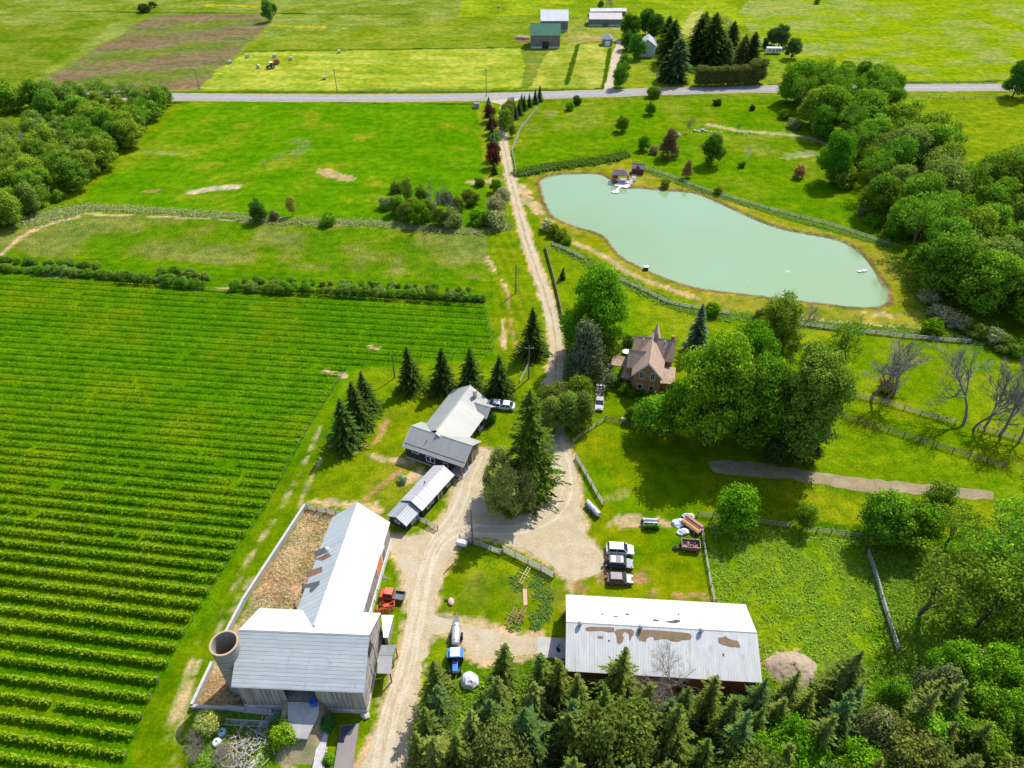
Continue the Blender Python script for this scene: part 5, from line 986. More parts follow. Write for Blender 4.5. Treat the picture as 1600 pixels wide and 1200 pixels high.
# far farm
def far_barn(name, label, px, py, L, W, e, r, wallm, roofm, rz=0, cat='barn', door_=True):
    g = G(px, py); o = root(name, label, cat, (g.x, g.y+W/2, 0), rz); gable_walls(L, W, e, r).build('wall', wallm, o); gable_roof(L, W, e, r, .3, .3, .15).build('roof', roofm, o)
    if door_:
        d = MB(); d.box(-1.6, 1.6, -W/2-.08, -W/2-.01, 0, min(3.2, e-.5)); d.build('door', DARK if e > 4 else DKMET, o)
        f = MB(); f.box(-L/2-.03, -1.7, -W/2-.1, -W/2-.01, 0, .8); f.build('foundation', STONE, o); f = MB(); f.box(1.7, L/2+.03, -W/2-.1, -W/2-.01, 0, .8); f.build('foundation', STONE, o)
    return o
FB = board_mat('far_grey_boards', (.20, .17, .16), (.13, .11, .11), .5)
far_barn('barn', 'grey timber barn with dark green metal roof on the far farm', 852, 75.5, 14.3, 11, 6.0, 10.0, FB, pm('green_sheet', (.045, .16, .09), (.035, .13, .075), scale=.5))
far_barn('barn', 'grey timber barn with bright white roof behind the green-roofed one', 866, 49, 14.2, 11, 5.2, 9.2, FB, pm('white_sheet', (.68, .68, .68), (.6, .6, .6), scale=.4))
far_barn('machine_shed', 'long blue-grey metal shed with pinkish roof on the far farm', 946, 41, 17.2, 9, 3.5, 5.6, pm('blue_grey_steel', (.13, .18, .20), scale=.5), pm('pink_white_sheet', (.58, .48, .44), (.5, .43, .4), scale=.4), R(-1), 'shed')
far_barn('machine_shed', 'low open white-roofed shed at the back of the far farm', 950, 25, 20, 5, 2.4, 3.4, FB, pm('white_sheet2', (.55, .54, .52), scale=.4), R(2), 'shed', False)
gg = G(949, 71.5); o = root('garage', 'small square grey garage with hipped roof beside the far drive', 'garage', (gg.x, gg.y+2.4, 0)); f = MB(); f.box(-2.4, 2.4, -2.4, 2.4, 0, 2.9); f.build('wall', pm('blue_grey_siding', (.2, .22, .24), scale=1), o); f = MB(); f.box(-2.8, 2.8, -2.8, 2.8, 2.9, 3.0); f.box(-2.8, 2.8, -2.8, 2.8, 3.003, 4.9, tx=2.5, ty=2.5); f.build('roof', pm('grey_shingle', (.24, .25, .28), scale=1), o); f = MB(); f.box(-1.2, 1.2, -2.46, -2.41, 0, 2.2); f.build('door', WHITE, o)
o = far_barn('house', 'white farmhouse mostly hidden behind the dark trees of the far farm', 1012, 88, 10, 8, 5, 7.6, pm('white_siding', (.62, .62, .62), scale=1), pm('grey_shingle2', (.34, .34, .36), scale=1), R(80), 'house', False)
for yy in (-2, 2): g = o.location; window(o, g.x+yy, g.y-5.0, 2, 0, 1, 1.3)
gg = G(62, 228); o = root('house', 'low house with pale grey roof buried in the left wood', 'house', (gg.x, gg.y+3, 0), R(-6)); gable_walls(12, 7, 2.8, 4.8).build('wall', pm('white_siding', (.62, .62, .62), scale=1), o); gable_roof(12, 7, 2.8, 4.8, .5, .5).build('roof', metal_roof('pale_blue_grey_roof', (.5, .52, .56), (.42, .44, .48), .6), o); window(o, gg.x+2, gg.y-.5, 1.6, R(-6), 1.2, 1.1)
# gazebo and red shed by the pond
gg = G(969, 285); o = root('gazebo', 'open garden pavilion with brown-grey roof on the pond deck', 'pavilion', (gg.x, gg.y+1.2, 0), R(-8)); f = MB(); f.box(-2.7, 2.7, -1.7, 1.7, 2.5, 2.62); f.box(-2.7, 2.7, -1.7, 1.7, 2.623, 3.9, tx=1.2, ty=1.5); f.build('roof', pm('brown_grey_shingle', (.20, .15, .15), (.15, .11, .11), scale=1.5), o)
for sx in (-2.4, 2.4):
    for sy in (-1.4, 1.4): p_ = MB(); p_.box(sx-.08, sx+.08, sy-.08, sy+.08, .2, 2.5); p_.build('post', BROWNWOOD, o)
f = MB(); f.box(-2.3, -.6, 1.1, 1.3, .2, 1.4); f.build('screen', BROWNWOOD, o)
gg = G(997, 272.5); o = root('garden_shed', 'little dark red shed with grey shingle roof and front gable by the pond', 'shed', (gg.x, gg.y+1.2, 0), R(-14)); RD = pm('barn_red_paint', (.13, .025, .025), (.10, .02, .02), scale=2); RS = pm('grey_mauve_shingle', (.26, .20, .21), (.2, .15, .16), scale=2)
gable_walls(3.9, 2.4, 2.1, 3.2).build('wall', RD, o); gable_roof(3.9, 2.4, 2.1, 3.2, .25, .2).build('roof', RS, o); f = MB(); f.prism([(-.75, 2.1), (.75, 2.1), (0, 3.1)], -1.38, .3, axis='y'); f.build('dormer', RD, o); f = MB(); f.box(-.4, .4, -1.27, -1.21, .1, 1.9); f.build('door', pm('red_door', (.2, .04, .04), scale=2), o)

# ---------------------------------------------------------------- fences, walls, poles
def fence(pts, label, h=1.25, nr=3, gap=2.6, mt=None, name='fence', cat='fence', hs=None, thick=.05, group=None):
    mt = mt or GREYWOOD; l = GA(pts); seg = np.hypot(*np.diff(l, axis=0).T); tot = seg.sum(); n = max(1, round(tot/gap)); cum = np.concatenate([[0], np.cumsum(seg)])
    P_ = [tuple(l[0]+0)]; P_ = []
    for k in range(n+1):
        d = tot*k/n; i = min(np.searchsorted(cum, d, 'right')-1, len(seg)-1); P_.append(l[i]+(l[i+1]-l[i])*(d-cum[i])/seg[i])
    o = root(name, label, cat, (P_[0][0], P_[0][1], 0), 0, group); pb = MB(); pb.box(-.08, .08, -.08, .08, 0, h+.12, tx=.01, ty=.01); pme = None
    for p in P_:
        if pme is None: q = pb.build('post', mt, o); pme = q.data
        else: q = link(bpy.data.objects.new('post', pme), o)
        q.location = (p[0]-P_[0][0], p[1]-P_[0][1], rng.uniform(-.08, .03)); q.rotation_euler = (rng.normal()*.03, rng.normal()*.03, math.atan2(*(l[-1]-l[0])[::-1]))
    for z in (hs or [h*(k+.75)/nr for k in range(nr)]):
        rb = MB()
        for a, b_ in zip(P_[:-1], P_[1:]):
            a = np.array(a)-P_[0]; b_ = np.array(b_)-P_[0]; d = Vector((b_[0]-a[0], b_[1]-a[1], 0)); an = math.atan2(d.y, d.x); j1, j2 = rng.normal(size=2)*.03
            rb.at((a[0], a[1], z+j1), an, 0, -math.atan2(j2-j1, d.length)); rb.box(-.05, d.length+.05, -.12, -.08+thick*.09, -.05, .05)
        rb.build('rail', mt, o)
    return o
DKWOOD = pm('dark_fence_wood', (.16, .13, .11), (.09, .07, .06), scale=3); GW2 = pm('greenish_grey_wood', (.32, .33, .26), (.22, .22, .17), scale=3)
fence([(895, 693), (920, 673), (946, 656)], 'wooden paddock fence beside the driveway bend, running up to the lawn corner', 1.3, 3, 2.4, GW2)
fence([(946, 656), (965, 660), (988, 668), (1010, 672)], 'brown wooden fence between the house lawn and the paddock', 1.2, 3, 2.6, BROWNWOOD)
fence([(900, 716), (921, 752), (933, 775), (943, 790)], 'weathered split-rail fence along the right side of the turning circle', 1.3, 4, 2.6, GREYWOOD, thick=.6)
fence([(718, 843), (740, 849), (760, 858), (784, 866)], 'grey plank fence behind the utility pole and the white tank', 1.3, 4, 2.0, GREYWOOD, thick=.8)
fence([(786, 862), (806, 872), (826, 882), (846, 892), (865, 903)], 'heavy grey plank fence along the garden side of the gravel', 1.5, 4, 2.2, GREYWOOD, thick=1.2)
fence([(649, 812), (665, 818), (684, 828)], 'short grey board fence at the near end of the low shed', 1.3, 3, 1.9, GREYWOOD, thick=.8)
fence([(481, 795), (493, 797), (507, 800), (524, 804), (540, 808)], 'grey wooden fence closing the far end of the straw yard', 1.3, 4, 1.7, GREYWOOD, thick=.6)
fence([(1090, 806), (1112, 808), (1175, 816), (1234, 824)], 'grey rail fence of the clumpy paddock, left stretch', 1.3, 3, 2.5, GREYWOOD)
fence([(1254, 828), (1300, 834), (1345, 840), (1410, 848)], 'grey rail fence of the clumpy paddock, between the two small trees', 1.3, 3, 2.5, GREYWOOD)
fence([(1520, 856), (1560, 862), (1620, 872)], 'rail fence half hidden in the lower grove', 1.3, 3, 2.5, GREYWOOD)
fence([(1097, 826), (1099, 850), (1105, 880), (1110, 912), (1117, 942)], 'grey pole fence between the parked cars and the clumpy paddock', 1.1, 2, 3.0, GREYWOOD, thick=.8)
o = fence([(1355, 866), (1368, 905), (1380, 950), (1402, 1018)], 'mossy old rail fence running down into the clumpy paddock', 1.3, 4, 3.0, GW2, thick=1.4)
fence([(1287, 606), (1330, 618), (1365, 627), (1400, 636), (1445, 650), (1492, 662)], 'grey rail fence past the leaning bare tree', 1.3, 4, 3.0, GREYWOOD)
fence([(1528, 670), (1565, 681), (1640, 702)], 'grey rail fence behind the dead trees at the right edge', 1.3, 4, 3.0, GREYWOOD)
fence([(1293, 644), (1330, 656), (1405, 680), (1480, 704), (1568, 731)], 'long dark rail fence crossing the right meadow', 1.3, 4, 3.0, DKWOOD)
fence([(862, 383), (885, 392), (912, 406)], 'grey stone-footed fence from the driveway to the big maple', 1.1, 3, 2.6, GREYWOOD, thick=1.)
fence([(968, 438), (1005, 455), (1045, 475), (1090, 484), (1140, 492)], 'old grey rail fence along the house side of the pond bank', 1.1, 3, 3.0, GREYWOOD, thick=1.)
fence([(1246, 508), (1292, 514), (1330, 518), (1400, 526), (1450, 531), (1515, 536)], 'old grey rail fence below the right end of the pond', 1.1, 3, 3.0, GREYWOOD, thick=1.)
fence([(1007, 265), (1037, 273), (1100, 298), (1120, 304), (1200, 328), (1300, 353), (1388, 383)], 'long grey rail fence between the pond and the slope', 1.1, 3, 3.2, GREYWOOD, thick=.8)
fence([(812, 276), (840, 270), (862, 266)], 'wooden fence at the upper left corner of the pond', 1.1, 3, 3.0, GREYWOOD)
fence([(852, 388), (857, 406), (866, 440), (874, 475), (880, 505)], 'old dark brown log fence right of the driveway', 1.2, 5, 2.6, BROWNWOOD, thick=1.4)
fence([(806, 276), (803, 250), (799, 238), (805, 222), (812, 205), (840, 170)], 'pale fence curving along the right side of the upper driveway', 1.2, 3, 3.0, GREYWOOD, thick=.5)
fence([(812, 598), (824, 575), (826, 562), (820, 545)], 'pale low timber fence left of the driveway behind the spruces', .9, 2, 2.4, GREYWOOD, thick=1.)
fence([(1396, 152), (1480, 153.5), (1560, 154.5)], 'wire and post fence on the near side of the road, right part', 1.2, 2, 5., GREYWOOD)
fence([(1392, 131), (1480, 131), (1556, 130)], 'wire and post fence on the far side of the road, right part', 1.2, 2, 6., GREYWOOD)
fence([(545, 143), (650, 143.5), (740, 143)], 'sparse wire fence along the hay field by the road', 1.1, 2, 7., GREYWOOD)
def wall(pts, label, h, wd, mt, name='yard_wall'):
    l = GA(pts); o = root(name, label, 'wall', (l[0][0], l[0][1], 0)); mb = MB(); cap_ = MB()
    for i, (a, b_) in enumerate(zip(l[:-1], l[1:])):
        d = b_-a; L = np.hypot(*d); mb.at((a[0]-l[0][0], a[1]-l[0][1], 0), math.atan2(d[1], d[0])); mb.box(0, L, -wd/2, wd/2, 0, h); cap_.M = mb.M; cap_.box(-.02, L+.02, -wd/2-.06, wd/2+.06, h+.002, h+.1)
    mb.build('wall_face', CONC, o); cap_.build('coping', mt, o); return o
wall([(478, 794), (430, 868), (382, 942), (352, 1000)], 'pale concrete wall down the vineyard side of the straw yard', 1.1, .3, pm('pale_coping', (.46, .43, .41), (.36, .34, .32), scale=2))
wall([(334, 1040), (303, 1106)], 'pale concrete wall stub below the silo', 1.1, .3, pm('pale_coping', (.46, .43, .41)))
wall([(301, 1107), (384, 1112)], 'low concrete wall at the near end of the straw yard', .8, .3, CONC)
POLEW = pm('pole_wood', (.17, .14, .12), (.11, .09, .08), scale=4)
def pole(px, py, h, label, arm=True, group='utility poles along the road'):
    g = G(px, py); o = root('utility_pole', label, 'utility pole', (g.x, g.y, 0), 0, group); mb = MB(); mb.tube((0, 0, 0), (0, 0, h), .17, .11, 8); mb.build('pole', POLEW, o)
    if arm:
        a = MB(); a.box(-1.0, 1.0, -.06, .06, h-.7, h-.58); a.build('crossarm', POLEW, o)
        for x in (-.9, 0, .9): i_ = MB(); i_.tube((x, 0, h-.58), (x, 0, h-.38), .05, .04, 6); i_.build('insulator', WHITE, o)
    return o, Vector((g.x, g.y, h-.5))
_, p1 = pole(738.7, 850, 9.2, 'bare utility pole at the end of the plank fence by the white tank', False, None)
_, p2 = pole(826, 592, 9.0, 'utility pole with short crossarm beside the driveway, near the hall spruces', True, None)
_, p3 = pole(806, 458, 8.5, 'utility pole in the grass left of the driveway, level with the vineyard top', False, None)
_, p4 = pole(527, 144, 9.5, 'slim utility pole across the road by the hay field, left of centre'); _, p5 = pole(760, 151, 11, 'utility pole at the road junction of the driveway'); _, p6 = pole(312, 140, 8.5, 'leaning utility pole between ploughed field and hay field'); _, p7 = pole(1022, 150, 10, 'utility pole on the near roadside opposite the far farm lawn'); _, p8 = pole(1270, 146, 10, 'utility pole partly hidden at the road end of the wood'); _, p9 = pole(617, 590, 6.5, 'short thin pole left of the spruces behind the hall', False, None)
def wire(a, b_, sag, label):
    mb = MB(); q = a
    for i in range(1, 13): t = i/12; p = a.lerp(b_, t)-Vector((0, 0, sag*4*t*(1-t))); mb.tube(q, p, .022, n=4, cap=False); q = p
    o = mb.build('overhead_wire', DARK); tag(o, label, 'wire', 'overhead wires')
wire(p3, p2, 1.2, 'thin wire hanging between the two poles beside the driveway'); wire(p2, Vector((-8.5, 106.5, 4.6)), .6, 'thin wire from the driveway pole to the hall chimney'); wire(p5, p3, 3, 'long thin wire from the road junction down to the driveway pole'); wire(p5, p7, 1.5, 'thin wire along the road from the junction to the right'); wire(p4, p5, 1.5, 'thin wire along the road between the two poles left of the junction')
# windmill on the slope
g = G(1167, 250); o = root('windmill', 'small white garden windmill on a thin tower on the slope', 'windmill', (g.x, g.y, 0)); mb = MB()
for sx, sy in ((-.5, -.5), (.5, -.5), (.5, .5), (-.5, .5)): mb.tube((sx, sy, 0), (sx*.1, sy*.1, 3.6), .04, n=4)
mb.build('tower', WHITE, o); mb = MB()
for k in range(8): a = k*.785; mb.add([(0, -.3, 3.7), (.85*math.cos(a), -.3, 3.7+.85*math.sin(a)), (.85*math.cos(a+.5), -.38, 3.7+.85*math.sin(a+.5))], [(0, 1, 2)])
mb.build('rotor', WHITE, o); mb = MB(); mb.box(-.03, .03, 0, 1.1, 3.5, 3.95); mb.build('tail', pm('blue_tail', (.1, .2, .5), scale=2), o)

# ---------------------------------------------------------------- vehicles
def wheel(par, x, y, r, w_, name='wheel', rim=None):
    mb = MB(); mb.tube((x, y-w_/2, r), (x, y+w_/2, r), r, r, 18); t = mb.build(name, RUBBER, par, bevel=.02); q = MB(); s = -1 if y < 0 else 1
    q.tube((x, y+s*w_*.40, r), (x, y+s*(w_/2+.012), r), r*.6, r*.55, 12); q.build('rim', rim or STEEL, t); return t
def car(px, py, rz, paint, label, L=4.6, W=1.85, H=1.68, kind='suv', roofm=None, cat='car', hood=None):
    g = G(px, py); o = root('parked_car', label, cat, (g.x, g.y, 0), rz); h2 = L/2; y2 = W/2
    # forward is +x
    belt = .95 if kind == 'suv' else .88
    prof = [(-h2, .38), (-h2+.05, .30), (h2-.15, .26), (h2, .42), (h2-.02, .64), (h2-.28, .80), (h2-.7, .88), (h2-1.15, belt+.02), (-h2+.10, belt+.04), (-h2, .75)]
    mb = MB(); mb.prism(prof[::-1], -y2, y2, axis='y'); b_ = mb.build('body', paint, o, bevel=.16)
    f0, f1, r0, r1 = (h2-1.05, h2-1.85, -h2+.18, -h2+.55) if kind == 'suv' else (h2-1.15, h2-2.0, -h2+.35, -h2+1.1)
    ins = .18; z0_, z1_ = belt, H-.06
    vs = [(f0, -y2+.06, z0_), (f0, y2-.06, z0_), (r0, y2-.06, z0_), (r0, -y2+.06, z0_), (f1, -y2+ins, z1_), (f1, y2-ins, z1_), (r1, y2-ins, z1_), (r1, -y2+ins, z1_)]
    mb = MB(); mb.add(vs, [(0, 1, 5, 4), (1, 2, 6, 5), (2, 3, 7, 6), (3, 0, 4, 7), (4, 5, 6, 7), (0, 3, 2, 1)]); mb.build('windows', GLASS, o)
    mb = MB(); mb.box(r1-.06, f1+.06, -y2+ins-.03, y2-ins+.03, z1_-.02, H, tx=.06, ty=.05)
    mb.build('roof', roofm or paint, o, bevel=.03)
    mb = MB()
    for s in (-1, 1):
        for a, b2 in ((0 if s < 0 else 1, 4 if s < 0 else 5), (3 if s < 0 else 2, 7 if s < 0 else 6)): mb.tube(vs[a], vs[b2], .05, .05, 5)
        xm = (f1+r1)/2+.1; mb.tube((xm, s*(y2-.05), z0_), (xm, s*(y2-ins+.01), z1_), .045, .045, 5)
    mb.build('pillar', paint, o)
    for x in (h2-.85, -h2+.85):
        for s in (-1, 1): wheel(o, x, s*(y2-.10), .35, .24)
    for s in (-1, 1):
        mb = MB(); mb.box(h2-.20, h2+.005, s*(y2-.32)-.18, s*(y2-.32)+.18, .60, .76); mb.build('headlight', pm('lamp_glass', (.8, .8, .78), scale=2, rough=.1), o)
        mb = MB(); mb.box(-h2-.01, -h2+.12, s*(y2-.16)-.12, s*(y2-.16)+.12, .72, .98); mb.build('taillight', pm('tail_lamp', (.5, .02, .02), scale=2, rough=.2), o)
        mb = MB(); mb.box(f0-.25, f0-.1, s*(y2+.02), s*(y2+.2), belt, belt+.14); mb.build('mirror', paint, o, bevel=.02)
    return o
WP = car_paint('white_car_paint', (.75, .76, .80)); BP = car_paint('black_car_paint', (.03, .03, .045)); MP = car_paint('brown_grey_car_paint', (.13, .11, .11)); SP = car_paint('silver_car_paint', (.30, .32, .36), metal=.2); RP = car_paint('dark_roof_paint', (.14, .13, .14)); WP2 = car_paint('off_white_roof', (.55, .55, .56))
car(968, 862, R(-4), WP, 'white station wagon, farthest of the three cars parked side by side', 4.7)
j = car(967, 884, R(-4), BP, 'black off-road car with light roof panels, middle of the three parked cars', 4.5, 1.9, 1.85, roofm=RP)
mb = MB(); mb.box(-1.4, -.7, -.62, .62, 1.853, 1.87); mb.build('rear_roof_panel', WP2, j); mb = MB(); mb.box(.15, .55, -.62, .62, 1.853, 1.87); mb.build('front_roof_panel', WP2, j); mb = MB(); mb.tube((-2.28, 0, 1.0), (-2.5, 0, 1.0), .36, .36, 14); mb.build('spare_wheel', RUBBER, j)
mb = MB(); mb.box(1.2, 2.2, -.75, .75, .905, .93, tx=.05, ty=.05); mb.build('bonnet', car_paint('grey_bonnet_paint', (.22, .23, .26)), j)
car(968, 908, R(-3), MP, 'dark brown-grey hatchback, nearest of the three parked cars', 4.2, 1.75, 1.5, roofm=pm('brown_grey_roof', (.20, .17, .17), scale=2, rough=.3))
car(936, 633, R(-98), SP, 'silver car parked at the end of the house path', 4.3, 1.8, 1.5, 'sedan')
car(773, 635, R(170), WP, 'white car at the hall entrance, nearer the hall', 4.4, 1.8, 1.5, 'sedan'); car(788, 637, R(170), WP, 'white car at the hall entrance, nearer the tallest spruce', 4.4, 1.8, 1.5, 'sedan')
BL_ = pm('tractor_blue', (.03, .16, .55), (.025, .12, .42), scale=2, rough=.4); RDM = pm('machine_red', (.55, .05, .03), (.42, .04, .025), scale=2, rough=.5)
g = G(712, 1036); o = root('tractor', 'blue tractor with pale cab roof coupled to the silver tanker', 'tractor', (g.x, g.y, 0), R(-88))
mb = MB(); mb.box(.35, 2.1, -.42, .42, .75, 1.45, tx=.05, ty=.06); mb.build('bonnet', BL_, o, bevel=.05); mb = MB(); mb.box(2.1, 2.25, -.4, .4, .8, 1.35); mb.build('grille', DARK, o); mb = MB(); mb.box(-1.1, .35, -.72, .72, .8, 2.3, tx=.1, ty=.12); mb.build('cab', GLASS, o)
mb = MB(); mb.box(-1.2, .4, -.78, .78, 2.303, 2.48, tx=.08, ty=.08); mb.build('cab_roof', pm('pale_blue_roof', (.5, .62, .68), (.4, .52, .6), scale=1.5), o, bevel=.04); mb = MB(); mb.box(-1.2, 1.9, -.3, .3, .5, .8); mb.build('chassis', DKMET, o)
for s in (-1, 1): wheel(o, -.75, s*.95, .85, .45, rim=WHITE); wheel(o, 1.6, s*.8, .5, .3, rim=WHITE); mb = MB(); mb.box(-1.4, .1, s*.95-.28, s*.95+.28, 1.72, 1.8); mb.build('mudguard', BL_, o, bevel=.02)
mb = MB(); mb.tube((.9, -.35, 1.4), (.9, -.35, 2.3), .05, .05, 6); mb.build('exhaust', DARK, o)
g = G(713, 1000); o = root('tanker', 'long silver slurry tanker with pointed grey drawbar behind the blue tractor', 'tanker', (g.x, g.y, 0), R(-89))
mb = MB(); mb.tube((-1.6, 0, 1.3), (1.3, 0, 1.3), .62, .62, 20); mb.tube((1.3, 0, 1.3), (1.6, 0, 1.3), .62, .35, 20); mb.tube((-1.6, 0, 1.3), (-1.95, 0, 1.3), .62, .5, 20); mb.build('tank', pm('silver_tank', (.6, .58, .62), (.5, .48, .52), scale=1, rough=.35, metal=.5), o, smooth=False)
mb = MB(); mb.tube((-1.45, 0, 1.3), (-1.3, 0, 1.3), .64, .64, 20); mb.tube((.95, 0, 1.3), (1.1, 0, 1.3), .64, .64, 20); mb.build('band', DKMET, o); mb = MB(); mb.prism([(-2.0, -.5), (-2.0, .5), (-3.9, .08), (-3.9, -.08)][::-1], .9, 1.15, axis='z'); mb.build('drawbar', DKMET, o); mb = MB(); mb.box(1.3, 2.3, -.06, .06, .6, .75); mb.box(-1.4, 1.4, -.3, .3, .5, .72); mb.build('chassis', RUST, o)
for s in (-1, 1): wheel(o, -.3, s*.85, .55, .35)
# red utility vehicle and red implement by the barn
g = G(612, 934); o = root('utility_vehicle', 'old red cab vehicle with dark glass and grey load bed beside the barn wing', 'utility vehicle', (g.x, g.y, 0), R(-8))
mb = MB(); mb.box(-1.7, .5, -.8, .8, .45, 1.1); mb.build('body', RDM, o, bevel=.06); mb = MB(); mb.box(-1.15, .45, -.72, .72, 1.1, 1.75, tx=.14, ty=.1); mb.build('cab_window', GLASS, o); mb = MB(); mb.box(-1.05, .4, -.66, .66, 1.753, 1.9, tx=.06, ty=.06); mb.build('roof', pm('faded_orange_red', (.72, .17, .09), (.6, .12, .07), scale=1.5), o, bevel=.05)
mb = MB(); mb.box(.55, 2.2, -.8, .8, .55, .62); mb.box(.55, .62, -.8, .8, .623, 1.05); mb.box(2.13, 2.2, -.8, .8, .623, 1.05); mb.box(.623, 2.127, -.8, -.74, .623, 1.05); mb.box(.623, 2.127, .74, .8, .623, 1.05); mb.build('load_bed', DKMET, o)
mb = MB(); mb.box(-1.75, -1.65, -.6, .6, .55, .85); mb.build('grille', WHITE, o)
for x in (-1.2, 1.4):
    for s in (-1, 1): wheel(o, x, s*.72, .38, .25)
g = G(604, 951); o = root('hay_rake', 'red hay rake frame with round wheels in the weeds beside the barn', 'farm implement', (g.x, g.y, 0), R(15)); mb = MB()
mb.tube((-1.5, -.5, .7), (1.4, .5, .9), .1, n=6); mb.tube((-1.3, .6, .6), (1.2, -.3, .7), .09, n=6); mb.tube((-1.5, -.5, .7), (-1.3, .6, .6), .09, n=6); mb.tube((1.4, .5, .9), (1.2, -.3, .7), .09, n=6); mb.box(-.4, .5, -.3, .3, .6, .95); mb.build('frame', RDM, o)
for x, y in ((-1.2, -.5), (-.3, -.7), (.7, -.6), (-.6, .7)):
    mb = MB()
    for k in range(14): a, b2 = k*.4488, (k+1)*.4488; mb.tube((x+.5*math.cos(a), y, .55+.5*math.sin(a)), (x+.5*math.cos(b2), y, .55+.5*math.sin(b2)), .05, n=5, cap=False)
    for k in range(4): a = k*.785; mb.tube((x-.5*math.cos(a), y, .55-.5*math.sin(a)), (x+.5*math.cos(a), y, .55+.5*math.sin(a)), .025, n=4, cap=False)
    mb.build('rake_wheel', RDM, o)
g = G(600, 903); o = root('sheet_flap', 'small white sheet-metal flap leaning out from the barn wing', 'metal sheet', (g.x, g.y, 0)); mb = MB(); mb.add([(-.6, 0, .05), (.9, -.3, .1), (-.5, .4, .9), (-.6, -.03, .02), (.9, -.33, .07), (-.5, .37, .87)], [(0, 1, 2), (5, 4, 3), (0, 3, 4, 1), (1, 4, 5, 2), (2, 5, 3, 0)]); mb.build('sheet', WHITE, o)
# carts on the grass
TARP = pm('pale_tarp', (.62, .60, .64), (.42, .40, .44), scale=3, bump=.5)
g = G(926, 799); o = root('covered_trailer', 'long narrow trailer under a wrinkled pale tarp beside the split-rail fence', 'trailer', (g.x, g.y, 0), R(-58)); mb = MB(); mb.box(-1.7, 1.7, -.6, .6, .4, .85); mb.build('bed', DKMET, o)
mb = MB()
for k in range(8): x0 = -1.75+k*.44; mb.tube((x0, 0, .95+random.uniform(-.05, .05)), (x0+.44, 0, .95+random.uniform(-.05, .05)), .5*random.uniform(.8, 1.1), .5*random.uniform(.8, 1.1), 10)
mb.build('tarp', TARP, o)
for s in (-1, 1): wheel(o, 0, s*.65, .35, .2)
g = G(1016, 822); o = root('planter_wagon', 'wagon with pale cover roll on top and green plants spilling from its front', 'wagon', (g.x, g.y, 0), R(-3)); mb = MB(); mb.box(-1.3, 1.3, -.7, .8, .4, .9); mb.build('bed', GREYWOOD, o); mb = MB(); mb.tube((-1.4, .5, 1.15), (1.3, .55, 1.1), .26, .22, 10); mb.box(-1.2, 1.2, -.1, .75, .9, 1.0); mb.build('cover_roll', TARP, o); mb = MB(); mb.tube((-1.7, .5, 1.15), (1.7, .5, 1.1), .05, n=5); mb.build('bar', BROWNWOOD, o)
n_ = 700; C = np.stack([rng.uniform(-1.2, 1.2, n_), rng.uniform(-1., -.1, n_), rng.uniform(.3, 1.15, n_)], 1); f_ = leaves('foliage', C, rng.normal(size=(n_, 3))+[0, 0, 1], rng.uniform(.08, .18, n_), .6, LEAF, o); f_.color = (.05, .16, .01, 1)
for x in (-1.3, 1.2):
    for s in (-1, 1): wheel(o, x, s*.8, .33, .15)
g = G(1081, 824); o = root('seed_drill', 'pinkish red farm machine with yellow bars lying skewed by the fence corner', 'farm implement', (g.x, g.y, 0), R(-48)); mb = MB(); mb.box(-1.9, 1.9, -.95, .95, .5, .95); mb.build('box_body', pm('faded_pink_red', (.42, .20, .15), (.32, .14, .1), scale=2), o, bevel=.04)
for y, m_ in ((-.62, 1), (-.4, 1)): mb = MB(); mb.box(-1.7, 1.6, y-.07, y+.07, .96, 1.08); mb.build('yellow_bar', pm('yellow_paint', (.62, .42, .08), scale=2), o)
mb = MB(); mb.box(-1.6, 1.5, -.2, .1, .955, 1.0); mb.build('dark_trough', pm('maroon_trough', (.12, .04, .05), scale=2), o); mb = MB(); mb.box(-1.9, 1.7, .4, .9, .955, 1.2); mb.build('lid', pm('faded_pink_red', (.42, .20, .15)), o)
for s in (-1, 1): wheel(o, s*1.2, -1.05, .4, .2)
for (x, y, r_, lb) in ((1062, 818, 1.5, 'crumpled white tarp heaped beside the pinkish farm machine, larger'), (1066, 832, 1.1, 'crumpled white tarp heaped in front of the pinkish farm machine'), (1075, 808, 1.0, 'crumpled white tarp behind the pinkish farm machine')):
    g = G(x, y); o = root('tarp_heap', lb, 'tarp', (g.x, g.y, 0)); mb = MB(); mb.sphere((0, 0, .15), r_, 14, 7, sz=(r_, r_*.6, .55), noise=.22); mb.build('tarp', pm('white_tarp', (.7, .71, .76), (.5, .52, .6), scale=3, bump=.6), o)
g = G(1078, 856); o = root('rusty_wagon', 'rusty open wagon filled with rubble and scrap', 'wagon', (g.x, g.y, 0), R(-6)); mb = MB(); mb.box(-1.55, 1.55, -.9, .9, .45, .55)
for a in ((-1.55, -1.48, -.9, .9), (1.48, 1.55, -.9, .9), (-1.477, 1.477, -.9, -.84), (-1.477, 1.477, .84, .9)): mb.box(*a, .553, 1.25)
mb.build('box', RUST, o); mb = MB(); mb.tube((-1.52, -.87, 1.27), (1.52, -.87, 1.27), .04, n=4); mb.tube((-1.52, .87, 1.27), (1.52, .87, 1.27), .04, n=4); mb.tube((-1.52, -.87, 1.27), (-1.52, .87, 1.27), .04, n=4); mb.tube((1.52, -.87, 1.27), (1.52, .87, 1.27), .04, n=4); mb.build('top_rail', pm('pale_rail', (.5, .42, .38), scale=3), o)
RB = [pm('rubble_pink', (.5, .38, .34), (.3, .2, .18), scale=4), pm('rubble_dark', (.10, .07, .08), (.05, .04, .05), scale=4)]; mb = MB()
for k in range(46): mb.sphere((random.uniform(-1.3, 1.3), random.uniform(-.7, .7), random.uniform(.6, .95)), random.uniform(.1, .24), 6, 4, m=int(random.random() < .4), noise=.25)
mb.build('rubble', RB, o)
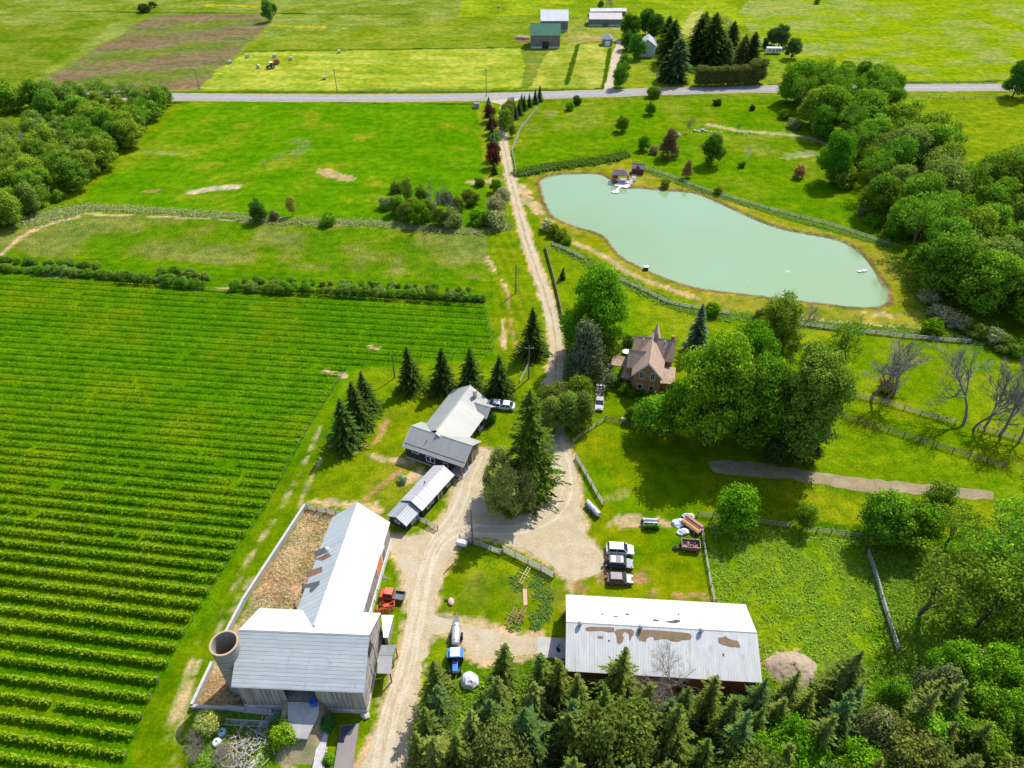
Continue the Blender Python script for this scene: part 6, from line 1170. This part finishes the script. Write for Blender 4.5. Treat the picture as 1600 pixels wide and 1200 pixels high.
for x in (-1.1, 1.1):
    for s in (-1, 1): wheel(o, x, s*.95, .32, .18)
g = G(1056, 858); mb = MB(); mb.sphere((0, 0, .3), .5, 8, 5, noise=.25); o = mb.build('scrap_heap', RB[1]); o.location = (g.x, g.y, 0); tag(o, 'small dark scrap heap left of the rusty wagon', 'scrap')
# tank, tarped pile, boulders
g = G(722, 853); o = root('fuel_tank', 'white oval fuel tank on short legs at the left end of the plank fence', 'tank', (g.x, g.y, 0), R(-17)); mb = MB(); mb.box(-.9, .9, -.45, .45, .35, 1.3); mb.build('tank_body', pm('white_tank', (.74, .76, .84), scale=2), o, bevel=.2)
for x in (-.7, .7): mb = MB(); mb.box(x-.05, x+.05, -.35, .35, 0, .4); mb.build('leg', STEEL, o)
mb = MB(); mb.tube((.3, 0, 1.28), (.3, 0, 1.42), .08, n=8); mb.build('filler_cap', DKMET, o)
g = G(734, 1066); o = root('tarped_pile', 'round pile wrapped in torn white sheeting among the conifers', 'covered pile', (g.x, g.y, 0)); mb = MB(); mb.sphere((0, 0, .2), 1.5, 12, 7, sz=(1.35, 1.3, 1.5), noise=.07); mb.build('sheeting', pm('white_sheeting', (.75, .74, .78), (.62, .6, .66), scale=1.5, spots=((.15, .13, .13), 1.1, .68)), o)
ROCKM = pm('pale_fieldstone', (.5, .44, .38), (.34, .3, .27), scale=2, bump=.4)
def rock(px, py, s, label, group=None, col_=None):
    g = G(px, py); mb = MB(); mb.sphere((0, 0, s*.25), s, 8, 6, sz=(s, s*.75, s*.6), noise=.14); o = mb.build('boulder', col_ or ROCKM); o.location = g; o.rotation_euler = (0, 0, rng.random()*6); return tag(o, label, 'boulder', group)
rock(705, 941, .7, 'pinkish flat boulder on the lawn between gravel lane and garden', None, pm('pink_stone', (.56, .38, .33), (.4, .28, .25), scale=2)); rock(698, 938, .4, 'dark small stone beside the pinkish boulder', None, pm('dark_stone', (.06, .06, .06), scale=2)); rock(973, 656, .6, 'pale boulder standing at the lawn fence'); rock(571, 1118, .8, 'grey boulder at the near right corner of the barn')
for i, (x, y, s) in enumerate([(1060, 212, .9), (1086, 205, .7), (1092, 206, .6), (1098, 204, .8), (1104, 206, .6), (1110, 207, .5), (1118, 207, .5), (1126, 208, .5), (1160, 208, .6), (1172, 208, .5)]):
    rock(x, y, s*1.2, 'pale boulder in the line of stones across the slope' if i else 'lone bluish boulder left of the stone line on the slope', 'boulders of the stone line' if i else None, None if i else pm('bluish_stone', (.3, .33, .4), scale=2))
for i in range(46):
    t = rng.random(); x = 503+(-6)*t+rng.normal()*5; y = 1150+60*t; rock(x, y, rng.uniform(.18, .42), 'tan stone in the heap beside the plank stack', 'stones of the heap beside the plank stack', pm('tan_stone', (.46, .34, .24), (.34, .24, .17), scale=2))
# barn-yard clutter
def planks(pa, pb, n, w_, z, label, mt, name='plank_stack', layers=2):
    a = G(*pa); b_ = G(*pb); d = b_-a; L = d.length; o = root(name, label, 'planks', (a.x, a.y, z), math.atan2(d.y, d.x))
    for k in range(n):
        mb = MB(); y = (k-(n-1)/2)*w_*1.12; mb.box(rng.uniform(-.3, .3), L+rng.uniform(-.4, .3), y-w_/2, y+w_/2, 0, .14*layers+rng.uniform(0, .08)); mb.build('plank', mt, o)
    return o
planks((512, 1119), (494, 1215), 5, .22, .05, 'long stack of pale grey planks running down from the barn wall', pm('pale_plank', (.5, .48, .49), (.36, .34, .35), scale=3), layers=3)
planks((352, 1107), (428, 1115), 3, .24, .05, 'long grey boards lying along the yard wall behind the silo', pm('pale_plank', (.5, .48, .49)))
planks((398, 1102), (444, 1106), 3, .3, .3, 'stack of short dark timbers against the barn front', GREYWOOD, layers=4)
g = G(385, 1132); o = root('scrap_sheet', 'grey and pinkish long metal trough lying behind the barn', 'metal trough', (g.x, g.y, 0), R(-3)); mb = MB(); mb.prism([(-.45, .5), (-.3, .1), (.3, .1), (.45, .5), (.38, .5), (.25, .17), (-.25, .17), (-.38, .5)], -3.0, 3.0, axis='x'); mb.build('trough', pm('dull_blue_grey', (.32, .36, .42), (.38, .30, .28), scale=.8), o)
g = G(428, 1128); o = root('blue_frame', 'bent blue tubular gate frame leaning behind the barn', 'gate', (g.x, g.y, 0), R(50)); mb = MB()
for z in (.15, .5, .85, 1.2): mb.tube((-2.0, z*.4, z), (2.2, z*.5, z*.9), .05, n=5)
mb.tube((-2.0, 0, 0), (-2.0, .5, 1.3), .05, n=5); mb.tube((2.2, 0, 0), (2.2, .6, 1.2), .05, n=5); mb.tube((-2.0, -.3, .1), (-4.2, -.9, .15), .06, n=5); mb.build('tubes', pm('light_blue_paint', (.2, .35, .5), (.25, .3, .36), scale=2), o)
for px, py, c_, lb in ((348, 1146, (.30, .45, .58), 'pale blue plastic tub with dark lid hole behind the barn'), (340, 1162, (.7, .7, .76), 'white plastic tub with dark hole nearest the vineyard')):
    g = G(px, py); o = root('plastic_tub', lb, 'tub', (g.x, g.y, 0)); mb = MB(); mb.tube((0, 0, 0), (0, 0, .6), .62, .55, 14); mb.tube((0, 0, .6), (0, 0, .72), .55, .3, 14, cap=True); mb.build('tub', pm('tub_'+('blue' if c_[0] < .5 else 'white'), c_, scale=2), o, bevel=.03); mb = MB(); mb.tube((0, 0, .72), (0, 0, .725), .16, n=10); mb.build('lid_hole', DARK, o)
o = root('firewood_heap', 'jumbled heap of split branches and brushwood below the blue frame', 'wood heap', tuple(G(380, 1180))); mb = MB()
for k in range(230):
    p = Vector((random.gauss(0, 1.5), random.gauss(0, 2.2), random.uniform(.05, .7))); a = random.random()*6.28; l_ = random.uniform(.4, 1.5); mb.tube(p, p+Vector((math.cos(a)*l_, math.sin(a)*l_, random.uniform(-.3, .3))), random.uniform(.03, .08), n=5, m=random.randrange(2))
mb.build('sticks', [pm('pale_split_wood', (.48, .38, .27), (.34, .27, .2), scale=3), pm('grey_split_wood', (.36, .34, .34), (.25, .23, .23), scale=3)], o)['kind'] = 'stuff'
g = G(399, 1190); o = root('white_board', 'pinkish pale board lying beside the brushwood heap', 'board', (g.x, g.y, .1), R(55)); mb = MB(); mb.box(-1.2, 1.2, -.35, .35, 0, .08); mb.build('board', pm('pinkish_board', (.55, .46, .48), (.4, .33, .35), scale=1), o)
a = G(545, 1133); o = root('feed_bunk', 'long low grey-sheeted bunk cover running out of the bottom of the picture', 'bunk cover', tuple(a)); iv = Matrix.Translation(-a)
qs = [iv @ G(x, y, .5) for x, y in ((532, 1134), (561, 1130), (549, 1215), (519, 1215))]; mb = MB(); mb.prism([(q.x, q.y) for q in qs][::-1], .35, .5, axis='z'); mb.build('cover_sheet', pm('bunk_sheet', (.16, .155, .165), (.22, .18, .15), scale=.7), o)
qs = [iv @ G(x, y, .35) for x, y in ((533, 1137), (560, 1133), (549, 1213), (521, 1213))]; mb = MB(); mb.prism([(q.x, q.y) for q in qs][::-1], 0, .347, axis='z'); mb.build('side', GREYWOOD, o)
qs = [iv @ G(x, y, .55) for x, y in ((533, 1135), (556, 1132), (548, 1148), (541, 1149), (537, 1160), (528, 1160))]; mb = MB(); mb.prism([(q.x, q.y) for q in qs][::-1], .503, .53, axis='z'); mb.build('dark_patch', pm('dark_patch', (.045, .047, .06), scale=1), o)  # darker area over the barn end of the cover
o = root('barrel', 'bright blue plastic barrel in the open barn doorway', 'barrel', (-27.0, 46.1, 3.02)); mb = MB(); mb.tube((0, 0, 0), (0, 0, 1.0), .5, .5, 14); mb.build('drum', pm('blue_plastic', (.02, .09, .42), scale=2, rough=.35), o, bevel=.05); mb = MB(); mb.tube((0, 0, .15), (0, 0, .25), .52, n=14); mb.build('yellow_band', pm('yellow_paint', (.62, .42, .08)), o)
# earthen ramp to the barn door
def ramp_mesh():
    mb = MB(); nx_, ny_ = 14, 16; vs = []; fs = []
    for j in range(ny_+1):
        t = j/ny_; y = 46.75-.0-t*7.2; zt = 2.9*(1-t)**1.0
        for i in range(nx_+1):
            u = -1+2*i/nx_; x = -28.75+u*(3.0+.5*(1-t))+t*.2; k = max(0, min(1, (1-abs(u))/.26)); k = k*k*(3-2*k); vs.append((x, y, zt*k-.02+random.uniform(-.03, .03)))
    for j in range(ny_):
        for i in range(nx_): a = j*(nx_+1)+i; fs.append((a, a+nx_+1, a+nx_+2, a+1))
    mb.add(vs, fs); return mb
gr2 = gravel('ramp_earth', rgb(184, 166, 128), rgb(160, 146, 104), rgb(96, 126, 40)); o = ramp_mesh().build('earth_ramp', gr2, smooth=True); tag(o, kind='structure')
mb = MB(); vs = []; pr_ = [(-2.3, 46.45, 3.02), (2.0, 46.45, 3.02), (2.2, 44.9, 2.66), (1.5, 43.0, 2.25), (1.2, 42.0, 1.98), (-.9, 42.1, 2.0), (-2.0, 43.3, 2.3), (-1.8, 44.4, 2.55)]
v1 = [(-28.4+a, b2, c+.06) for a, b2, c in pr_]; v0 = [(-28.4+a, b2, c-.3) for a, b2, c in pr_]; n_ = len(pr_); mb.add(v1+v0, [tuple(range(n_))[::-1], tuple(range(n_, 2*n_))]+[(i, (i+1) % n_, (i+1) % n_+n_, i+n_) for i in range(n_)]); o = mb.build('concrete_ramp', CONC); tag(o, kind='structure')
for px, py, s, m_ in ((452, 1125, .7, 'stone lump'), (462, 1132, .5, 'stone lump'), (478, 1135, .5, 'stone lump')): pass
# woodchip heap
g = G(1237, 1046); o = root('woodchip_heap', 'round tan woodchip heap behind the right end of the metal shed', 'heap', (g.x, g.y, 0)); vs = []; fs = []; mb = MB()
for j in range(13):
    for i in range(36): a = i/36*6.2832; rr = 3.6*j/12*(1+.06*math.sin(3*a)+.03*math.sin(7*a)); vs.append((rr*math.cos(a)*1.05, rr*math.sin(a)*.85, 1.5*(1-(j/12)**1.7)+.22*random.uniform(-1, 1)*(j < 12)))
for j in range(12):
    for i in range(36): fs.append((j*36+i, (j+1)*36+i, (j+1)*36+(i+1) % 36, j*36+(i+1) % 36))
mb.add(vs, fs); mb.build('chips', pm('tan_woodchips', (.36, .28, .19), (.25, .19, .13), scale=2.2, bump=1.), o, smooth=True)
# pond furniture
PINKD = pm('pale_pink_deck', (.66, .56, .52), (.56, .47, .44), scale=2)
o = root('pond_deck', 'pale pinkish stone deck and narrow jetty reaching into the pond', 'deck', tuple(G(968, 289))); iv = Matrix.Translation(-G(968, 289))
def plate(pts, z0_, z1_, m_, name, par, iv):
    q = [iv @ G(x, y, z1_) for x, y in pts]; mb = MB(); mb.prism([(p.x, p.y) for p in q][::-1], z0_, z1_, axis='z'); return mb.build(name, m_, par)
plate([(960, 288), (966, 284.5), (974, 287), (985, 288.5), (984, 291), (979, 293.5), (972, 292), (966, 290.5), (961, 290.5)], -.3, .15, PINKD, 'deck', o, iv); plate([(968, 290.5), (972, 291.5), (964, 298), (960, 298)], -.3, .12, PINKD, 'jetty', o, iv); plate([(955, 299), (960, 297), (968, 298), (966, 300.5), (958, 301.5)], -.25, .1, pm('white_deck', (.72, .73, .72), scale=1), 'float', o, iv)
plate([(968, 278), (988, 279), (992, 283), (986, 288), (970, 286)], -.05, .18, pm('mauve_paving', (.33, .28, .33), (.25, .2, .24), scale=1), 'paving', o, iv)
plate([(987.5, 272), (996, 273.5), (991, 279), (988, 277)], -.05, .1, pm('blue_grey_paving', (.42, .46, .55), scale=1), 'path_slab', o, iv)
for i, (x, y, c_, lb) in enumerate([(968, 285, WHITE, 'small white garden chair at the left of the pond deck'), (980, 287.5, WHITE, 'small white garden chair at the front of the pond deck'), (983, 281, TIMBER, 'tan cushioned garden seat right of the pavilion'), (991, 284, TIMBER, 'small tan garden chair at the right edge of the deck')]):
    g = G(x, y); o = root('garden_chair', lb, 'chair', (g.x, g.y, .18), R(20*i)); mb = MB(); mb.box(-.35, .35, -.35, .35, .38, .48); mb.build('seat', c_, o); mb = MB(); mb.box(-.35, .35, .3, .4, .48, 1.0); mb.build('backrest', c_, o)
    for sx in (-.3, .3):
        for sy in (-.3, .3): mb = MB(); mb.box(sx-.04, sx+.04, sy-.04, sy+.04, 0, .38); mb.build('leg', c_, o)
g = G(1009, 421); o = root('water_pump_box', 'small dark box with pale lid at the pond edge', 'box', (g.x, g.y, 0)); mb = MB(); mb.box(-.6, .6, -.5, .5, 0, .9); mb.build('box', pm('dark_green_box', (.04, .06, .035), scale=2), o, bevel=.03); mb = MB(); mb.box(-.65, .65, -.55, .55, .903, 1.0); mb.build('lid', WHITE, o)
g = G(1347, 424, -.2); o = root('rowing_boat', 'tiny pale boat floating near the right end of the pond', 'boat', (g.x, g.y, -.3), R(12)); mb = MB(); mb.prism([(-1.4, -.3), (-1.4, .3), (.6, .42), (1.6, 0), (.6, -.42)][::-1], 0, .35, axis='z'); mb.build('hull', WHITE, o); mb = MB(); mb.box(-.2, .1, -.3, .3, .353, .4); mb.build('seat', BROWNWOOD, o)
# garden bed
iv = Matrix.Translation(-G(820, 925)); o = root('garden_board_walk', 'pinkish tan board walk through the middle of the garden bed', 'board walk', tuple(G(820, 925))); plate([(817, 920), (823, 920), (824, 945), (818, 946)], 0, .12, pm('tan_boards', (.5, .32, .22), (.42, .27, .2), scale=2), 'boards', o, iv)
for px, py, lb in ((799, 966, 'reddish wooden trellis at the left of the garden bed'), (814, 964, 'reddish wooden trellis in the middle of the garden bed'), (820, 902, 'pale yellow wooden ladder frame at the top of the garden bed')):
    g = G(px, py); o = root('trellis', lb, 'trellis', (g.x, g.y, 0), R(60)); mm = pm('reddish_trellis', (.42, .2, .14), (.32, .15, .1), scale=3) if 'red' in lb else pm('pale_yellow_wood', (.6, .5, .22), scale=3)
    for y in (-.25, .25): mb = MB(); mb.tube((-1.5, y, .2), (1.5, y, 1.0), .06, n=5); mb.build('side_rail', mm, o)
    for k in range(7): mb = MB(); x = -1.3+k*.43; mb.tube((x, -.28, .25+.267*(x+1.3)/1), (x, .28, .25+.267*(x+1.3)/1), .04, n=5); mb.build('rung', mm, o)
    mb = MB(); mb.tube((0, -.9, .7), (0, .9, .7), .06, n=5); mb.build('crossbar', mm, o)
g = G(752, 671); o = root('bench', 'pale wooden bench on the grass before the hall wing', 'bench', (g.x, g.y, 0), R(66)); mb = MB(); mb.box(-.9, .9, -.35, .35, .42, .5); mb.build('seat', PINKD, o)
for x in (-.7, .7): mb = MB(); mb.box(x-.05, x+.05, -.3, .3, 0, .42); mb.build('leg', PINKD, o)
g = G(933, 612); o = root('path_steps', 'white striped steps across the house path', 'steps', (g.x+.6, g.y, 0), R(-8))
for k in range(3): mb = MB(); mb.box(-.9, .9, k*.8, k*.8+.35, .03, .12+.1*k); mb.build('step', WHITE, o)
g = G(978, 553); o = root('garden_table', 'white round table on the terrace behind the porch', 'table', (g.x, g.y, 0)); mb = MB(); mb.tube((0, 0, .7), (0, 0, .76), .9, n=16); mb.build('tabletop', WHITE, o); mb = MB(); mb.tube((0, 0, 0), (0, 0, .7), .08, n=8); mb.build('leg', WHITE, o)
g = G(883, 1016); o = root('stick_pile', 'little dark pile of rags on the concrete apron of the metal shed', 'pile', (g.x-1, g.y, .03)); mb = MB(); mb.sphere((0, 0, .12), .3, 8, 5, noise=.4); mb.tube((-.3, .3, .1), (.3, .9, .25), .06, n=5); mb.build('rags', DARK, o)
# far things
g = G(1209, 85); o = root('camper_trailer', 'white camper trailer parked before the dark round trees', 'camper trailer', (g.x, g.y+1.2, 0), R(-2)); mb = MB(); mb.box(-3.6, 3.6, -1.2, 1.2, .55, 2.9); mb.build('body', WHITE, o, bevel=.2)
for x in (-2.2, -.4, 1.2, 2.4): mb = MB(); mb.box(x-.4, x+.4, -1.25, -1.19, 1.5, 2.2); mb.build('window', GLASS, o)
for s in (-1, 1): wheel(o, .3, s*1.1, .4, .25)
g = G(112, 182); o = root('trailer', 'long white trailer half hidden in the left wood', 'trailer', (g.x, g.y, 0), R(35)); mb = MB(); mb.box(-4.5, 4.5, -1.2, 1.2, .8, 3.0); mb.build('body', WHITE, o, bevel=.1); wheel(o, 2.5, -1.1, .5, .3); wheel(o, 2.5, 1.1, .5, .3)
BALE = pm('pale_hay_bale', (.5, .47, .38), (.36, .33, .25), scale=3)
bm = MB(); bm.tube((-.65, 0, .75), (.65, 0, .75), .78, n=18); b0 = None
for i, (x, y, lb) in enumerate([(530, 83, 'round hay bale alone at the top of the hay field'), (429, 90, 'round hay bale just behind the small red baler'), (455, 93.5, 'round hay bale right of the small red baler'), (404, 106, 'round hay bale left of the small red baler'), (507, 124, 'round hay bale nearest the road in the hay field'), (387, 90, 'round hay bale at the left corner of the hay field'), (360, 99.5, 'round hay bale at the left edge of the hay field'), (780, 12.5, 'round hay bale in the bright far field at the top'), (238, 13, 'dark round bale on the far field boundary')]):
    g = G(x, y); o = root('hay_bale', lb, 'hay bale', (g.x, g.y, 0), rng.random()*3, 'round hay bales')
    if b0 is None: b0 = bm.build('bale_roll', BALE, o).data
    else: link(bpy.data.objects.new('bale_roll', b0), o)
g = G(427, 106); o = root('tractor', 'tiny dark tractor at work in the hay field', 'tractor', (g.x-.8, g.y-.8, 0), R(215)); mb = MB(); mb.box(.3, 2.0, -.45, .45, .8, 1.5); mb.build('bonnet', DKMET, o); mb = MB(); mb.box(-1, .3, -.75, .75, .8, 2.5, tx=.1, ty=.1); mb.build('cab', GLASS, o); mb = MB(); mb.box(-1.05, .35, -.8, .8, 2.5, 2.65); mb.build('cab_roof', WHITE, o)
for s in (-1, 1): wheel(o, -.7, s*.95, .85, .4); wheel(o, 1.5, s*.8, .5, .3)
g = G(433, 100); o = root('baler', 'small orange-red round baler behind the tiny tractor', 'baler', (g.x, g.y, 0), R(215)); mb = MB(); mb.tube((0, -.9, 1.2), (0, .9, 1.2), 1.15, n=14); mb.box(-.2, 2.0, -.7, .7, .5, 1.1); mb.build('chamber', pm('orange_red_machine', (.5, .12, .05), (.4, .09, .04), scale=1), o, bevel=.05)
for s in (-1, 1): wheel(o, .3, s*1.1, .5, .3)
g = G(745, 168); o = root('wooden_crate', 'grey wooden bin at the field corner by the driveway mouth', 'crate', (g.x, g.y, 0)); mb = MB(); mb.box(-1, 1, -1, 1, 0, 1.6); mb.build('box', GREYWOOD, o, bevel=.04); mb = MB(); mb.box(-1.1, 1.1, -1.1, 1.1, 1.603, 1.75); mb.build('lid', DKMET, o)
g = G(792, 160); o = root('roadside_sign', 'white roadside board at the driveway mouth', 'sign', (g.x+1.5, g.y, 0), R(20)); mb = MB(); mb.box(-1.3, 1.3, -.06, .06, .8, 2.2); mb.build('board', WHITE, o)
for x in (-1.1, 1.1): mb = MB(); mb.box(x-.07, x+.07, -.055, .055, 0, .797); mb.build('post', WHITE, o)
# terracotta mound of the far barnyard
g = G(816, 60); o = root('manure_heap', 'low brownish heap left of the green-roofed barn', 'heap', (g.x, g.y, 0)); mb = MB(); mb.sphere((0, 0, 0), 4, 14, 7, sz=(4.2, 3., 1.6), noise=.1); mb.build('heap', pm('brown_straw', (.34, .22, .14), (.26, .18, .13), scale=1), o)
